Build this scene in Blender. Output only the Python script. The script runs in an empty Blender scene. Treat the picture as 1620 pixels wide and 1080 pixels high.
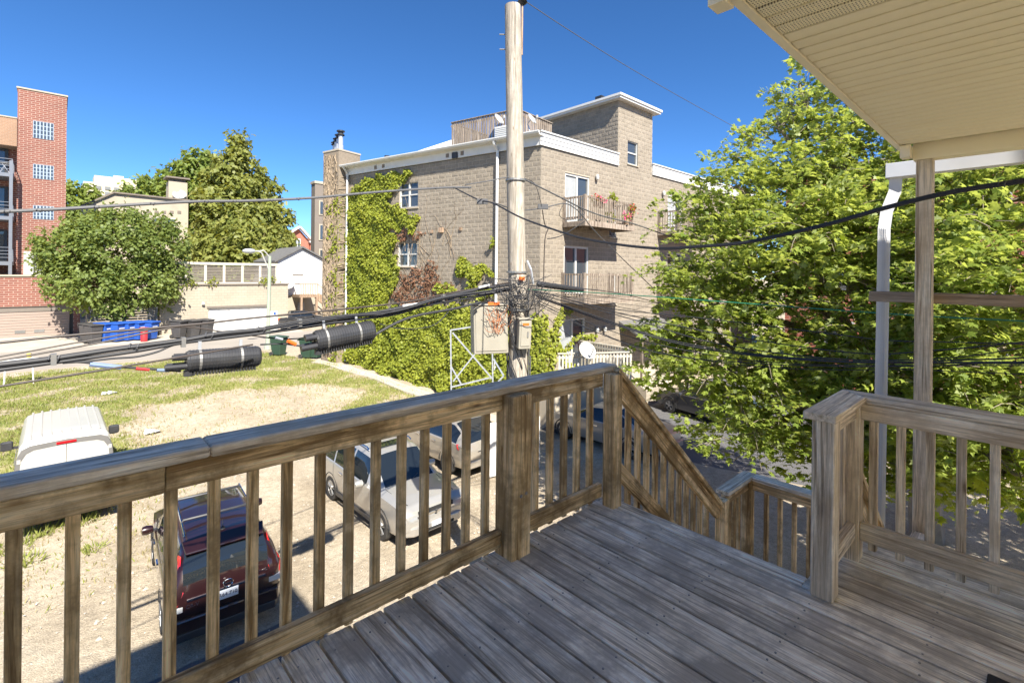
import bpy, bmesh, math, random
import numpy as np
from mathutils import Vector, Matrix
R = math.radians
rng = random.Random(7)
nrg = np.random.default_rng(11)
SC = bpy.context.scene
COL = SC.collection

# ------------------------------------------------------------ camera, sky, sun, exposure
# world axes: x runs along the long deck railing, y along the deck boards, deck surface at z = 0
CAM_H = 1.52
YAW = math.degrees(math.atan2(.734, .679)) - 90.0
cam = bpy.data.cameras.new('camera'); camo = bpy.data.objects.new('camera', cam); COL.objects.link(camo)
cam.sensor_width = 36.0; cam.lens = 36.0*778/1620; cam.shift_y = -107/1620
cam.clip_start = .05; cam.clip_end = 3000
camo.location = (0, 0, CAM_H)
camo.rotation_euler = (Matrix.Rotation(R(YAW), 3, 'Z') @ Matrix.Rotation(R(90), 3, 'X') @ Matrix.Rotation(R(.6), 3, 'Z')).to_euler()
SC.camera = camo

SUN_EL, SUN_FROM = 46.0, (-.30, -.95)          # horizontal direction the light comes from
W = bpy.data.worlds.new('World'); SC.world = W; W.use_nodes = True
nt = W.node_tree; bg = nt.nodes['Background']
sky = nt.nodes.new('ShaderNodeTexSky'); sky.sky_type = 'NISHITA'; sky.sun_disc = False
sky.sun_elevation = R(SUN_EL); sky.sun_rotation = math.atan2(SUN_FROM[0], SUN_FROM[1])
sky.air_density = .72; sky.dust_density = 0; sky.ozone_density = 6.0; sky.altitude = 2000
hsv = nt.nodes.new('ShaderNodeHueSaturation'); hsv.inputs['Saturation'].default_value = 1.14   # polarised deep blue over the whole sky
nt.links.new(sky.outputs[0], hsv.inputs['Color']); nt.links.new(hsv.outputs[0], bg.inputs[0]); bg.inputs[1].default_value = .060
sl = bpy.data.lights.new('sun', 'SUN'); sl.energy = 3.0; sl.angle = R(.5); sl.color = (1, .95, .86)
so = bpy.data.objects.new('sun', sl); COL.objects.link(so)
_h = Vector((SUN_FROM[0], SUN_FROM[1], 0)).normalized()*math.cos(R(SUN_EL)); _s = Vector((_h.x, _h.y, math.sin(R(SUN_EL))))
so.rotation_euler = (-_s).to_track_quat('-Z', 'Y').to_euler(); so.location = (0, -20, 30)
SC.view_settings.view_transform = 'Standard'; SC.view_settings.look = 'None'
SC.view_settings.gamma = 1; SC.view_settings.exposure = 2.0; SC.view_settings.use_curve_mapping = False

# ------------------------------------------------------------ survey helpers (photo measurements on known planes)
F_, CX_, CY_, RHO_ = 778., 810., 433., R(.6)
def ray(x, y):
    px = (x-CX_)/F_; py = -(y-CY_)/F_; c, s = math.cos(RHO_), math.sin(RHO_)
    X = c*px-s*py; Z = s*px+c*py
    return X*.734+.679, -X*.679+.734, Z
def atz(x, y, z):
    a, b, Z = ray(x, y); t = (z-CAM_H)/Z; return Vector((a*t, b*t, z))
def atb(x, y, B):
    a, b, Z = ray(x, y); t = B/b; return Vector((a*t, B, CAM_H+Z*t))
def ata(x, y, A):
    a, b, Z = ray(x, y); t = A/a; return Vector((A, b*t, CAM_H+Z*t))
def atd(x, y, D):
    a, b, Z = ray(x, y); return Vector((a*D, b*D, CAM_H+Z*D))
def proj(a, b, z):
    X = a*.734-b*.679; Y = a*.679+b*.734; Z = z-CAM_H
    px, pz = X/Y, Z/Y; c, s = math.cos(RHO_), math.sin(RHO_)
    return CX_+F_*(c*px+s*pz), CY_-F_*(-s*px+c*pz)
def ss(t):
    t = max(0., min(1., t)); return t*t*(3-2*t)
def gz(a, b):
    return -4.6+1.15*ss((b-13)/14)

# ------------------------------------------------------------ materials
MATS = {}
def new_mat(name):
    m = bpy.data.materials.new(name); m.use_nodes = True; MATS[name] = m
    return m, m.node_tree.nodes, m.node_tree.links, m.node_tree.nodes['Principled BSDF']
def nd(N, t, **k):
    n = N.new(t)
    for a, v in k.items(): setattr(n, a, v)
    return n
def ramp(N, stops):
    r = N.new('ShaderNodeValToRGB'); e = r.color_ramp.elements
    while len(e) < len(stops): e.new(.5)
    for i, (p, c) in enumerate(stops):
        e[i].position = p; e[i].color = (*c, 1)
    return r
def noise(N, L, vec, scale, detail=4, rough=.55, dist=0):
    n = N.new('ShaderNodeTexNoise'); n.inputs['Scale'].default_value = scale
    n.inputs['Detail'].default_value = detail; n.inputs['Roughness'].default_value = rough; n.inputs['Distortion'].default_value = dist
    if vec is not None: L.new(vec, n.inputs['Vector'])
    return n
def mixc(N, L, fac, a, b, mode='MIX'):
    m = N.new('ShaderNodeMix'); m.data_type = 'RGBA'; m.blend_type = mode
    for s, v in ((0, fac), (6, a), (7, b)):
        if hasattr(v, 'links') or hasattr(v, 'is_linked'): L.new(v, m.inputs[s])
        elif s == 0: m.inputs[0].default_value = v
        else: m.inputs[s].default_value = (*v, 1)
    return m.outputs[2]
def objcoord(N, L, rnd=True):
    tc = N.new('ShaderNodeTexCoord'); oi = N.new('ShaderNodeObjectInfo')
    if not rnd: return tc.outputs['Object'], oi
    mu = N.new('ShaderNodeMath'); mu.operation = 'MULTIPLY'; mu.inputs[1].default_value = 37
    L.new(oi.outputs['Random'], mu.inputs[0])
    ad = N.new('ShaderNodeVectorMath'); ad.operation = 'ADD'
    L.new(tc.outputs['Object'], ad.inputs[0]); L.new(mu.outputs[0], ad.inputs[1])
    return ad.outputs[0], oi
def bump(N, L, h, strength, dist, bs):
    b = N.new('ShaderNodeBump'); b.inputs['Strength'].default_value = strength; b.inputs['Distance'].default_value = dist
    L.new(h, b.inputs['Height']); L.new(b.outputs[0], bs.inputs['Normal'])
def M(name, c1, rough=.6, c2=None, scale=3, metal=0, bmp=0, bscale=40, bdist=.01, spec=.5, rnd=0, coat=0, detail=5, contrast=.25):
    m, N, L, bs = new_mat(name)
    v, oi = objcoord(N, L)
    c2 = c2 or tuple(x*.86 for x in c1)
    n = noise(N, L, v, scale, detail)
    r = ramp(N, [(.5-contrast, c2), (.5+contrast, c1)]); L.new(n.outputs['Fac'], r.inputs[0])
    out = r.outputs[0]
    if rnd:
        mr = N.new('ShaderNodeMapRange'); mr.inputs[3].default_value = 1-rnd; mr.inputs[4].default_value = 1+rnd
        L.new(oi.outputs['Random'], mr.inputs[0])
        vm = N.new('ShaderNodeVectorMath'); vm.operation = 'SCALE'; L.new(out, vm.inputs[0]); L.new(mr.outputs[0], vm.inputs['Scale']); out = vm.outputs[0]
    L.new(out, bs.inputs['Base Color'])
    bs.inputs['Roughness'].default_value = rough; bs.inputs['Metallic'].default_value = metal
    bs.inputs['Specular IOR Level'].default_value = spec
    if coat: bs.inputs['Coat Weight'].default_value = coat; bs.inputs['Coat Roughness'].default_value = .04
    if bmp:
        n2 = noise(N, L, v, bscale, 4); bump(N, L, n2.outputs['Fac'], bmp, bdist, bs)
    return m
def wood(name, dark, mid, light, axis, stain=None, stain_amt=.5, rough=.78, across=26, along=1.2):
    """weathered timber: grain stretched along the given axis, blotches of dirt, checks as relief"""
    m, N, L, bs = new_mat(name)
    v, oi = objcoord(N, L)
    mp = N.new('ShaderNodeMapping'); sc = [across]*3; sc[axis] = along
    mp.inputs['Scale'].default_value = sc; L.new(v, mp.inputs[0])
    g = noise(N, L, mp.outputs[0], 1.0, 7, .65, .7)
    g2 = noise(N, L, mp.outputs[0], 4.5, 5, .7, .2)
    r = ramp(N, [(.36, dark), (.48, mid), (.64, light)]); L.new(g.outputs['Fac'], r.inputs[0])
    r2 = ramp(N, [(.36, (.56, .56, .56)), (.56, (1.12, 1.12, 1.12))]); L.new(g2.outputs['Fac'], r2.inputs[0])
    c = mixc(N, L, .75, r.outputs[0], r2.outputs[0], 'MULTIPLY')
    # drying checks: long hairline splits
    mc = N.new('ShaderNodeMapping'); s5 = [across*2.6]*3; s5[axis] = along*1.3; mc.inputs['Scale'].default_value = s5; L.new(v, mc.inputs[0])
    ck = noise(N, L, mc.outputs[0], 1.0, 3, .5, .25); rc = ramp(N, [(.335, (.30, .27, .24)), (.375, (1, 1, 1))]); L.new(ck.outputs['Fac'], rc.inputs[0])
    c = mixc(N, L, .5 if name.startswith('deck') else .75, c, rc.outputs[0], 'MULTIPLY')
    # growth rings around knots
    mp2 = N.new('ShaderNodeMapping'); s2 = [7.]*3; s2[axis] = .9; mp2.inputs['Scale'].default_value = s2; L.new(v, mp2.inputs[0])
    wv = N.new('ShaderNodeTexWave'); wv.wave_type = 'RINGS'; wv.inputs['Scale'].default_value = 1.6; wv.inputs['Distortion'].default_value = 6
    wv.inputs['Detail'].default_value = 3; L.new(mp2.outputs[0], wv.inputs['Vector'])
    r4 = ramp(N, [(.0, (.80, .80, .80)), (.5, (1.08, 1.08, 1.08))]); L.new(wv.outputs['Fac'], r4.inputs[0])
    c = mixc(N, L, .6, c, r4.outputs[0], 'MULTIPLY')
    mk = N.new('ShaderNodeMapping'); s3 = [7.5]*3; s3[axis] = 2.1; mk.inputs['Scale'].default_value = s3; L.new(v, mk.inputs[0])
    vk = N.new('ShaderNodeTexVoronoi'); vk.inputs['Scale'].default_value = 1; L.new(mk.outputs[0], vk.inputs['Vector'])
    rk = ramp(N, [(.035, (.28, .22, .17)), (.075, (.75, .70, .64)), (.12, (1, 1, 1))]); L.new(vk.outputs['Distance'], rk.inputs[0])
    c = mixc(N, L, .9, c, rk.outputs[0], 'MULTIPLY')
    bl = noise(N, L, v, 4.2, 6, .65)
    if stain:
        r3 = ramp(N, [(.44, (0, 0, 0)), (.60, (1, 1, 1))]); L.new(bl.outputs['Fac'], r3.inputs[0])
        mm = N.new('ShaderNodeMath'); mm.operation = 'MULTIPLY'; mm.inputs[1].default_value = stain_amt; L.new(r3.outputs[0], mm.inputs[0])
        c = mixc(N, L, mm.outputs[0], c, stain)
    mr = N.new('ShaderNodeMapRange'); mr.inputs[3].default_value = .82; mr.inputs[4].default_value = 1.18; L.new(oi.outputs['Random'], mr.inputs[0])
    vm = N.new('ShaderNodeVectorMath'); vm.operation = 'SCALE'; L.new(c, vm.inputs[0]); L.new(mr.outputs[0], vm.inputs['Scale'])
    L.new(vm.outputs[0], bs.inputs['Base Color']); bs.inputs['Roughness'].default_value = rough; bs.inputs['Specular IOR Level'].default_value = .3
    ad = N.new('ShaderNodeMath'); ad.operation = 'ADD'; L.new(g.outputs['Fac'], ad.inputs[0]); L.new(g2.outputs['Fac'], ad.inputs[1])
    bump(N, L, ad.outputs[0], .55, .006, bs)
    return m
DK = dict(dark=(.42, .355, .275), mid=(.86, .765, .62), light=(1.0, .95, .84))
wood('deck_wood', axis=1, stain=(.40, .355, .30), stain_amt=.75, **DK)
wood('deck_wood_x', axis=0, stain=(.40, .345, .275), stain_amt=.6, **DK)
RW = dict(dark=(.26, .15, .06), mid=(.78, .55, .285), light=(.97, .77, .49))
wood('rail_wood_x', axis=0, stain=(.22, .14, .06), stain_amt=.85, **RW)
wood('rail_wood_y', axis=1, stain=(.34, .23, .11), stain_amt=.75, **RW)
wood('rail_wood_z', axis=2, stain=(.27, .18, .085), stain_amt=.8, **RW)
CW = dict(dark=(.42, .32, .225), mid=(.84, .71, .54), light=(.97, .87, .72))
wood('cap_wood_x', axis=0, stain=(.50, .37, .23), stain_amt=.6, rough=.5, **CW)
wood('grey_wood_y', axis=1, stain=(.50, .38, .25), stain_amt=.5, **CW)
wood('grey_wood_z', axis=2, stain=(.50, .38, .25), stain_amt=.5, **CW)
wood('grey_wood_x', axis=0, stain=(.50, .38, .25), stain_amt=.5, **CW)
wood('pole_wood', axis=2, dark=(.19, .16, .125), mid=(.36, .315, .255), light=(.47, .42, .35), stain=(.27, .235, .19), stain_amt=.6, across=16, along=.7, rough=.9)
wood('balcony_wood', axis=2, dark=(.13, .10, .075), mid=(.27, .215, .165), light=(.40, .335, .27), across=20)
wood('brown_wood', axis=2, dark=(.22, .14, .09), mid=(.38, .26, .17), light=(.45, .33, .23), across=20)
wood('dark_rail', dark=(.16, .11, .075), mid=(.30, .225, .16), light=(.42, .33, .25), axis=1)
M('nail', (.35, .34, .33), .4, metal=.8)
M('rubber_mat', (.03, .028, .03), .9)
M('cream_vinyl', (.95, .87, .63), .55, (.92, .82, .57), 2.2, bmp=.05, bscale=120)
M('cream_trim', (.94, .86, .66), .5, (.88, .79, .58), 3)
M('gutter_white', (.74, .75, .78), .4, (.62, .62, .62), 2.5)
M('white_paint', (.68, .67, .64), .5, (.60, .59, .56), 4)
M('white_siding', (.66, .65, .62), .5, (.58, .57, .54), 3)
M('pole_metal', (.36, .35, .33), .5, metal=.7)
M('galv', (.55, .57, .60), .45, (.45, .46, .48), 6, metal=.5)
M('dark_metal', (.05, .052, .056), .45, metal=.4)
M('steel_grey', (.22, .23, .25), .45, metal=.5)
M('black_rubber', (.022, .022, .026), .62, (.035, .035, .037), 8, bmp=.2, bscale=60, bdist=.003)
M('black_plastic', (.030, .030, .033), .36, (.05, .05, .052), 5)
M('cable_brown', (.055, .04, .032), .55)
M('cable_grey', (.10, .10, .105), .6)
M('cable_green', (.02, .20, .11), .5)
M('orange', (.80, .16, .02), .5)
M('red_tape', (.55, .03, .03), .5)
M('blue_tape', (.20, .27, .42), .4)
M('box_tan', (.36, .33, .265), .5, (.30, .275, .22), 4)
M('copper_wire', (.55, .20, .08), .4, metal=.3)
m, N, L, bs = new_mat('cream_vent')
tc = N.new('ShaderNodeTexCoord')
mp = N.new('ShaderNodeMapping'); mp.inputs['Scale'].default_value = (78, 105, 1); L.new(tc.outputs['Object'], mp.inputs[0])
br = N.new('ShaderNodeTexVoronoi'); br.inputs['Scale'].default_value = 1; br.inputs['Randomness'].default_value = .12; L.new(mp.outputs[0], br.inputs['Vector'])
r = ramp(N, [(.20, (.16, .125, .075)), (.30, (.94, .85, .60))]); L.new(br.outputs['Distance'], r.inputs[0]); L.new(r.outputs[0], bs.inputs['Base Color'])
bs.inputs['Roughness'].default_value = .55; bump(N, L, br.outputs['Distance'], .6, .004, bs)

def block_mat(name, c1, c2, c3, islands=True):
    m, N, L, bs = new_mat(name)
    v, oi = objcoord(N, L, False)
    g = N.new('ShaderNodeNewGeometry')
    n = noise(N, L, v, .55, 5); n2 = noise(N, L, v, 9, 6, .7)
    r = ramp(N, [(.3, c2), (.7, c1)]); L.new(n.outputs['Fac'], r.inputs[0])
    r2 = ramp(N, [(.35, (.84, .83, .82)), (.62, (1.05, 1.05, 1.05))]); L.new(n2.outputs['Fac'], r2.inputs[0])
    c = mixc(N, L, 1, r.outputs[0], r2.outputs[0], 'MULTIPLY')
    mr = N.new('ShaderNodeMapRange'); mr.inputs[3].default_value = .90; mr.inputs[4].default_value = 1.08
    ad = N.new('ShaderNodeMath'); ad.operation = 'ADD'; L.new(g.outputs['Random Per Island'], ad.inputs[0]); L.new(oi.outputs['Random'], ad.inputs[1])
    fr = N.new('ShaderNodeMath'); fr.operation = 'FRACT'; L.new(ad.outputs[0], fr.inputs[0]); L.new(fr.outputs[0], mr.inputs[0])
    vm = N.new('ShaderNodeVectorMath'); vm.operation = 'SCALE'; L.new(c, vm.inputs[0]); L.new(mr.outputs[0], vm.inputs['Scale'])
    L.new(vm.outputs[0], bs.inputs['Base Color']); bs.inputs['Roughness'].default_value = .92; bs.inputs['Specular IOR Level'].default_value = .2
    n3 = noise(N, L, v, 14, 6, .7); bump(N, L, n3.outputs['Fac'], .35, .03, bs)
block_mat('chimney_block', (.30, .245, .185), (.24, .195, .145), 0)
block_mat('split_block', (.295, .252, .198), (.265, .225, .174), 0)
M('mortar', (.43, .365, .275), .95, (.385, .325, .245), 2)
def brick_mat(name, b1, b2, mort, sx, rw=.5, rh=.25, axis='X', ms=.02):
    m, N, L, bs = new_mat(name)
    tc = N.new('ShaderNodeTexCoord'); sp = N.new('ShaderNodeSeparateXYZ'); cb = N.new('ShaderNodeCombineXYZ')
    L.new(tc.outputs['Object'], sp.inputs[0])
    ad = N.new('ShaderNodeMath'); ad.operation = 'ADD'; L.new(sp.outputs['X'], ad.inputs[0]); L.new(sp.outputs['Y'], ad.inputs[1])
    L.new(ad.outputs[0], cb.inputs['X']); L.new(sp.outputs['Z'], cb.inputs['Y'])
    bt = N.new('ShaderNodeTexBrick'); bt.inputs['Scale'].default_value = sx; bt.inputs['Brick Width'].default_value = rw; bt.inputs['Row Height'].default_value = rh
    bt.inputs['Mortar Size'].default_value = ms; bt.inputs['Color1'].default_value = (*b1, 1); bt.inputs['Color2'].default_value = (*b2, 1); bt.inputs['Mortar'].default_value = (*mort, 1)
    bt.inputs['Bias'].default_value = 0
    L.new(cb.outputs[0], bt.inputs['Vector'])
    n = noise(N, L, tc.outputs['Object'], .5, 5); r = ramp(N, [(.3, (.88, .88, .88)), (.7, (1.06, 1.06, 1.06))]); L.new(n.outputs['Fac'], r.inputs[0])
    c = mixc(N, L, 1, bt.outputs['Color'], r.outputs[0], 'MULTIPLY'); L.new(c, bs.inputs['Base Color'])
    bs.inputs['Roughness'].default_value = .88; iv = N.new('ShaderNodeMath'); iv.operation = 'SUBTRACT'; iv.inputs[0].default_value = 1; L.new(bt.outputs['Fac'], iv.inputs[1])
    bump(N, L, iv.outputs[0], .5, .02, bs)
brick_mat('red_brick', (.24, .082, .056), (.195, .064, .046), (.36, .25, .195), 1.0, .46, .16, ms=.022)
brick_mat('tan_brick', (.34, .20, .12), (.30, .175, .105), (.34, .24, .17), 1.0, .30, .11, ms=.012)
brick_mat('red_brick_far', (.40, .125, .075), (.34, .10, .065), (.42, .24, .18), 1.0, .5, .2, ms=.02)
brick_mat('cream_brick', (.42, .36, .275), (.385, .33, .25), (.33, .285, .22), 1.0, .42, .21, ms=.012)
M('cream_stone', (.44, .38, .285), .9, (.36, .31, .235), .8, bmp=.3, bscale=3)
M('stucco_grey', (.20, .165, .135), .9, (.18, .15, .12), 1)
M('highrise', (.56, .49, .35), .8, (.52, .455, .325), .02)
M('highrise_glass', (.20, .20, .19), .3)
M('concrete', (.52, .455, .37), .92, (.38, .335, .27), 1.2, bmp=.2, bscale=20)
M('alley_concrete', (.36, .315, .26), .92, (.29, .255, .21), .5, bmp=.2, bscale=14)
M('asphalt', (.155, .15, .15), .9, (.105, .105, .11), .7, bmp=.4, bscale=60)
M('yellow_line', (.62, .46, .06), .8, (.45, .36, .14), 5)
M('shingle', (.155, .15, .14), .95, (.11, .105, .10), 4, bmp=.6, bscale=18, bdist=.02)
M('garage_brown', (.33, .255, .205), .6, (.30, .23, .19), 1)
M('fence_grey', (.20, .19, .175), .6, (.15, .145, .135), 2, rnd=.12)
M('fence_tan', (.55, .50, .41), .6, (.50, .45, .36), 2)
M('slat_brown', (.20, .17, .14), .65, rnd=.15)
M('lamp_green', (.38, .43, .33), .5, (.33, .37, .28), 2)
M('glass_block', (.40, .46, .50), .15, (.30, .36, .42), 3, bmp=.4, bscale=6)
M('glass_block_dark', (.06, .075, .10), .1)
m, N, L, bs = new_mat('window_glass'); bs.inputs['Base Color'].default_value = (.05, .06, .07, 1); bs.inputs['Roughness'].default_value = .03; bs.inputs['Specular IOR Level'].default_value = .9
m, N, L, bs = new_mat('car_glass'); bs.inputs['Base Color'].default_value = (.012, .016, .02, 1); bs.inputs['Roughness'].default_value = .02; bs.inputs['Specular IOR Level'].default_value = .9
M('curtain', (.36, .37, .37), .9, (.28, .29, .29), 3)
M('frame_white', (.58, .57, .53), .5)
def paint(name, c, metal=.5, rough=.32):
    m, N, L, bs = new_mat(name)
    v, oi = objcoord(N, L); n = noise(N, L, v, 1.5, 4); r = ramp(N, [(.3, tuple(x*.93 for x in c)), (.7, c)]); L.new(n.outputs['Fac'], r.inputs[0])
    tc = N.new('ShaderNodeTexCoord'); sp = N.new('ShaderNodeSeparateXYZ'); L.new(tc.outputs['Object'], sp.inputs[0])     # road dust, thicker low down
    mr = N.new('ShaderNodeMapRange'); mr.inputs[1].default_value = .15; mr.inputs[2].default_value = .95; mr.inputs[3].default_value = .55 if c[0] > .1 else .16; mr.inputs[4].default_value = .05 if c[0] > .1 else .01; L.new(sp.outputs['Z'], mr.inputs[0])
    dn = noise(N, L, v, 6, 5, .65); mu = N.new('ShaderNodeMath'); mu.operation = 'MULTIPLY'; L.new(mr.outputs[0], mu.inputs[0]); L.new(dn.outputs['Fac'], mu.inputs[1])
    cc = mixc(N, L, mu.outputs[0], r.outputs[0], (.36, .30, .22))
    L.new(cc, bs.inputs['Base Color']); bs.inputs['Metallic'].default_value = metal; bs.inputs['Roughness'].default_value = rough
    bs.inputs['Coat Weight'].default_value = .35 if name == 'paint_van' else 1; bs.inputs['Coat Roughness'].default_value = .2 if name == 'paint_van' else .03
paint('paint_maroon', (.020, .004, .005), .25); paint('paint_silver', (.45, .435, .40), .45); paint('paint_van', (.50, .485, .44), 0)
paint('paint_gold', (.44, .40, .335), .45); paint('paint_sedan', (.40, .375, .33), .45); paint('paint_dark', (.05, .052, .058), .4)
M('tyre', (.028, .027, .027), .85, (.06, .055, .048), 6)
M('rim', (.55, .56, .57), .3, metal=.8)
M('chrome', (.72, .73, .75), .12, metal=1)
m, N, L, bs = new_mat('tail_red'); bs.inputs['Base Color'].default_value = (.50, .012, .016, 1); bs.inputs['Roughness'].default_value = .12; bs.inputs['Coat Weight'].default_value = 1
M('amber', (.80, .28, .03), .2)
m, N, L, bs = new_mat('headlight'); bs.inputs['Base Color'].default_value = (.62, .62, .60, 1); bs.inputs['Roughness'].default_value = .08; bs.inputs['Coat Weight'].default_value = 1
M('plate_white', (.70, .74, .80), .4)
M('plate_text', (.05, .06, .12), .5)
M('under_dark', (.02, .02, .02), .9)
M('bin_blue', (.025, .10, .42), .45, (.02, .085, .36), 3)
M('bin_dark', (.075, .07, .068), .55, (.05, .048, .047), 3)
M('bin_green', (.035, .075, .045), .5, (.03, .06, .038), 3)
M('bin_red', (.45, .03, .035), .5)
M('dish_grey', (.46, .45, .42), .45)
M('flower_pink', (.75, .10, .22), .7); M('flower_red', (.60, .04, .04), .7); M('pot_teal', (.05, .42, .38), .5)
M('bark', (.50, .38, .25), .95, (.07, .055, .042), 6, bmp=.8, bscale=25, bdist=.02)
M('bark_light', (.30, .25, .19), .95, (.2, .165, .125), 6, bmp=.6, bscale=25)
def leaf_mat(name, c1, c2, under, trans=.45, clump=.9, yellow=None):
    """leaf: per-leaf and per-clump hue, paler underside, light passing through"""
    m, N, L, bs = new_mat(name)
    g = N.new('ShaderNodeNewGeometry'); tc = N.new('ShaderNodeTexCoord'); oi = N.new('ShaderNodeObjectInfo')
    n = noise(N, L, tc.outputs['Object'], clump, 3)
    ad = N.new('ShaderNodeMath'); ad.operation = 'ADD'; L.new(g.outputs['Random Per Island'], ad.inputs[0]); L.new(oi.outputs['Random'], ad.inputs[1])
    fr = N.new('ShaderNodeMath'); fr.operation = 'FRACT'; L.new(ad.outputs[0], fr.inputs[0])
    a2 = N.new('ShaderNodeMath'); a2.operation = 'MULTIPLY_ADD'; a2.inputs[1].default_value = .55; L.new(fr.outputs[0], a2.inputs[0])
    mr = N.new('ShaderNodeMapRange'); mr.inputs[1].default_value = .3; mr.inputs[2].default_value = .7; mr.inputs[4].default_value = .45; L.new(n.outputs['Fac'], mr.inputs[0]); L.new(mr.outputs[0], a2.inputs[2])
    st = [(.0, c1), (.9, c2)]
    if yellow: st.append((.98, yellow))
    r = ramp(N, st); L.new(a2.outputs[0], r.inputs[0])
    c = mixc(N, L, g.outputs['Backfacing'], r.outputs[0], under)
    L.new(c, bs.inputs['Base Color']); bs.inputs['Roughness'].default_value = .5; bs.inputs['Specular IOR Level'].default_value = .35
    tr = N.new('ShaderNodeBsdfTranslucent'); c2_ = mixc(N, L, 1, c, (1.25, 1.2, .5), 'MULTIPLY'); L.new(c2_, tr.inputs[0])
    mx = N.new('ShaderNodeMixShader'); mx.inputs[0].default_value = trans; L.new(bs.outputs[0], mx.inputs[1]); L.new(tr.outputs[0], mx.inputs[2])
    L.new(mx.outputs[0], N['Material Output'].inputs['Surface'])
leaf_mat('leaf_maple', (.125, .195, .030), (.36, .43, .080), (.40, .46, .19), .50, .55, (.50, .48, .10))
leaf_mat('leaf_linden', (.10, .15, .035), (.25, .30, .075), (.24, .28, .09), .42, .5)
leaf_mat('leaf_conifer', (.13, .165, .035), (.30, .31, .075), (.28, .28, .08), .42, .25, (.44, .36, .10))
leaf_mat('leaf_far', (.13, .19, .04), (.27, .33, .075), (.24, .28, .08), .42, .25)
leaf_mat('leaf_ivy', (.17, .215, .025), (.36, .38, .045), (.26, .29, .07), .35, .8, (.48, .42, .07))
leaf_mat('leaf_ivy_dry', (.13, .055, .03), (.26, .14, .08), (.22, .14, .09), .15, 1)
leaf_mat('grass', (.17, .23, .04), (.34, .36, .09), (.3, .33, .09), .35, .35, (.52, .44, .2))
leaf_mat('grass_dry', (.26, .22, .09), (.42, .36, .18), (.35, .3, .15), .3, .5)
# ground: gravel and dust, grass where the mask attribute says so
m, N, L, bs = new_mat('lot_ground')
tc = N.new('ShaderNodeTexCoord'); at = N.new('ShaderNodeAttribute'); at.attribute_name = 'cover'
n1 = noise(N, L, tc.outputs['Object'], .6, 8, .65); n2 = noise(N, L, tc.outputs['Object'], 7, 6, .7); n3 = noise(N, L, tc.outputs['Object'], 45, 3, .6)
r1 = ramp(N, [(.30, (.36, .295, .21)), (.52, (.49, .41, .30)), (.72, (.57, .50, .39))]); L.new(n1.outputs['Fac'], r1.inputs[0])
r2 = ramp(N, [(.32, (.70, .70, .70)), (.60, (1.08, 1.08, 1.08))]); L.new(n2.outputs['Fac'], r2.inputs[0])
c = mixc(N, L, .8, r1.outputs[0], r2.outputs[0], 'MULTIPLY')
r3 = ramp(N, [(.38, (.68, .67, .65)), (.52, (1, 1, 1)), (.66, (1.28, 1.27, 1.25))]); L.new(n3.outputs['Fac'], r3.inputs[0])
c = mixc(N, L, .7, c, r3.outputs[0], 'MULTIPLY')
sp = N.new('ShaderNodeSeparateColor'); L.new(at.outputs['Color'], sp.inputs[0])
gn = noise(N, L, tc.outputs['Object'], 3.2, 6, .7)
ma = N.new('ShaderNodeMath'); ma.operation = 'ADD'; L.new(sp.outputs[0], ma.inputs[0]); L.new(gn.outputs['Fac'], ma.inputs[1])
rg = ramp(N, [(.86, (0, 0, 0)), (1.0, (1, 1, 1))])
sb = N.new('ShaderNodeMath'); sb.operation = 'SUBTRACT'; sb.inputs[1].default_value = 0.0; L.new(ma.outputs[0], sb.inputs[0]); L.new(sb.outputs[0], rg.inputs[0])
gc = noise(N, L, tc.outputs['Object'], 1.1, 6); rgc = ramp(N, [(.32, (.16, .19, .055)), (.50, (.29, .28, .105)), (.66, (.43, .37, .20))]); L.new(gc.outputs['Fac'], rgc.inputs[0])
rt = N.new('ShaderNodeMath'); rt.operation = 'MULTIPLY'; L.new(sp.outputs[2], rt.inputs[0]); L.new(n2.outputs['Fac'], rt.inputs[1])
c = mixc(N, L, rt.outputs[0], c, (.27, .225, .165))
c = mixc(N, L, rg.outputs[0], c, rgc.outputs[0])
asn = ramp(N, [(.46, (0, 0, 0)), (.54, (1, 1, 1))]); an = noise(N, L, tc.outputs['Object'], 1.2, 5)
aa = N.new('ShaderNodeMath'); aa.operation = 'MULTIPLY_ADD'; aa.inputs[1].default_value = .35; L.new(an.outputs['Fac'], aa.inputs[0]); 
ab = N.new('ShaderNodeMath'); ab.operation = 'SUBTRACT'; ab.inputs[1].default_value = .175; L.new(sp.outputs[1], ab.inputs[0]); L.new(ab.outputs[0], aa.inputs[2]); L.new(aa.outputs[0], asn.inputs[0])
c = mixc(N, L, asn.outputs[0], c, (.15, .145, .145))
L.new(c, bs.inputs['Base Color']); bs.inputs['Roughness'].default_value = .95; bs.inputs['Specular IOR Level'].default_value = .15
ad = N.new('ShaderNodeMath'); ad.operation = 'ADD'; L.new(n2.outputs['Fac'], ad.inputs[0]); L.new(n3.outputs['Fac'], ad.inputs[1]); bump(N, L, ad.outputs[0], .8, .05, bs)

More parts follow.
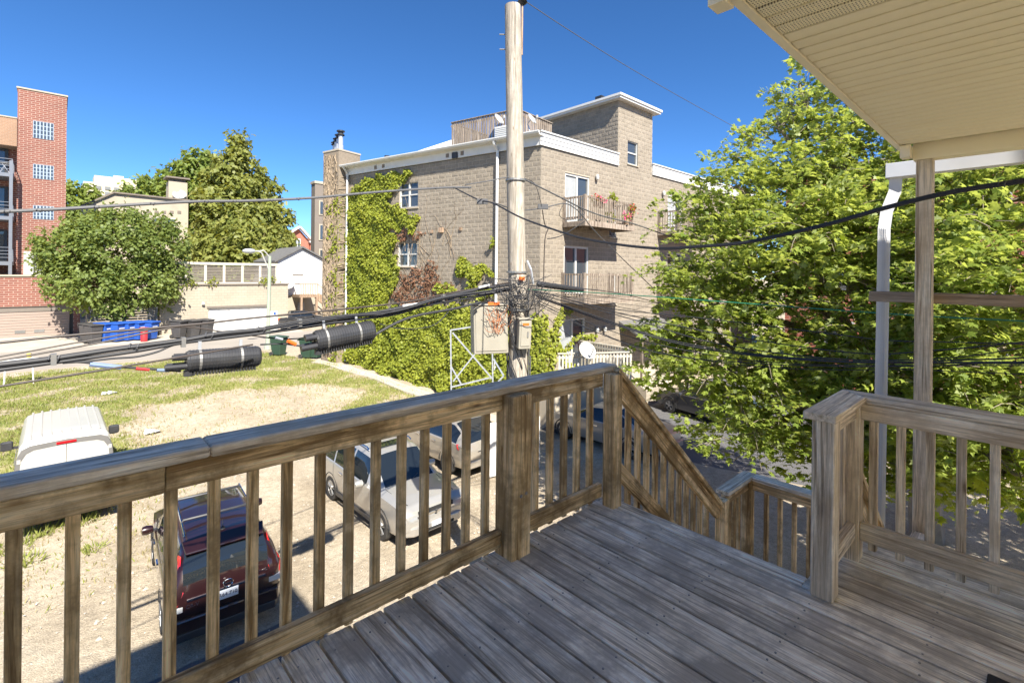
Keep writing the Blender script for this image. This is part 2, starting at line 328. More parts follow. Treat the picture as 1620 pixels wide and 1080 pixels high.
# ------------------------------------------------------------ building helpers
ORG = {}
def tag(o, label=None, cat=None, group=None, kind=None):
    if label: o['label'] = label
    if cat: o['category'] = cat
    if group: o['group'] = group
    if kind: o['kind'] = kind
    return o
def thing(name, label, cat, loc=(0, 0, 0), group=None, rz=0):
    o = bpy.data.objects.new(name, None); COL.objects.link(o); o.empty_display_size = .2
    o.location = loc; o.rotation_euler = (0, 0, rz); ORG[o.name] = Vector(loc) if not rz else Vector((0, 0, 0))
    return tag(o, label, cat, group)
def origin(o):
    while o is not None:
        if o.name in ORG: return ORG[o.name]
        o = o.parent
    return Vector((0, 0, 0))
class MB:
    def __init__(s): s.v = []; s.f = []
    def add(s, vs, fs):
        n = len(s.v); s.v += [tuple(v) for v in vs]; s.f += [tuple(i+n for i in f) for f in fs]; return s
    def box(s, x0, x1, y0, y1, z0, z1):
        return s.add([(x0, y0, z0), (x1, y0, z0), (x1, y1, z0), (x0, y1, z0), (x0, y0, z1), (x1, y0, z1), (x1, y1, z1), (x0, y1, z1)],
                     [(0, 3, 2, 1), (4, 5, 6, 7), (0, 1, 5, 4), (1, 2, 6, 5), (2, 3, 7, 6), (3, 0, 4, 7)])
    def cbox(s, x0, x1, y0, y1, z0, z1, c=.004):
        """box with chamfered edges"""
        vs = []
        for z, k in ((z0, c), (z0+c, 0), (z1-c, 0), (z1, c)):
            a0, a1, b0, b1 = x0+k, x1-k, y0+k, y1-k
            q = c*.8
            vs += [(a0+q, b0, z), (a1-q, b0, z), (a1, b0+q, z), (a1, b1-q, z), (a1-q, b1, z), (a0+q, b1, z), (a0, b1-q, z), (a0, b0+q, z)]
        fs = [tuple(range(7, -1, -1)), tuple(range(24, 32))]
        for k in range(3):
            for i in range(8): fs.append((k*8+i, k*8+(i+1) % 8, k*8+8+(i+1) % 8, k*8+8+i))
        return s.add(vs, fs)
    def obox(s, c, ux, uy, uz):
        """box from centre and three half-axis vectors"""
        c = Vector(c); ux, uy, uz = Vector(ux), Vector(uy), Vector(uz)
        vs = [c+ux*i+uy*j+uz*k for i, j, k in ((-1, -1, -1), (1, -1, -1), (1, 1, -1), (-1, 1, -1), (-1, -1, 1), (1, -1, 1), (1, 1, 1), (-1, 1, 1))]
        return s.add(vs, [(0, 3, 2, 1), (4, 5, 6, 7), (0, 1, 5, 4), (1, 2, 6, 5), (2, 3, 7, 6), (3, 0, 4, 7)])
    def beam(s, p, q, w, h, up=(0, 0, 1)):
        p, q = Vector(p), Vector(q); d = (q-p); l = d.length; d.normalize(); sd = d.cross(Vector(up)); sd.normalize(); u = sd.cross(d)
        return s.obox((p+q)/2, d*l/2, sd*w/2, u*h/2)
    def tube(s, pts, r, n=8, cap=True):
        pts = [Vector(p) for p in pts]; rr = r if isinstance(r, (list, tuple)) else [r]*len(pts); base = len(s.v); prev = None
        for i, p in enumerate(pts):
            t = (pts[min(i+1, len(pts)-1)]-pts[max(i-1, 0)])
            if t.length < 1e-9: t = Vector((0, 0, 1))
            t.normalize()
            if prev is None: a = t.cross(Vector((0, 0, 1))); a = a if a.length > .05 else t.cross(Vector((1, 0, 0)))
            else: a = prev-t*prev.dot(t)
            a.normalize(); prev = a; b = t.cross(a)
            for k in range(n):
                an = 2*math.pi*k/n; s.v.append(tuple(p+(a*math.cos(an)+b*math.sin(an))*rr[i]))
        for i in range(len(pts)-1):
            for k in range(n): s.f.append((base+i*n+k, base+i*n+(k+1) % n, base+(i+1)*n+(k+1) % n, base+(i+1)*n+k))
        if cap:
            s.f.append(tuple(base+k for k in range(n-1, -1, -1))); e = base+(len(pts)-1)*n; s.f.append(tuple(e+k for k in range(n)))
        return s
    def lathe(s, prof, c=(0, 0, 0), n=20, axis='z', a0=0, a1=2*math.pi):
        base = len(s.v); c = Vector(c); full = abs(a1-a0-2*math.pi) < 1e-6; m = n if full else n+1
        for r, h in prof:
            for k in range(m):
                an = a0+(a1-a0)*k/n; x, y = r*math.cos(an), r*math.sin(an)
                s.v.append(tuple(c+Vector({'z': (x, y, h), 'x': (h, x, y), 'y': (x, h, y)}[axis])))
        for i in range(len(prof)-1):
            for k in range(n): s.f.append((base+i*m+k, base+i*m+(k+1) % m, base+(i+1)*m+(k+1) % m, base+(i+1)*m+k))
        return s
    def prism(s, poly, ext):
        ext = Vector(ext); n = len(poly); vs = [Vector(p) for p in poly]; vs += [v+ext for v in vs]
        return s.add(vs, [tuple(range(n-1, -1, -1)), tuple(range(n, 2*n))]+[(i, (i+1) % n, n+(i+1) % n, n+i) for i in range(n)])
    def quad(s, *p): return s.add(p, [tuple(range(len(p)))])
    def build(s, name, mat, parent=None, smooth=False, kind=None, label=None, bevel=0):
        me = bpy.data.meshes.new(name); o_ = origin(parent)
        me.from_pydata([(x-o_.x, y-o_.y, z-o_.z) for x, y, z in s.v], [], s.f)
        if smooth:
            me.polygons.foreach_set('use_smooth', [True]*len(me.polygons))
        me.materials.append(MATS[mat]); me.update()
        o = bpy.data.objects.new(name, me); COL.objects.link(o); o.parent = parent
        if kind: o['kind'] = kind
        if label: o['label'] = label
        if bevel:
            b = o.modifiers.new('bevel', 'BEVEL'); b.width = bevel; b.segments = 2; b.limit_method = 'ANGLE'
        if smooth and len(me.polygons) < 60000:
            try:
                e = o.modifiers.new('split', 'EDGE_SPLIT'); e.split_angle = R(42)
            except Exception: pass
        return o
def inst(src, parent, loc, rot=None, scale=None, name=None):
    """another piece that shares the mesh of src"""
    o = bpy.data.objects.new(name or src.name.split('.')[0], src.data); COL.objects.link(o); o.parent = parent
    for m in src.modifiers:
        k = o.modifiers.new(m.name, m.type)
        if m.type == 'BEVEL': k.width = m.width; k.segments = m.segments; k.limit_method = m.limit_method
        if m.type == 'EDGE_SPLIT': k.split_angle = m.split_angle
    o.location = Vector(loc)
    if rot: o.rotation_euler = rot
    if scale: o.scale = scale
    return o
def copy_tree(o, parent=None):
    c = o.copy(); COL.objects.link(c); c.parent = parent
    if o.name in ORG: ORG[c.name] = ORG[o.name]
    for ch in list(o.children): copy_tree(ch, c)
    return c
def simple(name, mb, mat, label, cat, group=None, smooth=False, kind=None):
    o = mb.build(name, mat, None, smooth); return tag(o, label, cat, group, kind)
def np_mesh(name, V, tris, mat, parent=None, smooth=False, kind=None):
    me = bpy.data.meshes.new(name); o_ = origin(parent)
    V = np.asarray(V, dtype=np.float32)-np.array(tuple(o_), dtype=np.float32); tris = np.asarray(tris, dtype=np.int32)
    me.vertices.add(len(V)); me.vertices.foreach_set('co', V.ravel())
    me.loops.add(tris.size); me.loops.foreach_set('vertex_index', tris.ravel())
    k = tris.shape[1]; me.polygons.add(len(tris)); me.polygons.foreach_set('loop_start', np.arange(0, tris.size, k, dtype=np.int32))
    try: me.polygons.foreach_set('loop_total', np.full(len(tris), k, dtype=np.int32))
    except Exception: pass
    if smooth: me.polygons.foreach_set('use_smooth', np.ones(len(tris), dtype=bool))
    me.materials.append(MATS[mat]); me.update(calc_edges=True); me.validate()
    o = bpy.data.objects.new(name, me); COL.objects.link(o); o.parent = parent
    if kind: o['kind'] = kind
    return o
def unit(a): return a/np.maximum(np.linalg.norm(a, axis=1, keepdims=True), 1e-9)
def frames(tip, nrm):
    """orthonormal frames: y = tip direction, z close to nrm"""
    y = unit(tip); x = unit(np.cross(y, nrm)); z = np.cross(x, y); return np.stack([x, y, z], axis=2)
def leaf_verts(P, Fm, S, base):
    return (np.einsum('nij,kj->nki', Fm, base)*S[:, None, None]+P[:, None, :]).reshape(-1, 3)
def leaf_cloud(name, P, tip, nrm, S, base, tris, mat, parent, kind='stuff'):
    Fm = frames(tip, nrm); V = leaf_verts(P, Fm, S, base); k = len(base)
    T = (np.arange(len(P))[:, None, None]*k+np.asarray(tris)[None]).reshape(-1, len(tris[0]))
    return np_mesh(name, V, T, mat, parent, kind=kind)
# leaf outlines (x across, y to the tip, unit length)
MAPLE = np.array([(0, .38, 0), (0, 0, .0), (.20, .16, -.04), (.50, .22, -.10), (.30, .38, -.03), (.56, .66, -.12), (.22, .60, -.02), (.15, .74, -.01), (0, 1.08, -.10),
                  (-.15, .74, -.01), (-.22, .60, -.02), (-.56, .66, -.12), (-.30, .38, -.03), (-.50, .22, -.10), (-.20, .16, -.04)], dtype=float)
MAPLE_T = [(0, i, i+1) for i in range(1, 14)]+[(0, 14, 1)]
IVY = np.array([(0, 0, 0), (.48, .20, -.08), (.30, .62, -.03), (0, 1, -.12), (-.30, .62, -.03), (-.48, .20, -.08), (0, .45, .06)], dtype=float)
IVY_T = [(6, i, (i+1) % 6) for i in range(6)]
OVAL = np.array([(0, 0, 0), (.36, .40, -.05), (0, 1, -.08), (-.36, .40, -.05)], dtype=float); OVAL_T = [(0, 1, 2), (0, 2, 3)]
BLADE = np.array([(-.05, 0, 0), (.05, 0, 0), (.03, .6, .08), (0, 1, .25)], dtype=float); BLADE_T = [(0, 1, 2), (0, 2, 3)]
SPRAY = np.array([(0, 0, 0), (.30, .25, -.05), (.12, .45, 0), (.22, .75, -.1), (0, 1, -.2), (-.22, .75, -.1), (-.12, .45, 0), (-.30, .25, -.05)], dtype=float)
SPRAY_T = [(0, 1, 2), (0, 2, 6), (0, 6, 7), (2, 3, 4), (2, 4, 6), (4, 5, 6)]
def rand_dirs(n):
    v = nrg.normal(size=(n, 3)); return unit(v)
def catmull(pts, sub=6):
    pts = [Vector(p) for p in pts]
    if len(pts) < 3: return pts
    out = []; n = len(pts)
    for i in range(n-1):
        p0, p1, p2, p3 = pts[max(i-1, 0)], pts[i], pts[i+1], pts[min(i+2, n-1)]
        for k in range(sub):
            t = k/sub
            out.append(.5*((2*p1)+(p2-p0)*t+(2*p0-5*p1+4*p2-p3)*t*t+(3*p1-p0-3*p2+p3)*t**3))
    out.append(pts[-1]); return out
def inpoly(x, y, poly):
    c = False; j = len(poly)-1
    for i in range(len(poly)):
        xi, yi = poly[i]; xj, yj = poly[j]
        if (yi > y) != (yj > y) and x < (xj-xi)*(y-yi)/(yj-yi)+xi: c = not c
        j = i
    return c

# ------------------------------------------------------------ ground
def lin(a, b, n): return [a+(b-a)*i/(n-1) for i in range(n)]
xs = [-900, -300, -120, -60, -30]+lin(-18, 34, 150)+[40, 60, 100, 200, 500, 900]
ys = [-900, -200, -60, -20, -5]+lin(1, 36, 120)+[38, 45, 60, 100, 200, 400, 900]
def fbm(x, y, s=1.):
    return (math.sin(x*1.3*s+1.7*math.sin(y*.9*s))+math.sin(y*1.7*s+1.3*math.sin(x*.7*s+2))+.6*math.sin(3.1*x*s+2.3*y*s)+.4*math.sin(5.3*y*s-4.1*x*s))/3
def cover(a, b):
    """0..1 how much grass grows here"""
    w = 14.78-.235*(b-14.25)/.972          # the ivy wall
    g = ss((b-16.2-.8*fbm(a, b, .5))/3.5)
    g *= 1-ss((b-32.6-.2*fbm(a, b, 1.2))/.5)
    d = math.hypot((a-5.6)/4.3, (b-21.2)/2.4)+.22*fbm(a, b, .7)
    g *= .12+.88*ss((d-.72)/.5)
    g *= .50+.60*ss((fbm(a*1.7+3, b*1.9, 1.0)+.55)/.9)
    if a > w-1.0: g *= 0
    if a < 3.5 and b < 20: g = max(g, .20*ss((b-11.5)/2)*(1-ss((a-2.2)/2)))
    return g
def asph(a, b):
    return max(ss((a-15.2+.25*(b-6))/1.2)*(1-ss((b-13.2)/.6))*ss((b-3.0-.5*fbm(a, b, .6))/1.5), ss((3.4-a)/.5)*ss((9.2-b)/.4)*ss((b-1)/1)*.9)
def rut(a, b):
    r_ = 0
    for c in (1.55, 3.05, 5.55, 7.05, 8.8, 10.4):
        w_ = c+.35*math.sin(b*.45+c); r_ = max(r_, math.exp(-((a-w_)/.22)**2)*(.55+.45*fbm(a*3, b, .8)))
    return max(0., min(1., r_*1.25))*ss((b-4)/2)*(1-ss((b-17)/4))
V = []; covs = []
for y in ys:
    for x in xs:
        V.append((x, y, gz(x, y)+(.03*fbm(x, y, 1.1) if 1 < y < 36 and -18 < x < 15 else 0))); covs.append((cover(x, y)*.62, asph(x, y), rut(x, y), 1))
nx = len(xs); Fq = [(j*nx+i, j*nx+i+1, (j+1)*nx+i+1, (j+1)*nx+i) for j in range(len(ys)-1) for i in range(nx-1)]
g = np_mesh('ground', V, Fq, 'lot_ground', smooth=True); g['kind'] = 'structure'
ca = g.data.color_attributes.new('cover', 'FLOAT_COLOR', 'POINT'); ca.data.foreach_set('color', np.array(covs, dtype=np.float32).ravel())
# alley slab and its apron, a strip walk along the ivy wall
def slab(name, poly, z, mat, thick=.12):
    o = MB().prism([(x, y, z-thick) for x, y in poly], (0, 0, thick)).build(name, mat); o['kind'] = 'structure'; return o
slab('alley', [(-70, 33.4), (60, 33.4), (60, 41.5), (-70, 41.5)], -3.45+.03, 'alley_concrete')
slab('driveway_apron', [(-30, 41.5), (15, 41.5), (15, 52), (-30, 52)], -3.45+.045, 'concrete')
slab('kerb_walk', [(-70, 32.2), (3.2, 32.2), (3.2, 32.9), (-70, 32.9)], -3.45+.03, 'concrete')
W2 = Vector((-.235, .972, 0)); C2 = Vector((14.78, 14.25, 0)); NW = Vector((-.972, -.235, 0))     # ivy wall: direction, corner, outward normal
wk = MB(); prev = None
for i in range(15):
    s_ = 1+i*.9; p = C2+W2*s_+NW*(.78+.05*math.sin(i*2.1)); q = C2+W2*s_+NW*(1.45+.08*math.sin(i*1.3))
    zz = gz(p.x, p.y)+.06
    cur = ((p.x, p.y, zz), (q.x, q.y, zz), (q.x, q.y, zz-.15))
    if prev: wk.quad(prev[0], cur[0], cur[1], prev[1]); wk.quad(prev[1], cur[1], cur[2], prev[2])
    prev = cur
o = wk.build('garden_path', 'concrete'); o['kind'] = 'structure'
# street markings by the far corner
for k, (x0, y0, x1, y1) in enumerate([(1037, 627, 1070, 646), (1046, 621, 1080, 640), (1070, 640, 1110, 660)]):
    p, q = atz(x0, y0, -4.575), atz(x1, y1, -4.575); d = (q-p).normalized(); n_ = Vector((-d.y, d.x, 0))*.07
    o = MB().prism([p-n_, q-n_, q+n_, p+n_], (0, 0, .004)).build('road_line', 'yellow_line'); o['kind'] = 'structure'

# grass and weeds, pebbles
def scatter_grass():
    P = []; D = []
    for _ in range(330000):
        a = rng.uniform(-14, 14); b = rng.uniform(11.5, 33)
        c = cover(a, b)
        if rng.random() < c*.52*(.5+.5*(fbm(a*2, b*2, 1.1) > -.3)): (D if rng.random() < .30+.45*(c < .6) else P).append((a, b, gz(a, b)))
    return P, D
Pg, Dg = scatter_grass()
for nm, pts, mt, lo, hi in (('grass', Pg, 'grass', .06, .15), ('dry_grass', Dg, 'grass_dry', .05, .13)):
    P = np.array(pts); n = len(P); k = 2
    P = np.repeat(P, k, axis=0)+np.c_[nrg.normal(0, .05, (n*k, 2)), np.zeros(n*k)]
    tip = np.c_[nrg.normal(0, .45, (n*k, 2)), np.ones(n*k)]; S = nrg.uniform(lo, hi, n*k)
    base = BLADE*np.array([1.9, 1, 1])
    o = leaf_cloud(nm, P, tip, rand_dirs(n*k), S, base, BLADE_T, mt, None)
    tag(o, 'short green lawn and weeds over the back of the vacant lot' if nm == 'grass' else 'straw coloured dry grass thinning out over the lot', 'grass')
# taller weed clumps
def weeds(name, spots, label, mat='grass'):
    P = []; T = []; S = []
    for a, b, r_, h in spots:
        for _ in range(int(90*r_/.3)):
            an = rng.uniform(0, 6.28); rr = r_*math.sqrt(rng.random()); P.append((a+rr*math.cos(an), b+rr*math.sin(an), gz(a, b)))
            T.append((rng.gauss(0, .4)+.5*math.cos(an), rng.gauss(0, .4)+.5*math.sin(an), 1)); S.append(h*rng.uniform(.5, 1.1))
    o = leaf_cloud(name, np.array(P), np.array(T), rand_dirs(len(P)), np.array(S), BLADE*np.array([1.3, 1, 1]), BLADE_T, mat, None)
    tag(o, label, 'weeds')
sp1 = []
for x, y, r_ in [(40, 890, .3), (60, 850, .35), (150, 800, .3), (170, 760, .35), (130, 830, .3), (215, 740, .4), (150, 870, .2), (20, 870, .35), (350, 905, .15), (95, 770, .4)]:
    p = atz(x, y, -4.58); sp1.append((p.x, p.y, r_, .22))
weeds('weed_patch', sp1, 'green weeds growing out of the dusty gravel behind the white van')
def pebbles():
    n = 5200; P = []
    for _ in range(n):
        a = rng.uniform(-2.5, 14); b = rng.uniform(8, 22); P.append((a, b, gz(a, b)+.005))
    P = np.array(P); B = np.array([(1, 0, 0), (-.5, .8, 0), (-.6, -.8, 0), (.1, .1, .7), (.9, .9, .1)], dtype=float)*.6
    return leaf_cloud('gravel', P, np.c_[nrg.normal(0, 1, (n, 2)), np.zeros(n)], np.tile([0., 0, 1.], (n, 1)), nrg.uniform(.015, .055, n)*np.where(nrg.random(n) < .06, 2, 1), B[:, [0, 1, 2]], [(0, 1, 3), (1, 2, 3), (2, 0, 3), (0, 4, 3)], 'concrete', None)
tag(pebbles(), 'loose pale stones scattered over the dusty gravel lot', 'gravel')
# scraps of litter
for x, y, lb in [(237, 675, 'scrap of white paper lying on the bare lot by the van'), (172, 622, 'flattened pale rag in the dry grass beyond the van')]:
    p = atz(x, y, gz(*atz(x, y, -4.2)[:2])); mb = MB()
    z = gz(p.x, p.y)+.02
    for i in range(5):
        q = (p.x+rng.uniform(-.15, .15), p.y+rng.uniform(-.15, .15))
        mb.add([(q[0]-.14, q[1]-.1, z), (q[0]+.16, q[1]-.07, z+.05), (q[0]+.12, q[1]+.13, z+.02), (q[0]-.1, q[1]+.1, z+.09)], [(0, 1, 2), (0, 2, 3)])
    simple('paper_scrap', mb, 'white_paint', lb, 'litter')

# ------------------------------------------------------------ the deck
deck = thing('wooden_deck', 'weathered grey plank deck in the foreground', 'deck')
PIT = .146
def board(i, x0, y0, y1):
    w = .1345+rng.uniform(-.002, .0015); dz = rng.uniform(-.0025, .0015)
    return MB().cbox(x0, x0+w, y0, y1, -.036+dz, dz, .004).build('deck_board', 'deck_wood', deck)
k = 0; nails = MB(); x = .6585-PIT*12
while x < 3.64:
    if x < 2.70: y0, y1 = -3.4, 2.03+rng.uniform(-.012, .012)  # boards lengthened out of view so their sunlit part bounces light
    else: y0, y1 = -3.4, .80+rng.uniform(-.006, .006)
    if 2.62 < x < 2.70: pass
    board(k, x+.003, y0, y1)
    for jy in (1.93, 1.55, 1.14, .73, .32, -.1):
        if jy < y1-.03:
            for fx in (.03, .108): nails.lathe([(.0, .0016), (.0042, .0012), (.0045, -.002)], (x+fx+rng.uniform(-.004, .004), jy+rng.uniform(-.008, .008), 0), 6)
    x += PIT; k += 1
nails.build('nail_heads', 'nail', deck, kind='stuff')
# the nosing board over the stair side, rim joists and joists
MB().cbox(2.706, 2.80, .80, 2.03, -.036, -.001, .004).build('nosing_board', 'deck_wood', deck)
MB().box(-1.2, 2.79, 1.985, 2.02, -.26, -.04).build('rim_joist', 'rail_wood_x', deck)
MB().box(2.745, 2.785, .70, 1.98, -.26, -.04).build('rim_joist', 'rail_wood_y', deck)
MB().box(3.60, 3.64, -3.4, .78, -.26, -.042).build('rim_joist', 'rail_wood_y', deck)
for jy in (1.55, 1.14, .73, .32, -.1, -.5, -.9, -1.7, -2.5, -3.3): MB().box(-1.1, 3.58 if jy < .75 else 2.73, jy-.019, jy+.019, -.24, -.042).build('joist', 'rail_wood_x', deck)
for px, py in ((.3, 1.92), (2.7, 1.92), (3.56, .70), (3.56, -3.3), (.3, -3.3)): MB().box(px-.07, px+.07, py-.07, py+.07, -4.58, -.27).build('support_post', 'rail_wood_z', deck)
for y_, x_ in ((.10, 2.63),):
    o = MB().cbox(2.15, 2.63, -.60, .135, .002, .014, .004); simple('door_mat', o, 'rubber_mat', 'corner of a black rubber mat on the deck', 'mat')

# ------------------------------------------------------------ railings
BAL = None
def baluster(parent, x, y, z0, z1, mat='rail_wood_z', w=.036):
    return MB().cbox(x-w/2, x+w/2, y-w/2, y+w/2, z0, z1, .003).build('baluster', mat, parent)
rl = thing('deck_railing', 'long brown timber railing along the left edge of the deck', 'railing', (1.3, 2.0, 0))
MB().cbox(-1.2, .395, 1.958, 2.100, .872, .912, .006).build('cap_rail', 'cap_wood_x', rl)
MB().cbox(.397, 2.80, 1.958, 2.100, .871, .911, .006).build('cap_rail', 'cap_wood_x', rl)
MB().cbox(-1.2, .268, 1.972, 2.010, .780, .8705, .004).build('top_rail', 'rail_wood_x', rl)
MB().cbox(.270, 1.768, 1.974, 2.012, .783, .870, .004).build('top_rail', 'rail_wood_x', rl)
MB().cbox(1.914, 2.658, 1.974, 2.012, .783, .870, .004).build('top_rail', 'rail_wood_x', rl)
MB().cbox(-1.2, .168, 1.972, 2.010, .040, .128, .004).build('bottom_rail', 'rail_wood_x', rl)
MB().cbox(.170, 1.768, 1.974, 2.012, .046, .138, .004).build('bottom_rail', 'rail_wood_x', rl)
MB().cbox(1.914, 2.658, 1.974, 2.012, .052, .142, .004).build('bottom_rail', 'rail_wood_x', rl)
bx = .55-.1275*13
for i in range(30):
    x = bx+.1275*i
    if 1.72 < x < 1.95 or x > 2.72: continue
    baluster(rl, x+rng.uniform(-.003, .003), 2.031, .012+rng.uniform(-.006, .004), .868)
MB().cbox(1.771, 1.911, 1.893, 2.033, -.6, .870, .006).build('post', 'rail_wood_z', rl)
MB().cbox(2.660, 2.750, 1.884, 1.974, -.6, .8705, .005).build('post', 'rail_wood_z', rl)
for fx, fz in ((1.835, .33), (1.872, .335)):
    MB().lathe([(0, -.003), (.009, -.003), (.010, .002)], (fx, 1.893, fz), 10, 'y').build('bolt_head', 'nail', rl)
# short return rail and newel on the far side of the stair opening, then the rail along the landing
rr = thing('landing_railing', 'grey weathered railing on the right of the deck with square newel', 'railing', (3.0, .7, 0))
mb = MB().cbox(0, .095, 0, .095, 0, .848, .006)
n3 = mb.build('newel_post', 'grey_wood_z', None); n3.parent = rr; n3.location = (2.655-3.0, .655-.7, 0); n3.rotation_euler = (R(.5), R(-1.2), 0)
MB().cbox(3.150, 3.240, .660, .750, -.3, .850, .005).build('post', 'grey_wood_z', rr)
MB().prism([(2.605, .635, .850), (3.150, .635, .850), (3.278, .772, .850), (2.605, .772, .850)], (0, 0, .036)).build('cap_rail', 'grey_wood_x', rr, bevel=.005)
MB().prism([(3.1545, .635, .850), (3.1545, -1.2, .850), (3.284, -1.2, .850), (3.284, .774, .850)], (0, 0, .037)).build('cap_rail', 'grey_wood_y', rr, bevel=.005)
MB().cbox(2.75, 3.149, .675, .713, .762, .849, .004).build('top_rail', 'grey_wood_x', rr)
MB().cbox(2.75, 3.149, .675, .713, .115, .205, .004).build('bottom_rail', 'grey_wood_x', rr)
MB().cbox(3.163, 3.201, -1.2, .659, .760, .848, .004).build('top_rail', 'grey_wood_y', rr)
MB().cbox(3.163, 3.201, -1.2, .659, .115, .207, .004).build('bottom_rail', 'grey_wood_y', rr)
for x in (2.86, 2.98, 3.09): baluster(rr, x, .732, .06, .846, 'grey_wood_z')
for i in range(14):
    y = .612-.1163*i
    baluster(rr, 3.221, y, .06, .845, 'grey_wood_z')
# stairs going down to the first landing, their rail, the landing and its rail
SL = -.878                                  # fall per metre run
st = thing('wooden_staircase', 'timber stairs going down from the deck opening', 'stairs', (3.4, 1.3, -.7))
NT = 7
for i in range(NT):
    x0 = 2.80+i*.232; z = -.204*(i+1)
    for kk in (0, 1): MB().cbox(x0+.004+kk*.128, x0+.128+kk*.128, .80, 1.87, z-.036, z, .004).build('tread', 'deck_wood', st)
for y in (.775, 1.875):
    MB().prism([(2.79, y, -.02), (2.79, y, -.30), (4.42, y, -1.74), (4.42, y, -1.46)], (0, .04, 0)).build('stringer', 'rail_wood_x', st)
# left stair rail
sr = thing('stair_railing', 'sloping brown handrail with balusters beside the stairs', 'railing', (3.5, 1.95, -.3))
def sloped(y0, y1, xa, xb, za, h, mat, name, par, sl=SL):
    th = math.atan(-sl); hh = h*math.cos(th); ln = (xb-xa)/math.cos(th); og = origin(par)
    mb = MB().add([(x+og.x, y+og.y, z+og.z) for x, y, z in ((0, y0, -hh), (ln, y0, -hh), (ln, y1, -hh), (0, y1, -hh), (0, y0, 0), (ln, y0, 0), (ln, y1, 0), (0, y1, 0))],
        [(0, 3, 2, 1), (4, 5, 6, 7), (0, 1, 5, 4), (1, 2, 6, 5), (2, 3, 7, 6), (3, 0, 4, 7)])
    o = mb.build(name, mat, par, bevel=.004); o.location = (xa-og.x, -og.y, za-og.z); o.rotation_euler = (0, th, 0); return o
sloped(1.900, 2.010, 2.752, 4.40, .905, .045, 'rail_wood_x', 'cap_rail', sr)
sloped(1.925, 1.963, 2.752, 4.34, .858, .135, 'rail_wood_x', 'top_rail', sr)
sloped(1.925, 1.963, 2.752, 4.34, .300, .125, 'rail_wood_x', 'bottom_rail', sr)
for i in range(12):
    x = 2.845+i*.1205; zt = .79+SL*(x-2.752)
    baluster(sr, x, 1.983, zt-.80, zt+.05)
MB().cbox(4.335, 4.425, 1.890, 1.980, -2.0, -.47, .005).build('newel_post', 'rail_wood_z', sr)
# right stair rail
sr2 = thing('stair_railing', 'brown sloping stair rail behind the grey landing post', 'railing', (3.8, .7, -.2))
sloped(.70, .81, 3.245, 4.42, .56, .045, 'rail_wood_x', 'cap_rail', sr2)
sloped(.74, .778, 3.245, 4.42, .513, .12, 'rail_wood_x', 'top_rail', sr2)
sloped(.74, .778, 3.245, 4.42, .05, .11, 'rail_wood_x', 'bottom_rail', sr2)
for i in range(9):
    x = 3.33+i*.12; zt = .46+SL*(x-3.245); baluster(sr2, x, .798, zt-.58, zt+.03)
MB().cbox(4.40, 4.49, .70, .79, -2.0, -.46, .005).build('newel_post', 'rail_wood_z', sr2)
# landing
ld = thing('stair_landing', 'small timber landing below the deck at the stair foot', 'landing', (4.9, 1.2, -1.45))
for i in range(7):
    MB().cbox(4.42+i*.146, 4.56+i*.146, .90, 1.98, -1.466, -1.43, .004).build('deck_board', 'deck_wood', ld)
MB().box(4.42, 5.44, 1.985, 2.02, -1.70, -1.44).build('rim_joist', 'rail_wood_x', ld)
for px, py in ((4.48, 1.9), (5.36, 1.9), (5.36, 1.0)): MB().box(px-.07, px+.07, py-.07, py+.07, -4.6, -1.71).build('support_post', 'rail_wood_z', ld)
lr = thing('stair_landing_railing', 'low brown corner railing around the stair landing', 'railing', (5.0, 1.9, -1.43))
ZC = -.455
MB().prism([(4.43, 1.90, ZC), (5.055, 1.90, ZC), (5.055, 2.02, ZC), (4.43, 2.02, ZC)], (0, 0, .038)).build('cap_rail', 'grey_wood_x', lr, bevel=.005)
MB().prism([(4.938, 1.898, ZC+.001), (4.938, .95, ZC+.001), (5.058, .95, ZC+.001), (5.058, 1.898, ZC+.001)], (0, 0, .038)).build('cap_rail', 'grey_wood_y', lr, bevel=.005)
MB().cbox(4.43, 4.93, 1.925, 1.963, ZC-.09, ZC-.001, .004).build('top_rail', 'rail_wood_x', lr)
MB().cbox(4.43, 4.93, 1.925, 1.963, -1.37, -1.28, .004).build('bottom_rail', 'rail_wood_x', lr)
MB().cbox(4.955, 4.993, .95, 1.90, ZC-.09, ZC-.001, .004).build('top_rail', 'rail_wood_y', lr)
MB().cbox(4.955, 4.993, .95, 1.90, -1.37, -1.28, .004).build('bottom_rail', 'rail_wood_y', lr)
MB().cbox(4.935, 5.025, 1.905, 1.995, -1.7, ZC-.002, .005).build('post', 'rail_wood_z', lr)
for i in range(4): baluster(lr, 4.52+i*.105, 1.983, -1.40, ZC-.01)
for i in range(7): baluster(lr, 5.012, 1.79-i*.122, -1.40, ZC-.01)

MB().cbox(4.935, 5.025, .90, .949, -1.7, ZC-.002, .005).build('post', 'rail_wood_z', lr)
# ------------------------------------------------------------ porch roof over the right half, post, gutter
pr = thing('porch_roof', 'cream ribbed soffit of the porch roof overhead on the right', 'porch roof', (2.0, -.5, 2.4))
x = 1.94-.0843*52; i = 0
vent = None
while x < 4.12:
    is_v = x < 1.90
    # one rib of soffit panel: flat with a rolled groove at its side
    p0, p1 = -3.5, .652
    pts = [(x+.003, 2.432), (x+.0065, 2.403), (x+.012, 2.400), (x+.074, 2.400), (x+.0785, 2.403), (x+.0815, 2.432)]
    mb = MB(); n_ = len(pts)
    mb.add([(a, p0, z) for a, z in pts]+[(a, p1, z) for a, z in pts], [(j, j+1, n_+j+1, n_+j) for j in range(n_-1)])
    mb.build('soffit_panel', 'cream_vent' if is_v else 'cream_vinyl', pr, smooth=True)
    x += .0843; i += 1
MB().box(-2.6, 4.24, -3.5, .69, 2.434, 2.47).build('roof_decking', 'brown_wood', pr)
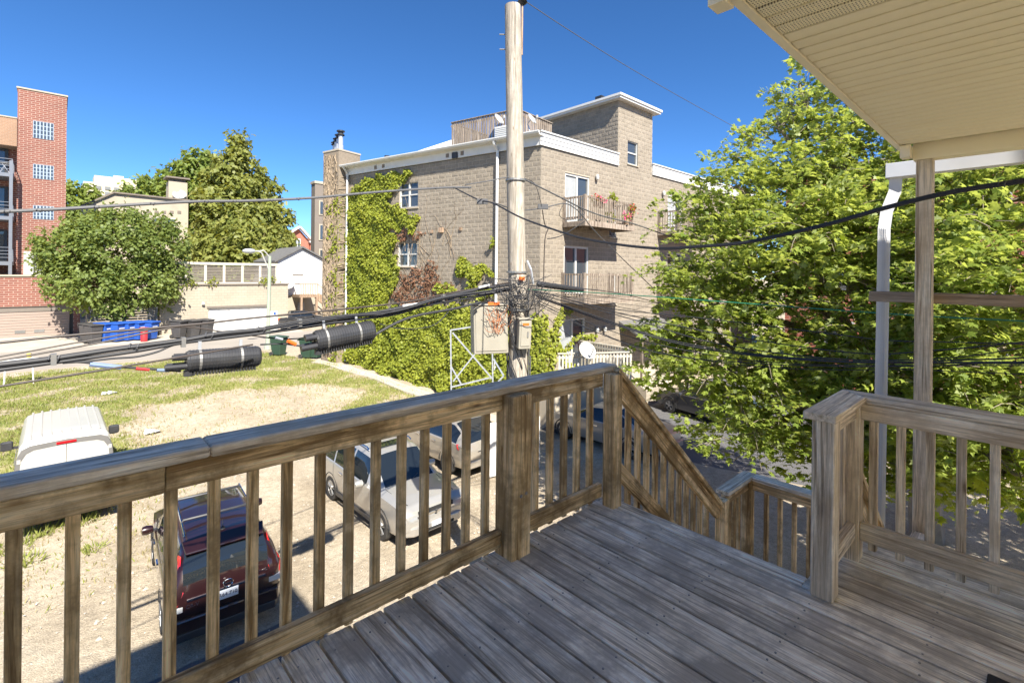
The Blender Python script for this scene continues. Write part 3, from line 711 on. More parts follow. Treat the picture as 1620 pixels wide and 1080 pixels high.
MB().prism([(-2.6, .70, 2.50), (-2.6, -3.5, 3.9), (4.35, -3.5, 3.9), (4.35, .70, 2.50)], (0, 0, .06)).build('roof_slope', 'shingle', pr)
MB().box(-2.6, 4.26, .655, .685, 2.392, 2.52).build('fascia', 'cream_trim', pr)
MB().prism([(-2.6, .686, 2.405), (-2.6, .686, 2.53), (-2.6, .735, 2.53), (-2.6, .735, 2.48), (-2.6, .72, 2.425), (-2.6, .705, 2.405)], (4.12, 0, 0)).build('gutter', 'cream_trim', pr)
MB().box(1.53, 1.60, .686, .74, 2.385, 2.535).build('gutter_end', 'cream_trim', pr)
MB().box(4.19, 4.30, -3.5, .60, 2.305, 2.415).build('beam', 'cream_vinyl', pr, bevel=.004)
MB().box(4.10, 4.19, .60, .654, 2.315, 2.395).build('fascia_return', 'cream_trim', pr)
rp = thing('roof_post', 'tall weathered timber post holding up the porch roof', 'post', (4.25, .54, -4.58))
MB().cbox(4.205, 4.290, .497, .585, -4.58, 2.304, .004).build('post', 'grey_wood_z', rp)
MB().box(3.66, 4.20, .50, .58, -.24, -.16).build('tie_beam', 'grey_wood_x', rp)
gt = thing('gutter_downspout', 'white eaves gutter with downspout beyond the roof post', 'downspout', (4.7, .8, 2.2))
MB().prism([(4.66, -2.5, 2.29), (4.73, -2.5, 2.285), (4.78, -2.5, 2.32), (4.785, -2.5, 2.385), (4.66, -2.5, 2.385)], (0, 3.14, 0)).build('gutter', 'gutter_white', gt)
MB().box(4.655, 4.79, .641, .83, 2.282, 2.392).build('gutter_end', 'gutter_white', gt, bevel=.003)
dsp = [Vector((4.72, .775, 2.285)), Vector((4.715, .78, 2.18)), Vector((4.69, .825, 2.03)), Vector((4.68, .838, 1.90)), Vector((4.66, .848, -.04)), Vector((4.65, .85, -1.40))]
mb = MB()
for a, b in zip(dsp[:-1], dsp[1:]):
    d = (b-a).normalized(); mb.beam(a-d*.01, b+d*.01, .078, .058, (1, .2, 0))
mb.build('pipe', 'gutter_white', gt)
mb = MB()
for kx in (-.022, -.008, .006, .020): mb.beam(dsp[3]+Vector((-.033, kx, 0)), dsp[5]+Vector((-.033, kx, 0)), .005, .006, (1, .2, 0))
mb.build('flute', 'gutter_white', gt)
cbm = thing('cross_rail', 'weathered horizontal board fixed behind the roof post', 'rail', (4.42, .3, 1.4))
MB().cbox(4.40, 4.438, -1.5, .875, 1.345, 1.420, .004).build('board', 'dark_rail', cbm)
MB().cbox(4.291, 4.399, .51, .56, 1.36, 1.405, .003).build('bracket', 'grey_wood_x', cbm)
# our own house behind the deck: it throws the shade the deck lies in
hs = thing('frame_house', 'cream sided house that the deck belongs to', 'house', (-1.0, -4.0, -4.6))
MB().box(-9.0, -.10, -13.0, -1.0, -4.6, 7.0).build('wall', 'cream_vinyl', hs)
MB().box(-9.15, .02, -13.2, -.9, 7.0, 7.15).build('roof', 'shingle', hs)
MB().box(3.80, 5.6, -9.0, -2.6, -4.6, 6.6).build('shade_block', 'cream_vinyl', hs)  # unseen block added to keep sun off the landing and downspout
MB().box(-.099, -.07, -2.4, -1.45, .02, 2.05).build('door', 'white_paint', hs)

# ------------------------------------------------------------ the block apartment building across the lot
B0 = 14.25                                     # plane of its balcony front (faces -y)
ZT = 6.85                                      # top of the block work
ab = thing('apartment_building', 'tan concrete block apartment building with balconies and ivy covered side', 'building', (15, 15, -4.6))
# local frames: front (u along +x), side (u along W2)
def front_pt(u, z, out=0): return Vector((C2.x+u, B0-out, z))
def side_pt(u, z, out=0): return Vector((C2.x+W2.x*u+NW.x*out, C2.y+W2.y*u+NW.y*out, z))
FRONT_LEN, SIDE_LEN = 22., 12.6
# openings as (u0, u1, z0, z1)
def fx_(x, y): p = atb(x, y, B0); return p.x-C2.x, p.z
DOORS = [(1.50, 3.22, 3.83, 5.98), (1.47, 3.20, .62, 2.78), (1.25, 3.0, -2.60, -.44)]
F_OPEN = list(DOORS)+[(10.15, 11.85, 3.9, 6.05), (10.15, 11.85, .65, 2.80), (6.23, 7.14, 7.12, 8.30),
          (4.75, 5.35, 3.35, 4.75), (4.75, 5.35, .1, 1.55), (4.7, 5.6, -4.6, -2.3)]
S_OPEN = [(7.05, 8.36, 4.78, 6.08), (7.08, 8.42, 1.84, 3.06), (9.6, 10.3, 4.9, 5.9), (10.4, 11.2, -1.6, -.9)]
def hit(o, u0, u1, z0, z1):
    for a, b, c, d in o:
        if u0 < b-.01 and u1 > a+.01 and z0 < d-.01 and z1 > c+.01: return (a, b, c, d)
    return None
BH, BW, J = .2032, .4064, .011
blocks = []           # (face, u0, u1, z0)
def lay(face, length, z0, z1, opens, u_start=0):
    nrow = int(round((z1-z0)/BH))
    for r_ in range(nrow):
        z = z0+r_*BH; u = u_start-(BW/2 if r_ % 2 else 0)
        while u < length-.05:
            a, b = max(u, u_start), min(u+BW, length)
            u += BW
            if b-a < .05: continue
            segs = [(a, b)]
            for (p, q, c, d) in opens:
                if z+BH*.5 > c and z+BH*.5 < d:
                    ns = []
                    for (s0, s1) in segs:
                        if q <= s0 or p >= s1: ns.append((s0, s1))
                        else:
                            if p-s0 > .04: ns.append((s0, p))
                            if s1-q > .04: ns.append((q, s1))
                    segs = ns
            for (s0, s1) in segs: blocks.append((face, s0, s1, z))
zb_ = ZT-56*BH
lay('F', FRONT_LEN, zb_, ZT, F_OPEN)
lay('S', SIDE_LEN, zb_, ZT, S_OPEN)
# stair tower on the roof: front face flush with the front, side face set along +y
TW0, TW1, TZ0, TZ1 = 5.42, 8.50, ZT, 10.10
for z in range(int((TZ1-TZ0)/BH)+1): pass
lay('F', TW1, TZ0, TZ0+16*BH, F_OPEN, TW0)
lay('T', 5.6, TZ0+BH, TZ0+16*BH, [])
def block_geo(face, u0, u1, z, jit=True):
    pt = {'F': lambda u, zz, o: front_pt(u, zz, o), 'S': lambda u, zz, o: side_pt(u, zz, o),
          'T': lambda u, zz, o: Vector((C2.x+TW0-o, B0+u, zz))}[face]
    a, b, c, d = u0+J/2, u1-J/2, z+J/2, z+BH-J/2
    if face == 'T': a, b = u1-J/2, u0+J/2
    if face == 'S': a, b = b, a
    o = lambda: .013+rng.uniform(-.003, .006)
    m_ = (a+b)/2
    vs = [pt(a, c, 0), pt(b, c, 0), pt(b, d, 0), pt(a, d, 0)]
    e = .008 if b > a else -.008
    vs += [pt(a+e, c+.006, .009), pt(b-e, c+.006, .009), pt(b-e, d-.006, .009), pt(a+e, d-.006, .009)]
    q = (b-a)*.3
    vs += [pt(a+q*.6, (c*2+d)/3, o()), pt(b-q*.6, (c*2+d)/3, o()), pt(b-q*.6, (c+2*d)/3, o()), pt(a+q*.6, (c+2*d)/3, o())]
    fs = [(0, 1, 5, 4), (1, 2, 6, 5), (2, 3, 7, 6), (3, 0, 4, 7), (4, 5, 9, 8), (5, 6, 10, 9), (6, 7, 11, 10), (7, 4, 8, 11), (8, 9, 10, 11)]
    return vs, fs
# nearest, best seen blocks are single pieces; the others are joined
def bkey(t):
    f, u0, u1, z = t; p = side_pt(u0, z) if f == 'S' else (front_pt(u0, z) if f == 'F' else Vector((C2.x+TW0, B0+u0, z)))
    return p.x*.679+p.y*.734+(0 if z > 1.8 else 50)
full = sorted([t for t in blocks if abs(t[2]-t[1]-BW) < .01], key=bkey)
single = set(full[:300]); rest = MB()
protos = {}
for f in 'FS':
    protos[f] = []
    for _ in range(6):
        vs, fs = block_geo(f, 0, BW, 0); base = vs[0]*0+(front_pt(0, 0) if f == 'F' else side_pt(0, 0))
        me = bpy.data.meshes.new('block'); me.from_pydata([tuple(v-base) for v in vs], [], fs); me.materials.append(MATS['split_block']); protos[f].append((me, base))
for t in blocks:
    if t in single and t[0] in protos:
        me, base = rng.choice(protos[t[0]])
        o = bpy.data.objects.new('block', me); COL.objects.link(o); o.parent = ab
        o.location = (front_pt(t[1], t[3]) if t[0] == 'F' else side_pt(t[1], t[3]))-origin(ab)
    else:
        vs, fs = block_geo(*t); rest.add(vs, fs)
rest.build('block_work', 'split_block', ab, kind='stuff')
# mortar backing with real openings
def backing(face, length, z0, z1, opens, u0=0):
    pt = front_pt if face == 'F' else side_pt
    us = sorted(set([u0, length]+[v for o in opens for v in o[:2] if u0 < v < length])); zs = sorted(set([z0, z1]+[v for o in opens for v in o[2:] if z0 < v < z1]))
    mb = MB()
    for a, b in zip(us[:-1], us[1:]):
        for c, d in zip(zs[:-1], zs[1:]):
            if not hit(opens, a, b, c, d):
                mb.quad(pt(a, c, .004), pt(b, c, .004), pt(b, d, .004), pt(a, d, .004))
    for a, b, c, d in opens:
        if a < u0 or b > length or c < z0-.6: continue
        for p, q in (((a, c), (b, c)), ((b, c), (b, d)), ((b, d), (a, d)), ((a, d), (a, c))):
            mb.quad(pt(p[0], p[1], .006), pt(q[0], q[1], .006), pt(q[0], q[1], -.16), pt(p[0], p[1], -.16))
    return mb
backing('F', FRONT_LEN, -5.2, ZT, F_OPEN).build('front_wall', 'mortar', ab)
backing('F', TW1, ZT, 10.1, F_OPEN, TW0).build('tower_wall', 'mortar', ab)
backing('S', SIDE_LEN, -5.2, ZT, S_OPEN).build('side_wall', 'mortar', ab)
x_t = C2.x+TW0
MB().quad((x_t+.0, B0, ZT), (x_t, B0+5.6, ZT), (x_t, B0+5.6, 10.1), (x_t, B0, 10.1)).build('tower_wall', 'mortar', ab)
mb = MB(); xr = C2.x+TW1
mb.quad((xr, B0, ZT), (xr, B0+5.6, ZT), (xr, B0+5.6, 10.1), (xr, B0, 10.1)); mb.quad((x_t, B0+5.6, ZT), (xr, B0+5.6, ZT), (xr, B0+5.6, 10.1), (x_t, B0+5.6, 10.1))
mb.build('tower_wall', 'mortar', ab)
# far walls and flat roof close the volume
pA, pB = side_pt(SIDE_LEN, 0), Vector((C2.x+FRONT_LEN, B0+14, 0))
mb = MB(); mb.quad((pA.x, pA.y, -5), (pB.x, pB.y, -5), (pB.x, pB.y, ZT), (pA.x, pA.y, ZT)); mb.quad((C2.x+FRONT_LEN, B0, -5), (pB.x, pB.y, -5), (pB.x, pB.y, ZT), (C2.x+FRONT_LEN, B0, ZT))
mb.build('rear_wall', 'mortar', ab)
MB().quad((C2.x, B0, ZT+.1), (C2.x+FRONT_LEN, B0, ZT+.1), (pB.x, pB.y, ZT+.1), (pA.x, pA.y, ZT+.1)).build('flat_roof', 'shingle', ab)
# windows and doors: frame, sashes, glass, blind
def window(face, u0, u1, z0, z1, par, sl='sash', frame=.06, curtain=False, mull=True, name='window'):
    pt = front_pt if face == 'F' else side_pt
    w = MB()
    def bar(a, b, c, d, o0, o1, mb=None):
        (mb or w).add([pt(a, c, o0), pt(b, c, o0), pt(b, d, o0), pt(a, d, o0), pt(a, c, o1), pt(b, c, o1), pt(b, d, o1), pt(a, d, o1)],
              [(0, 3, 2, 1), (4, 5, 6, 7), (0, 1, 5, 4), (1, 2, 6, 5), (2, 3, 7, 6), (3, 0, 4, 7)])
    bar(u0, u0+frame, z0, z1, -.14, -.03); bar(u1-frame, u1, z0, z1, -.14, -.03); bar(u0+frame, u1-frame, z1-frame, z1, -.14, -.032); bar(u0+frame, u1-frame, z0, z0+frame, -.14, -.032)
    um = (u0+u1)/2; zm = (z0+z1)/2
    if mull: bar(um-frame*.6, um+frame*.6, z0+frame, z1-frame, -.13, -.034)
    if sl == 'sash': bar(u0+frame, um-frame*.6 if mull else u1-frame, zm-.03, zm+.03, -.12, -.05)
    if sl == 'sash' and mull: bar(um+frame*.6, u1-frame, zm-.03, zm+.03, -.12, -.05)
    f = w.build(name, 'frame_white', par)
    g_ = MB().add([pt(u0+.02, z0+.02, -.10), pt(u1-.02, z0+.02, -.10), pt(u1-.02, z1-.02, -.10), pt(u0+.02, z1-.02, -.10)], [(0, 1, 2, 3)]); g_.build('pane', 'window_glass', f)
    if curtain:
        c_ = MB(); n_ = 16; cu0, cu1 = u0+.08, u0+(u1-u0)*.48
        if curtain == 'full': cu1 = u1-.08
        for i in range(n_): 
            a = cu0+(cu1-cu0)*i/n_; b = cu0+(cu1-cu0)*(i+1)/n_
            c_.quad(pt(a, z0+.08, -.085-.004*(i % 2)), pt(b, z0+.08, -.085-.004*((i+1) % 2)), pt(b, z1-.08, -.085-.004*((i+1) % 2)), pt(a, z1-.08, -.085-.004*(i % 2)))
        c_.build('blind', 'curtain', f)
    s_ = MB(); 
    s_.add([pt(u0-.05, z0-.06, .0), pt(u1+.05, z0-.06, .0), pt(u1+.05, z0, .0), pt(u0-.05, z0, .0), pt(u0-.05, z0-.06, .07), pt(u1+.05, z0-.06, .07), pt(u1+.05, z0-.015, .07), pt(u0-.05, z0-.015, .07)],
           [(0, 3, 2, 1), (4, 5, 6, 7), (0, 1, 5, 4), (1, 2, 6, 5), (2, 3, 7, 6), (3, 0, 4, 7)])
    s_.build('sill', 'cream_stone', f)
    return f
for i, d in enumerate(DOORS): window('F', *d, ab, sl='slide', frame=.09, curtain=(['half', False, 'half'][i]), name='sliding_door')
window('F', 10.15, 11.85, 3.9, 6.05, ab, sl='slide', frame=.09, curtain='half', name='sliding_door')
window('F', 10.15, 11.85, .65, 2.80, ab, sl='slide', frame=.09, name='sliding_door')
window('F', 6.23, 7.14, 7.12, 8.30, ab, mull=False, frame=.05)
window('F', 4.75, 5.35, 3.35, 4.75, ab, mull=False); window('F', 4.75, 5.35, .1, 1.55, ab, mull=False)
for s_ in S_OPEN[:3]: window('S', *s_, ab)
MB().quad(front_pt(4.7, -4.6, -.15), front_pt(5.6, -4.6, -.15), front_pt(5.6, -2.3, -.15), front_pt(4.7, -2.3, -.15)).build('door', 'dark_metal', ab)
# white clapboard parapet band on the front, in lapped strips, broken by the tower
def strip(u0, u1, z0, z1, o0, o1, mat='white_siding', name='fascia_board'):
    vs = [front_pt(u0, z0, 0), front_pt(u1, z0, 0), front_pt(u1, z1, 0), front_pt(u0, z1, 0), front_pt(u0, z0, o0), front_pt(u1, z0, o0), front_pt(u1, z1, o1), front_pt(u0, z1, o1)]
    return MB().add(vs, [(0, 3, 2, 1), (4, 5, 6, 7), (0, 1, 5, 4), (1, 2, 6, 5), (2, 3, 7, 6), (3, 0, 4, 7)]).build(name, mat, ab)
for u0, u1 in ((-.12, TW0-.01), (TW1+.01, FRONT_LEN)):
    for kz in range(3): strip(u0, u1, ZT+.02+kz*.185, ZT+.2+kz*.185, .085, .055)
    strip(u0-.05, u1, ZT+.575, ZT+.63, .12, .12, 'white_paint', 'coping')
# eave on the side: soffit box and gutter
def sbar(u0, u1, z0, z1, o0, o1, mat, name, par=ab):
    vs = []
    for z in (z0, z1):
        for o_, u in ((o0, u0), (o1, u0), (o1, u1), (o0, u1)): vs.append(side_pt(u, z, o_))
    return MB().add(vs, [(0, 1, 2, 3), (7, 6, 5, 4), (0, 4, 5, 1), (1, 5, 6, 2), (2, 6, 7, 3), (3, 7, 4, 0)]).build(name, mat, par)
sbar(-.02, SIDE_LEN+.1, ZT+.03, ZT+.40, .0, .09, 'white_siding', 'frieze')
sbar(-.10, SIDE_LEN+.15, ZT+.40, ZT+.44, .0, .38, 'white_siding', 'soffit')
gp = [(.39, .42), (.39, .53), (.53, .53), (.53, .49), (.48, .42)]
mb = MB(); n_ = len(gp)
mb.add([side_pt(-.15, ZT+z, o) for o, z in gp]+[side_pt(SIDE_LEN+.2, ZT+z, o) for o, z in gp], [tuple(range(n_)), tuple(range(2*n_-1, n_-1, -1))]+[(i, (i+1) % n_, n_+(i+1) % n_, n_+i) for i in range(n_)])
mb.build('gutter', 'white_paint', ab)
# asphalt shingle slope behind the gutter and the gable beyond
def quad3(*p): return MB().quad(*p)
mb = MB().quad(side_pt(-.1, ZT+.54, .42), side_pt(SIDE_LEN, ZT+.54, .42), side_pt(SIDE_LEN, ZT+.80, -.3), side_pt(-.1, ZT+.80, -.3)); mb.build('roof_edge', 'shingle', ab)
r0, r1 = side_pt(12.4, ZT+.55, .30), side_pt(6.0, ZT+.55, .30)
g0, g1 = side_pt(12.6, ZT+1.35, -3.2), side_pt(6.6, ZT+1.75, -3.2)
MB().quad(r0, r1, g1, g0).build('roof_slope', 'shingle', ab)
mb = MB(); q0, q1, q2 = side_pt(8.1, ZT+.56, .1), side_pt(4.9, ZT+.56, -1.0), side_pt(6.4, ZT+1.78, -2.2)
mb.add([q0, q1, q2, q0+Vector((.15, .15, 0)), q1+Vector((.15, .15, 0)), q2+Vector((.15, .15, 0))], [(0, 1, 2), (3, 5, 4), (0, 2, 5, 3), (2, 1, 4, 5)]); mb.build('gable', 'white_siding', ab)
for u, o_ in ((10.3, -.9), (10.0, -1.2)):
    p = side_pt(u, ZT+.85, o_); MB().lathe([(.09, -.3), (.09, .12), (.16, .12), (.16, .2), (0, .22)], p, 10).build('roof_vent', 'dark_metal', ab)
# vents in the frieze, lamps, small boxes on the side wall
for u in (4.1, 5.0, 10.0, 9.4): sbar(u, u+.16, ZT+.12, ZT+.30, .091, .12, 'stucco_grey', 'vent')
sbar(4.45, 4.75, ZT+.02, ZT+.30, .091, .17, 'dark_metal', 'floodlight')
sbar(5.32, 5.54, 3.45, 3.68, .03, .16, 'brown_wood', 'vent_hood'); sbar(4.2, 4.36, 3.5, 3.65, .03, .07, 'brown_wood', 'vent_hood'); sbar(6.0, 6.15, 3.45, 3.6, .03, .07, 'brown_wood', 'vent_hood')
for u, z in ((3.64, 6.05), (9.55, 6.0), (3.75, -1.05), (4.35, -1.05)):
    p = front_pt(u, z, .12); MB().lathe([(0, -.16), (.07, -.12), (.10, 0), (.07, .10), (.03, .14)], p, 10).build('wall_lamp', 'dish_grey', ab, smooth=True)
# downspout at the corner
ds = [side_pt(2.15, ZT+.42, .44), side_pt(2.15, ZT+.30, .40), side_pt(2.16, ZT+.05, .12), side_pt(2.16, -4.3, .12)]
MB().tube(ds, .065, 6).build('downspout', 'white_paint', ab)
ds = [side_pt(12.3, ZT+.42, .44), side_pt(12.35, ZT+.1, .12), side_pt(12.35, -3.4, .12)]; MB().tube(ds, .06, 6).build('downspout', 'white_paint', ab)
# tower roof
TY = B0+5.7
rf = MB().prism([(x_t-.32, B0-.32, TZ1), (xr+.32, B0-.32, TZ1), (xr+.32, TY, TZ1), (x_t-.32, TY, TZ1)], (0, 0, .10)).build('tower_eave', 'white_paint', ab)
MB().prism([(x_t-.38, B0-.38, TZ1+.102), (xr+.38, B0-.38, TZ1+.102), (xr+.38, TY, TZ1+.102), (x_t-.38, TY, TZ1+.102)], (0, 0, .11)).build('gutter', 'white_paint', ab)
ap = ((x_t+xr)/2, (B0+TY)/2+.2, TZ1+.75)
mb = MB(); b4 = [(x_t-.3, B0-.3, TZ1+.215), (xr+.3, B0-.3, TZ1+.215), (xr+.3, TY, TZ1+.215), (x_t-.3, TY, TZ1+.215)]
for i in range(4): mb.add([b4[i], b4[(i+1) % 4], ap], [(0, 1, 2)])
mb.build('tower_roof', 'shingle', ab)
MB().box(x_t+.2, x_t+.5, B0+1.2, B0+1.6, TZ1+.4, TZ1+.62).build('roof_vent', 'dark_metal', ab)
MB().tube([(x_t-.1, TY-.2, TZ1+.05), (x_t-.1, TY-.2, ZT+.1)], .05, 6).build('downspout', 'white_paint', ab)
# chimney with four flues
cu0, cu1 = 12.55, 13.9
chb = MB()
chim_pts = [side_pt(cu0, 0, .55), side_pt(cu1, 0, .55), side_pt(cu1, 0, -.9), side_pt(cu0, 0, -.9)]
ch = MB().prism([(p.x, p.y, -5) for p in reversed(chim_pts)], (0, 0, 13.2)).build('chimney', 'chimney_block', ab)
def side_rough(mb): pass
cap = [side_pt(cu0-.03, 0, .58), side_pt(cu1+.03, 0, .58), side_pt(cu1+.03, 0, -.93), side_pt(cu0-.03, 0, -.93)]
MB().prism([(p.x, p.y, 8.2) for p in reversed(cap)], (0, 0, .09)).build('chimney_cap', 'cream_stone', ch)
for k in range(4):
    p = side_pt(cu0+.2+k*.33, 8.29, .28-k*.12); q_ = 1.25-k*.17
    fl_ = MB().lathe([(.16, 0), (.15, .2*q_), (.13, .22*q_), (.13, .62*q_)], p, 12).build('flue', 'galv', ch, smooth=True); MB().lathe([(.21, .64*q_), (.21, .68*q_), (.14, .74*q_), (.14, .78*q_), (.22, .80*q_), (.22, .85*q_), (0, .90*q_)], p, 12).build('flue_cap', 'dark_metal', ch, smooth=True)
# front balconies: deck, posts, rails, pickets
def balcony(u0, u1, zf, dep=1.25, under=True, flip=False):
    b = MB(); b.box(C2.x+u0, C2.x+u1, B0-dep, B0-.03, zf-.06, zf); o = b.build('balcony', 'balcony_wood', ab)
    MB().box(C2.x+u0-.02, C2.x+u1+.02, B0-dep-.04, B0-dep-.002, zf-.22, zf+.01).build('rim_board', 'balcony_wood', o)
    for u in (u0-.022, u1-.018): MB().box(C2.x+u, C2.x+u+.04, B0-dep, B0-.03, zf-.22, zf-.061).build('rim_board', 'balcony_wood', o)
    for u, d_ in ((u0, dep), (u1-.1, dep), (u0, .12), (u1-.1, .12), ((u0+u1)/2-.05 if u1-u0 > 2.8 else u0+.001, dep)):
        MB().box(C2.x+u, C2.x+u+.1, B0-d_, B0-d_+.1, zf, zf+1.10).build('post', 'balcony_wood', o)
    for z in (.12, .98):
        MB().box(C2.x+u0+.1, C2.x+u1-.1, B0-dep+.03, B0-dep+.07, zf+z, zf+z+.08).build('rail', 'balcony_wood', o)
        for u in (u0+.03, u1-.07): MB().box(C2.x+u, C2.x+u+.04, B0-dep+.1, B0-.12, zf+z, zf+z+.08).build('rail', 'balcony_wood', o)
    n_ = int((u1-u0-.2)/.135)
    for i in range(n_):
        u = u0+.14+i*(u1-u0-.28)/max(1, n_-1); MB().box(C2.x+u-.022, C2.x+u+.022, B0-dep+.005, B0-dep+.029, zf+.06, zf+1.06+rng.uniform(-.01, .01)).build('picket', 'balcony_wood', o)
    for s_ in (u0+.006, u1-.03):
        for i in range(7):
            y = B0-dep+.2+i*(dep-.36)/6; MB().box(C2.x+s_, C2.x+s_+.022, y-.022, y+.022, zf+.06, zf+1.06).build('picket', 'balcony_wood', o)
    for i in range(5):
        MB().beam((C2.x+u0+.1+(u1-u0-.2)*i/4, B0-dep+.05, zf-.14), (C2.x+u0+.1+(u1-u0-.2)*i/4, B0-.05, zf-.14), .04, .15).build('joist', 'balcony_wood', o)
    return o
balcony(1.35, 4.95, 3.78); balcony(1.30, 4.90, .50, 1.3); balcony(9.1, 12.6, 3.9); balcony(9.1, 12.6, .62)
# roof deck fence on top of the side, and a dish and a cooler on it
rf = thing('roof_deck_fence', 'grey picket fence around the roof deck of the apartment building', 'fence', tuple(side_pt(3, ZT+.5, 0)))
k = 0
def fence_run(p, q, z0, z1, par, mat='balcony_wood', step=.15, w=.115):
    p, q = Vector(p), Vector(q); d = q-p; n_ = max(2, int(d.length/step)); d.normalize(); sd = Vector((-d.y, d.x, 0))
    for i in range(n_):
        c = p+(q-p)*((i+.5)/n_); MB().obox((c.x, c.y, (z0+z1)/2+rng.uniform(-.015, .015)), d*w/2, sd*.011, (0, 0, (z1-z0)/2)).build('picket', mat, par)
    for z in (z0+.12, z1-.14): MB().beam((p.x+sd.x*.03, p.y+sd.y*.03, z), (q.x+sd.x*.03, q.y+sd.y*.03, z), .04, .08).build('rail', mat, par)
    MB().beam((p.x, p.y, z1+.03), (q.x, q.y, z1+.03), .11, .035).build('cap_rail', mat, par)
fence_run(side_pt(5.4, 0, -.55), side_pt(1.6, 0, -.55), ZT+.62, ZT+1.95, rf)
fence_run(side_pt(1.6, 0, -.55), side_pt(1.3, 0, -3.2), ZT+.62, ZT+1.95, rf)
fence_run(side_pt(5.4, 0, -.55), side_pt(5.2, 0, -3.2), ZT+.62, ZT+1.95, rf)
def dish(loc, az, r_, label, group, stand=.5, el=30):
    t = thing('satellite_dish', label, 'dish', loc, group)
    d = Vector((math.cos(az)*math.cos(R(el)), math.sin(az)*math.cos(R(el)), math.sin(R(el)))); x_ = d.cross(Vector((0, 0, 1))).normalized(); y_ = x_.cross(d)
    c = Vector(loc)+Vector((0, 0, stand)); mb = MB(); n_ = 24; rings = 6
    vs = [c-d*.10*r_]; fs = []
    for i in range(1, rings+1):
        rr_ = r_*i/rings
        for k in range(n_):
            a = 2*math.pi*k/n_; vs.append(c+x_*math.cos(a)*rr_*1.08+y_*math.sin(a)*rr_+d*(.28*rr_*rr_/r_-.10*r_))
    for k in range(n_): fs.append((0, 1+k, 1+(k+1) % n_))
    for i in range(rings-1):
        for k in range(n_): fs.append((1+i*n_+k, 1+i*n_+n_+k, 1+i*n_+n_+(k+1) % n_, 1+i*n_+(k+1) % n_))
    mb.add(vs, fs); mb.build('reflector', 'dish_grey', t, smooth=True)
    f = c+d*r_*1.1-y_*r_*.35
    MB().tube([c-y_*r_*.95, f], .018, 5).build('arm', 'galv', t); MB().lathe([(0, -.06), (.045, -.05), (.05, .06), (0, .07)], f, 8).build('receiver', 'dish_grey', t)
    MB().tube([c-d*.1*r_, c-d*.22-Vector((0, 0, .06)), Vector(loc)], .025, 6).build('mast', 'galv', t)
    return t
SAZ = math.atan2(-.85, .2)
dish(tuple(side_pt(2.35, ZT+.6, -.2)), SAZ, .27, 'white satellite dish beside the roof deck fence on the left', 'satellite dishes', .95)
dish(tuple(side_pt(.75, ZT+.6, -.4)), SAZ, .25, 'satellite dish on the roof half hidden right behind the utility pole', 'satellite dishes', .75)
t = thing('air_conditioner', 'beige rooftop cooling unit at the foot of the roof fence', 'air conditioner', tuple(side_pt(2.1, ZT+.6, .0)))
p = side_pt(2.0, ZT+.6, -.15); mb = MB(); mb.obox((p.x, p.y, ZT+.88), W2*.42, NW*.16, (0, 0, .28)); mb.build('casing', 'white_paint', t, bevel=.02)
for k in range(6): MB().obox(Vector((p.x, p.y, ZT+.68+k*.08))+NW*.165, W2*.38, NW*.012, (0, 0, .012)).build('louvre', 'frame_white', t)
# potted plants on the upper balcony
for i, (u, z, kind) in enumerate([(2.3, 4.78, 'flower_red'), (2.7, 4.75, 'flower_pink'), (3.5, 4.9, 'leaf_ivy'), (3.3, 4.1, 'leaf_ivy'), (4.3, 4.15, 'flower_pink'), (4.75, 4.55, 'flower_red')]):
    lbl = ['red flowers in a box on the top balcony by the sliding door', 'pink flowers in a box on the top balcony next to the corner post', 'spiky pale green plant rising above the top balcony rail', 'pale green potted plant behind the top balcony pickets', 'magenta flowers hanging on the front of the top balcony', 'red hanging basket at the right end of the top balcony'][i]
    loc = front_pt(u, z, 1.30 if i > 3 else 1.08); t = thing('potted_plant', lbl, 'plant', tuple(loc), 'plants on the top balcony')
    MB().lathe([(0, -.32), (.10, -.32), (.14, -.1), (.13, -.1)], loc, 10).build('pot', 'pot_teal' if i == 3 else 'brown_wood', t)
    n_ = 70; P = np.array(loc)+nrg.normal(0, .11, (n_, 3))*np.array([1.2, .7, .8]); tip = rand_dirs(n_)+np.array([0, -.3, .7 if i in (2, 3) else .1])
    leaf_cloud('foliage', P, tip, rand_dirs(n_), nrg.uniform(.08, .22 if i in (2, 3) else .12, n_), OVAL, OVAL_T, 'leaf_ivy', t)
    if kind.startswith('fl'):
        n_ = 60; P = np.array(loc)+nrg.normal(0, .12, (n_, 3))*np.array([1.2, .8, .7])+np.array([0, -.05, .04]); leaf_cloud('bloom', P, rand_dirs(n_), rand_dirs(n_), nrg.uniform(.06, .11, n_), OVAL, OVAL_T, kind, t)
# patio fence, dish and dark shadow sheet at street level
pf = thing('patio_fence', 'tan picket patio fence at the foot of the apartment balconies', 'fence', (16.5, 12.6, -3))
p0, p1, p2 = atd(882, 575, 19.3), atd(1000, 575, 19.9), atd(1000, 575, 22.2)
fence_run((p0.x, p0.y, 0), (p1.x, p1.y, 0), -3.0, -1.62, pf, 'fence_tan', .14, .07); fence_run((p1.x, p1.y, 0), (p1.x+.3, B0-.05, 0), -3.0, -1.5, pf, 'fence_tan', .14, .10)
MB().prism([(p0.x, p0.y+.1, -4.6), (p1.x, p1.y+.1, -4.6), (p1.x+.3, B0-.04, -4.6), (p0.x, B0-.04, -4.6)], (0, 0, 1.58)).build('patio_base', 'cream_stone', pf)
pd = atd(928, 556, 19.2); dish((pd.x, pd.y, -1.75), math.atan2(-.95, -.2), .36, 'large white satellite dish on the patio fence near the street', 'satellite dishes', .30)
cn = thing('wall_shadow_sheet', 'sloping dark sheet standing in for wall shadow by the street door', 'shadow sheet', tuple(front_pt(6.0, -1.6, .8)))
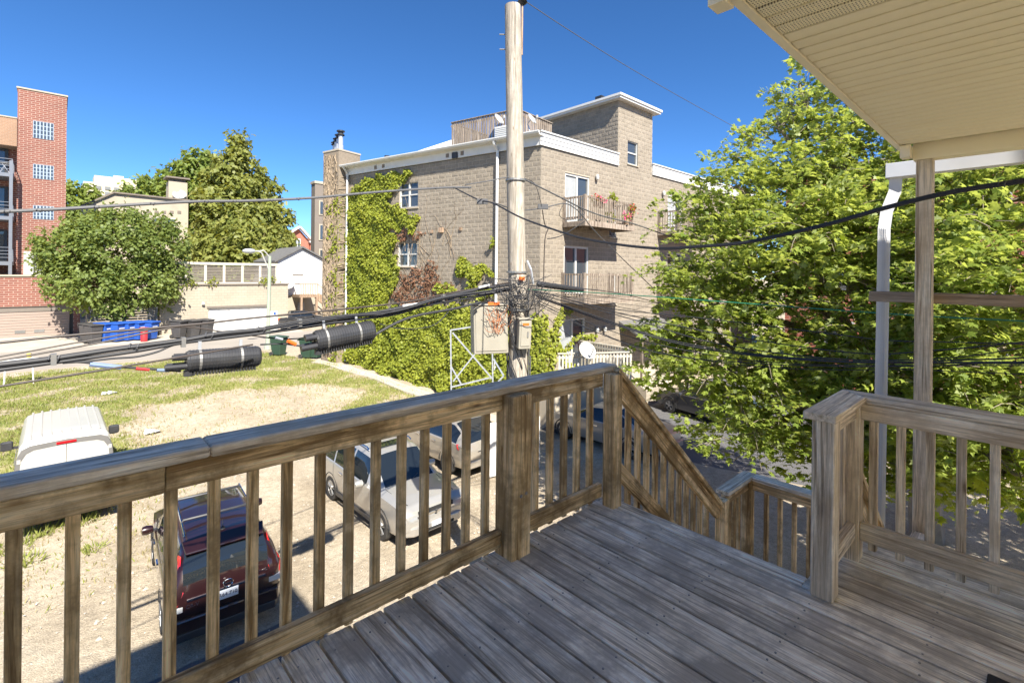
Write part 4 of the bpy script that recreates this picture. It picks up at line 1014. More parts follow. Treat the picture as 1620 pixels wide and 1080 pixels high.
q = [front_pt(5.6, -.75, 0), front_pt(9.5, -.75, 0), front_pt(9.5, -1.45, 1.4), front_pt(5.6, -1.45, 1.4)]
MB().add(q+[v-Vector((0, 0, .1)) for v in q], [(0, 1, 2, 3), (7, 6, 5, 4), (0, 3, 7, 4), (1, 5, 6, 2), (3, 2, 6, 7)]).build('roof', 'shingle', cn)  # dark sloping sheet stands in for a shadow on the wall
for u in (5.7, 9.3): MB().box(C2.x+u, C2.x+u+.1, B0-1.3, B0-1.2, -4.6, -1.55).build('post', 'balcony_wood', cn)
p = front_pt(7.2, -4.6, .0); ra = thing('entrance_ramp', 'pale block plinth beside the street door', 'plinth', tuple(p))
MB().prism([(p.x-1.6, B0-.03, -4.6), (p.x-1.6, B0-1.6, -4.6), (p.x-1.6, B0-1.6, -3.9), (p.x-1.6, B0-.03, -3.2)], (2.6, 0, 0)).build('plinth', 'cream_brick', ra)

# ------------------------------------------------------------ ivy on the side wall
iv = thing('ivy', 'mass of yellow green ivy covering the building side wall', 'ivy', tuple(side_pt(8, -4, .2)))
GREEN = [[(558, 300), (580, 285), (600, 277), (650, 271), (652, 278), (632, 289), (630, 303), (607, 314), (645, 327), (661, 346), (663, 367), (634, 358), (620, 369), (639, 380), (625, 402), (642, 424), (624, 446), (618, 480), (640, 485), (700, 480), (760, 480), (800, 490), (868, 505), (866, 640), (700, 640), (600, 640), (534, 600), (534, 480), (535, 335), (528, 326), (552, 312)],
         [(722, 409), (745, 411), (757, 418), (790, 428), (790, 433), (765, 432), (757, 445), (788, 470), (735, 470), (742, 440), (724, 428), (722, 412)],
         [(690, 446), (712, 444), (722, 460), (715, 470), (695, 462)], [(781, 373), (789, 390), (783, 392), (779, 376)]]
BROWN = [[(626, 362), (665, 362), (672, 372), (640, 380), (626, 372)], [(620, 470), (632, 440), (650, 424), (690, 410), (700, 416), (690, 430), (700, 442), (720, 452), (700, 476), (640, 484)],
         [(530, 380), (545, 380), (548, 420), (540, 480), (530, 480)], [(515, 420), (535, 430), (536, 560), (520, 560)]]
def ivy_pts(polys, n, lift):
    out = []
    for _ in range(n):
        u = rng.uniform(-.4, 13.6); z = rng.uniform(-4.8, ZT+.2); p = side_pt(u, z); x, y = proj(*p)
        x += 5*math.sin(z*5+u*3); y += 4*math.sin(u*6-z*2)
        if not any(inpoly(x, y, g_) for g_ in polys): continue
        if z < gz(p.x, p.y): continue
        if any(a-.0 < u < b and c < z < d for a, b, c, d in S_OPEN[:2]) and rng.random() < .93: continue
        lp = .5+.5*math.sin(u*3.1+1.3*math.sin(z*2.2))*math.sin(z*2.7+1.1*math.sin(u*1.9))
        bulge = (.07+lift*lp)*(1+.9*ss((-1.5-z)/1.5))
        if u < .6 or u > 12: bulge *= .5
        if 12.55 < u < 13.9: bulge += .52
        out.append((side_pt(u, z, bulge*rng.uniform(.45, 1.0)), lp))
    return out
def ivy_cloud(name, polys, n, lift, mat, lo, hi):
    pts = ivy_pts(polys, n, lift); k = len(pts); P = np.array([tuple(p) for p, _ in pts])
    nr = np.tile(np.array(tuple(NW)), (k, 1))+nrg.normal(0, .32, (k, 3))+np.array([0, 0, .45]); tip = nrg.normal(0, .55, (k, 3))+np.array([0, -.15, -.9])
    return leaf_cloud(name, P, tip, nr, nrg.uniform(lo, hi, k), IVY, IVY_T, mat, iv)
ivy_cloud('foliage', GREEN, 84000, .26, 'leaf_ivy', .085, .165)
ivy_cloud('dry_foliage', BROWN, 26000, .10, 'leaf_ivy_dry', .07, .15)
st_ = MB()
def vine(u, z, n_, ang, r_):
    pts = []; 
    for i in range(n_):
        o_ = .03+(.55 if 12.5 < u < 13.95 else 0); pts.append(side_pt(u, z, o_)); ang += rng.uniform(-.45, .45); ang = ang*.9+math.pi/2*.1
        u += .22*math.cos(ang); z += .22*math.sin(ang)
        if z > (8.1 if u > 12.6 else ZT) or u < .1 or u > 13.85: break
    if len(pts) > 2: st_.tube(pts, [r_*(1-.7*i/len(pts)) for i in range(len(pts))], 4, False)
for _ in range(420): vine(rng.uniform(12.62, 13.85), rng.uniform(-3.4, 7.6), rng.randint(5, 16), math.pi/2+rng.uniform(-1.0, 1.0), rng.uniform(.012, .030))
for _ in range(60): vine(rng.uniform(4.5, 8.5), rng.uniform(-1, 3), rng.randint(6, 14), math.pi/2+rng.uniform(-1.1, 1.1), rng.uniform(.008, .016))
st_.build('stem', 'bark', iv, kind='stuff')
# sprigs near the corner downspout and up the front corner
iv2 = thing('ivy_corner', 'thin ivy climbing the building corner behind the utility pole', 'ivy', tuple(front_pt(.6, -3, .1)))
P = []; stv = MB()
for _ in range(26):
    face = rng.random() < .55; u = rng.uniform(.1, 1.6); z = rng.uniform(-4.4, -1.4); ang = math.pi/2+rng.uniform(-.8, .8); pts = []
    for i in range(rng.randint(8, 22)):
        p = front_pt(u, z, .06) if face else side_pt(u, z, .06); pts.append(p); ang += rng.uniform(-.4, .4); u += .12*math.cos(ang); z += .14*math.sin(ang)
        if u < .02: break
        if z < 1.6:
            for _k in range(7): P.append(p+Vector((rng.gauss(0, .07), rng.gauss(0, .05)-.03, rng.gauss(0, .07))))
    if len(pts) > 2: stv.tube(pts, .008, 4, False)
P = np.array([tuple(p) for p in P]); k = len(P)
leaf_cloud('foliage', P, nrg.normal(0, .5, (k, 3))+np.array([0, -.2, -.8]), nrg.normal(0, .5, (k, 3))+np.array([-.5, -.9, .3]), nrg.uniform(.09, .16, k), IVY, IVY_T, 'leaf_ivy', iv2)
stv.build('stem', 'bark', iv2, kind='stuff')

# ------------------------------------------------------------ utility pole
PT, PM = atd(811, 10, 8.6), atd(820.5, 590, 8.6)
def pole_at(z): 
    t = (z-PT.z)/(PM.z-PT.z); return PT+(PM-PT)*t
pl = thing('utility_pole', 'tall weathered wooden utility pole standing beyond the railing', 'pole', tuple(pole_at(-4.6)))
zz = [-4.7+i*(PT.z+4.7)/24 for i in range(25)]
mb = MB().tube([pole_at(z)+Vector((.006*math.sin(z*2), .006*math.cos(z*1.7), 0)) for z in zz], [.185-.0042*(z+4.7) for z in zz], 18); mb.build('shaft', 'pole_wood', pl, smooth=True)
top = pole_at(PT.z)
MB().tube([top+Vector((.13, -.11, -.85)), top+Vector((.13, -.11, .02))], .017, 6).build('pin', 'brown_wood', pl)
ins = MB().lathe([(.03, 0), (.06, .02), (.09, .05), (.05, .07), (.085, .10), (.05, .13), (.06, .16), (0, .19)], top+Vector((.13, -.11, .02)), 14).build('insulator', 'dark_metal', pl, smooth=True)
vL = Vector((-.734, .679, 0))     # to the left of the view
for z in (PT.z-.50, PT.z-.76):
    q = pole_at(z); MB().tube([q+vL*.12, q+vL*.24], .011, 6).build('step_bolt', 'pole_metal', pl)
for z, r_ in ((1.55, .185), (3.15, .175), (.9, .188)):
    q = pole_at(z); MB().lathe([(r_-.012, -.018), (r_, -.016), (r_, .016), (r_-.012, .018)], q, 20).build('band', 'pole_metal', pl)
q = pole_at(1.45)
MB().tube([q+Vector((.05, -.19, .30)), q+Vector((.10, -.24, .15)), q+Vector((.16, -.24, -.10))], .022, 6).build('bracket', 'galv', pl)
MB().box(q.x-.12, q.x-.02, q.y-.215, q.y-.17, q.z-.04, q.z+.02).build('clamp', 'orange', pl)
for k in range(4): 
    zc = pole_at(1.0-.7*k); MB().tube([zc+Vector((.09+.01*k, -.17, .5)), zc+Vector((.10, -.172, 0)), zc+Vector((.085, -.175, -.75))], .012, 5).build('riser', 'cable_grey', pl)
# cabinets fixed to the pole
def obj_box(name, label, c, w, d, h, ax, mat, lean=0):
    t = thing(name, label, 'utility box', tuple(c)); ax = Vector(ax).normalized(); ay = Vector((-ax.y, ax.x, 0)); az = Vector((0, 0, 1)) + ax*lean
    MB().obox(c, ax*w/2, ay*d/2, az*h/2).build('case', mat, t, bevel=.015)
    MB().obox(Vector(c)-ay*(d/2+.006)+az*.01, ax*(w/2-.03), ay*.006, az*(h/2-.04)).build('door', mat, t, bevel=.006)
    MB().obox(Vector(c)+az*(h/2+.012), ax*(w/2+.02), ay*(d/2+.02), az*.014).build('lid', mat, t, bevel=.006)
    MB().obox(Vector(c)-ay*(d/2+.016)+ax*(w/2-.07), ax*.012, ay*.008, az*.05).build('latch', 'pole_metal', t)
    return t, ax, ay, az
UX = Vector((.90, -.43, 0)).normalized()
bc = atd(774, 520, 8.45); t, ax, ay, az = obj_box('cable_cabinet', 'large beige cable cabinet hung left of the utility pole', bc, .60, .26, .82, UX, 'box_tan', -.03)
MB().obox(bc-ay*.14+az*.44+ax*.05, ax*.10, ay*.01, az*.025).build('tag', 'orange', t)
bc2 = atd(829, 528, 8.36); t, ax, ay, az = obj_box('meter_box', 'small grey utility box with orange label on the pole', bc2, .22, .14, .50, UX, 'box_tan', .03)
MB().obox(bc2-ay*.085+az*.17, ax*.055, ay*.003, az*.02).build('tag', 'orange', t)

# ------------------------------------------------------------ cables
def plane_pt(x, y, p, q):
    a, b, Z = ray(x, y); d = Vector((q[0]-p[0], q[1]-p[1])); n_ = Vector((-d.y, d.x)); t = (n_.x*p[0]+n_.y*p[1])/(n_.x*a+n_.y*b); return Vector((a*t, b*t, CAM_H+Z*t))
PX = (5.86, 6.30)
NCAB = [0]
def cable(pix, p, q, r_, mat, label, name='cable', group=None, wraps=0, twin=0):
    pts = catmull([plane_pt(x, y, p, q) for x, y in pix], 7)
    t = simple(name, MB().tube(pts, r_, 7), mat, label, 'cable', group, smooth=True)
    t.name = name
    if twin:
        MB().tube([v+Vector((0, 0, twin)) for v in pts], r_*.7, 6).build('strand', mat, t, smooth=True)
    if wraps:
        mb = MB()
        for k in range(wraps):
            i = int((k+.5)*len(pts)/wraps); c = pts[i]; d = (pts[min(i+1, len(pts)-1)]-pts[i-1]).normalized(); s_ = d.cross(Vector((0, 0, 1))).normalized(); u = s_.cross(d)
            hel = [c+d*(r_*3*(a/8-.5))+(s_*math.cos(a*.9)+u*math.sin(a*.9))*r_*1.35 for a in range(9)]
            mb.tube(hel, r_*.3, 4, False)
        mb.build('wrap_wire', 'cable_grey', t, kind='stuff')
    return t
LP, LQ = (5.86, 6.30), (-3.0, 6.30)
LG = 'cables running left from the pole'
cable([(-60, 338), (0, 335.5), (100, 331), (290, 320), (400, 318), (500, 313), (600, 304), (700, 297.5), (745, 297)], LP, LQ, .013, 'cable_grey', 'highest grey twisted cable crossing the left half below the rooflines', group=LG, wraps=16, twin=.011)
cable([(-60, 548), (0, 542), (126, 529), (299, 514), (393, 503.7), (512, 492), (640, 478), (720, 462), (805, 447)], LP, LQ, .012, 'cable_brown', 'brown rusty strand above the black cable bundle on the left', group=LG)
cable([(-60, 583), (0, 577), (85, 567), (178, 553), (290, 538), (346, 528), (413, 521), (475, 510), (561, 500), (640, 486), (700, 470), (760, 457), (808, 450)], LP, LQ, .027, 'black_rubber', 'thickest black cable of the sagging bundle on the left', group=LG, wraps=9)
cable([(-60, 591), (0, 585), (118, 569), (217, 555), (290, 542), (350, 535), (430, 525), (520, 512), (600, 500), (690, 480), (750, 470), (808, 458)], LP, LQ, .019, 'black_rubber', 'second black cable close under the thickest one on the left', group=LG)
cable([(99, 574), (140, 571), (178, 567), (217, 564), (250, 556), (277, 545), (330, 534), (420, 524)], LP, LQ, .011, 'black_rubber', 'thin black cable looping down from the left bundle', group=LG)
cable([(-60, 573), (0, 564), (138, 539), (277, 517.5), (370, 527), (460, 536), (560, 525)], LP, (-3, 6.6), .008, 'cable_brown', 'thin pair wire above the bundle at the left edge, upper one', group=LG)
cable([(-60, 579), (0, 570), (158, 542), (267, 519.5), (310, 515)], LP, (-3, 6.6), .009, 'cable_brown', 'thin pair wire above the bundle at the left edge, lower one', group=LG)
cable([(-60, 620), (0, 611), (170, 584), (211, 577), (277, 566), (400, 545)], LP, (-3, 5.6), .010, 'cable_brown', 'lowest single wire crossing in front of the grass at left', group=LG)
cable([(560, 550), (640, 505), (720, 488), (760, 478)], LP, LQ, .020, 'black_rubber', 'black cable from the right closure up to the cabinet', group=LG)
cable([(412, 545), (450, 544), (480, 548), (500, 550)], LP, LQ, .010, 'black_rubber', 'short black jumper between the two splice closures', group=LG)
cable([(600, 512), (640, 520), (690, 512), (730, 470), (760, 466)], LP, LQ, .006, 'black_rubber', 'thin slack wire drooping above the ivy near the cabinet', group=LG)
for k in range(7):
    dy = rng.uniform(-6, 9); y0 = rng.uniform(-5, 5)
    cable([(420+k*8, 520+dy), (520, 508+dy+y0), (620, 492+dy-y0), (700, 473+dy*.7), (770, 462+dy*.5), (812, 455+dy*.3)], (5.86, 6.30+.04*(k-3)), (-3, 6.30+.04*(k-3)), rng.uniform(.006, .012), rng.choice(['black_rubber', 'cable_grey', 'black_rubber']), 'one of the black wires laced together just left of the pole', 'laced_wire', 'laced wires left of the pole')
# splice tail with grey sleeve and red tape into the left closure
tl = cable([(110, 572), (136, 573), (167, 578), (217, 582), (247, 584), (286, 587)], LP, LQ, .013, 'black_rubber', 'black tail cable with grey sleeve and red tape left of the closure', group=LG)
for (x0, y0, x1, y1, r_, m_) in ((142, 576, 192, 581, .024, 'blue_tape'), (215, 582.5, 236, 584.5, .017, 'red_tape'), (248, 585, 268, 586, .018, 'blue_tape')):
    MB().tube([plane_pt(x0, y0, LP, LQ), plane_pt(x1, y1, LP, LQ)], r_, 8).build('sleeve', m_, tl, smooth=True)
for x, y in ((85, 567), (290, 540), (474, 510), (700, 470)):
    c = plane_pt(x, y, LP, LQ); t = simple('cable_clamp', MB().box(c.x-.02, c.x+.02, c.y-.035, c.y+.035, c.z-.06, c.z+.045), 'pole_metal', {85: 'steel hanger clamp near the left edge of the bundle', 290: 'steel hanger clamp above the left splice closure', 474: 'steel hanger clamp above the gap between the closures', 700: 'steel hanger clamp on the bundle in front of the dry ivy'}[x], 'clamp', 'hanger clamps')
def closure(p, q, r_, label, nrib=22):
    """ribbed black splice case slung under the strand"""
    p, q = Vector(p), Vector(q); d = (q-p); ln = d.length; d.normalize(); s_ = d.cross(Vector((0, 0, 1))).normalized(); u = s_.cross(d)
    t = thing('splice_closure', label, 'splice closure', tuple(p), 'splice closures')
    def ring(f, rr, n_=20, flat=.86): return [p+d*(ln*f)+(s_*math.cos(2*math.pi*k/n_)*rr*flat+u*math.sin(2*math.pi*k/n_)*rr) for k in range(n_)]
    mb = MB(); prof = [(0, .2), (0, .86), (.03, .95)]
    for i in range(nrib):
        f = .04+.92*i/nrib; w = .92/nrib; prof += [(f, 1.0), (f+w*.55, 1.0), (f+w*.62, .965), (f+w*.95, .965)]
    prof += [(.97, .95), (1.0, .82), (1.0, .2)]
    vs = []; 
    for f, k in prof: vs += ring(f, r_*k)
    n_ = 20; fs = [(i*n_+k, i*n_+(k+1) % n_, (i+1)*n_+(k+1) % n_, (i+1)*n_+k) for i in range(len(prof)-1) for k in range(n_)]
    mb.add(vs, fs); mb.build('case', 'black_plastic', t)
    for i in range(nrib):       # comb of fins along the lower seam
        c = p+d*(ln*(.06+.9*i/nrib))-u*r_*.98; MB().obox(c, d*.007, s_*r_*.42, u*r_*.24).build('fin', 'black_plastic', t)
    for f in (.15, .70):
        mb = MB(); vs = ring(f, r_*1.05)+ring(f+.035, r_*1.05); mb.add(vs, [(k, (k+1) % 20, 20+(k+1) % 20, 20+k) for k in range(20)]); mb.build('strap', 'pole_metal', t)
        c = p+d*(ln*(f+.018)); MB().obox(c+u*r_*1.35, d*.016, s_*.006, u*r_*.38).build('hanger', 'galv', t)
    for k in range(4):
        c = p-d*.002+s_*r_*.4*(1 if k % 2 else -1)+u*r_*(.45 if k < 2 else -.35); MB().tube([c+d*.02, c-d*(.10+.03*k)], r_*.26, 10).build('port', 'black_plastic', t, smooth=True)
    MB().lathe([(0, -.03), (.05, -.03), (.05, .03), (0, .03)], p-u*r_*1.02+d*.03, 10).build('valve', 'black_plastic', t)
    return t
CP = (LP[0], LP[1]-.05), (LQ[0], LQ[1]-.05)
closure(plane_pt(294, 572, *CP), plane_pt(411, 563, *CP), .122, 'ribbed black splice closure hanging lower on the left, over the grass')
closure(plane_pt(498, 540, *CP), plane_pt(590, 522, *CP), .14, 'ribbed black splice closure hanging nearer the pole, before the ivy')
c1, c2 = plane_pt(455, 539, *CP), plane_pt(468, 545, *CP); simple('cable_marker', MB().tube([c1, c2], .024, 8), 'orange', 'orange plastic marker on the wire between the closures', 'marker', smooth=True)
c1, c2 = plane_pt(436, 534, *CP), plane_pt(447, 537, *CP); simple('cable_connector', MB().tube([c1, c2], .017, 8), 'galv', 'silver connector beside the orange marker', 'connector', smooth=True)
for x0, y0, x1, y1, lb in ((637, 484, 660, 481, 'white sleeve on the wires in front of the ivy'), (757, 455, 774, 451, 'white sleeve on the strand just left of the pole')):
    simple('cable_sleeve', MB().tube([plane_pt(x0, y0, *CP), plane_pt(x1, y1, *CP)], .02, 8), 'white_paint', lb, 'sleeve', smooth=True)
# junction above: pole tap, insulated taps, service drop to the house on the right
p_hi = (5.95, 6.18)
cable([(736, 292.5), (770, 287), (800, 281), (824, 281)], LP, LQ, .009, 'cable_grey', 'short bare wire tying the high cable to the pole', 'tap_wire')
SDq = (2.9, -.75)
cable([(718, 297), (756, 316), (780, 322), (825, 345), (880, 365), (920, 377), (975, 387), (1042, 393.5), (1100, 391), (1180, 384), (1300, 358), (1400, 330), (1500, 306), (1620, 287), (1700, 274)], (5.3, 6.4), SDq, .0095, 'black_rubber', 'thick black service drop curving across to the upper right', 'service_drop', wraps=5, twin=.010)
FQ = atd(1300, 433, 26)
cable([(824, 281), (872, 305), (940, 337.5), (1005, 355), (1072, 378), (1130, 392)], p_hi, (FQ.x, FQ.y), .014, 'cable_grey', 'grey cable sloping from the pole past the top balcony', 'cable', wraps=6)
FQ2 = atd(1180, 433, 24)
cable([(780, 320), (820, 332), (855, 330), (892, 322), (910, 330), (922, 342), (955, 380), (1053, 473), (1097, 502)], (5.8, 6.35), (FQ2.x, FQ2.y), .011, 'cable_grey', 'grey wire falling steeply from the pole in front of the balconies', 'cable')
cable([(824, 281), (845, 290), (855, 318), (857, 329)], p_hi, (FQ.x, FQ.y), .006, 'black_rubber', 'thin black loop wire on the right of the pole head', 'tap_wire')
cable([(858, 332), (862, 355), (867, 362), (862, 380), (860, 445)], (5.9, 6.2), (FQ2.x, FQ2.y), .010, 'cable_brown', 'brown cable hanging straight down right of the pole', 'cable')
cable([(892, 322), (885, 340), (900, 348), (925, 338), (912, 326)], p_hi, (FQ.x, FQ.y), .006, 'black_rubber', 'tangled loose wire loop before the top balcony', 'tap_wire')
cable([(925, 350), (890, 372), (866, 378)], p_hi, (FQ.x, FQ.y), .009, 'black_rubber', 'black wire leading back to the brown hanging cable', 'tap_wire')
for (x, y, lb) in ((859, 327, 'grey wire connector right of the pole'), (763, 319, 'grey wire connector left of the pole')):
    c = plane_pt(x, y, p_hi, (FQ.x, FQ.y)) if x > 800 else plane_pt(x, y, (5.3, 6.4), SDq); simple('wire_connector', MB().obox(c, (.07, -.06, 0), (.02, .025, 0), (0, 0, .045)), 'cable_grey', lb, 'connector')
FT = atd(1300, 433, 30)
cable([(829, 1), (900, 48), (1000, 110), (1100, 167), (1200, 222), (1260, 254)], (5.98, 6.2), (FT.x, FT.y), .008, 'cable_grey', 'single bare wire from the pole top into the maple', 'power_line')
cable([(829, 1), (828, -20)], (5.98, 6.2), (FT.x, FT.y), .008, 'cable_grey', 'bare wire stub rising out of the pole insulator', 'power_line')
# communication drops to the right
RP = (5.98, 6.2); RQs = [(6.5, .12), (6.3, .1), (6.8, .3), (6.1, .0)]
RG = 'drop wires to the right'
cable([(835, 458), (905, 461), (1010, 467.5), (1290, 488), (1450, 499), (1620, 508), (1700, 512)], RP, (6.6, .2), .007, 'cable_green', 'thin green wire crossing in front of the maple', 'drop_wire')
drops = [[(845, 465), (1000, 520), (1100, 546), (1250, 566), (1400, 573), (1500, 570), (1620, 566), (1700, 560)], [(850, 470), (980, 516), (1100, 549), (1300, 571), (1620, 573), (1700, 571)],
         [(850, 475), (960, 521), (1080, 553), (1250, 575), (1620, 578), (1700, 576)], [(845, 460), (960, 487), (1100, 502), (1300, 526), (1400, 538), (1500, 541), (1620, 544), (1700, 545)],
         [(840, 458), (980, 495), (1150, 530), (1350, 558), (1480, 554), (1620, 541), (1700, 532)], [(850, 478), (950, 528), (1050, 560), (1200, 575), (1400, 580), (1620, 572)],
         [(848, 468), (940, 500), (1060, 540), (1180, 560), (1350, 569), (1500, 566), (1620, 550)], [(842, 462), (1000, 505), (1120, 540), (1260, 562), (1420, 572), (1620, 575)],
         [(850, 482), (930, 520), (1040, 556), (1180, 578), (1330, 585), (1420, 584), (1620, 592)]]
for k, d_ in enumerate(drops):
    cable(d_, RP, RQs[k % 4], (.008, .010, .006, .006, .007, .006, .006, .007, .005)[k], 'black_rubber', 'one of the black drop wires sagging across in front of the maple', 'drop_wire', RG)
FQ3 = [atd(x, 433, D) for x, D in ((1150, 24), (1250, 20), (1120, 22), (1300, 18), (1200, 26))]
shorts = [[(838, 452), (905, 455), (990, 466), (1070, 487)], [(838, 455), (960, 470), (1060, 482), (1130, 490)], [(840, 460), (980, 480), (1080, 492)], [(845, 462), (940, 478), (1050, 500), (1120, 520)],
          [(850, 466), (905, 480), (990, 498), (1090, 505)], [(855, 490), (880, 515), (920, 545)], [(850, 480), (900, 500), (960, 530), (1020, 560)]]
for k, d_ in enumerate(shorts):
    q_ = FQ3[k % 5]; cable(d_, RP, (q_.x, q_.y), .010 if k == 0 else .006, 'black_rubber', 'one of the thin dark wires fanning from the pole toward the far street', 'drop_wire', 'wires fanning to the street')
c1, c2 = plane_pt(850, 449, RP, (FQ3[0].x, FQ3[0].y)), plane_pt(922, 459, RP, (FQ3[0].x, FQ3[0].y))
t = thing('inline_splice', 'slim black inline splice tube just right of the pole', 'splice', tuple(c1)); MB().tube([c1, c1+(c2-c1)*.03, c1+(c2-c1)*.97, c2], [.02, .055, .055, .02], 12).build('tube', 'black_rubber', t, smooth=True)
for f in (.1, .35, .6, .85):
    c = c1+(c2-c1)*f; d = (c2-c1).normalized(); MB().tube([c-d*.01, c+d*.01], .06, 12).build('strap', 'black_plastic', t)
# the rat's nest of jumpers around the pole
mb = MB()
def loop(c, w, h, r_, yaw):
    pts = []; n_ = 7; x0 = rng.uniform(-1, -.3)*w; x1 = rng.uniform(.3, 1)*w
    d = Vector((math.cos(yaw), math.sin(yaw), 0)); z0, z1 = rng.uniform(-.08, .12), rng.uniform(-.08, .12)
    for i in range(n_):
        t = i/(n_-1); pts.append(c+d*(x0+(x1-x0)*t)+Vector((0, rng.uniform(-.02, .02), z0+(z1-z0)*t-h*4*t*(1-t)*rng.uniform(.8, 1.2))))
    mb.tube(catmull(pts, 4), r_, 5, False)
cn_ = pole_at(1.25)+Vector((-.1, -.22, 0))
for _ in range(46): loop(cn_+Vector((rng.uniform(-.3, .3), rng.uniform(-.15, .12), rng.uniform(-.15, .2))), rng.uniform(.15, .75), rng.uniform(.05, .55)*(1 if rng.random() < .6 else .4), rng.uniform(.003, .0065), rng.uniform(-1.1, -.2))
for _ in range(30):
    a = rng.uniform(0, 6.28); z = rng.uniform(.1, 1.3); q = pole_at(z); pts = []
    for i in range(8): pts.append(q+Vector((math.cos(a+i*.25), math.sin(a+i*.25), 0))*.19+Vector((0, 0, -i*.12+rng.uniform(-.02, .02))))
    mb.tube(pts, rng.uniform(.005, .010), 5, False)
tag(mb.build('wire_tangle', 'black_rubber', None, smooth=True), 'tangle of looping black wires around the utility pole', 'wires', kind='stuff')
mb = MB()
for _ in range(16): loop(bc+Vector((rng.uniform(-.15, .2), -.22, rng.uniform(.1, .45))), rng.uniform(.05, .2), rng.uniform(.05, .3), .004, -.45)
tag(mb.build('copper_tangle', 'copper_wire', None), 'loose copper coloured wires hanging over the beige cabinet', 'wires', kind='stuff')
# steel rack frame by the ivy, white board by the cars
fr = thing('steel_frame', 'open white steel frame with cross braces standing before the ivy', 'frame', tuple(atd(745, 600, 19.6)))
def fpt(x, y, D=19.6): return atd(x, y, D)
fb = [((713, 522), (714, 625)), ((779, 556), (780, 625)), ((713, 522), (752, 516)), ((716, 526), (780, 600)), ((751, 560), (717, 603)), ((714, 580), (730, 608)), ((781, 568), (797, 594)), ((714, 612), (780, 596)), ((752, 516), (752, 560)), ((797, 594), (780, 612))]
for a, b in fb: MB().beam(fpt(*a), fpt(*b, 19.6 if a[0] != 781 else 19.0), .055, .04, (.68, .73, 0)).build('bar', 'galv', fr)
wb = thing('white_board', 'blank white panel standing on the lot behind the railing post', 'board', tuple(atz(812, 752, -4.6)))
w0, w1 = atz(772, 757, -4.59), atz(853, 741, -4.59)
dv = (w1-w0).normalized(); nv = Vector((-dv.y, dv.x, 0))
MB().obox((w0+w1)/2+Vector((0, 0, .85)), dv*(w1-w0).length/2, nv*.02, (0, 0, .80)).build('panel', 'white_paint', wb)
for p in (w0+dv*.1, w1-dv*.1): MB().beam(p+nv*.06, p+nv*.06+Vector((0, 0, 1.6)), .05, .05, (1, 0, 0)).build('post', 'galv', wb)

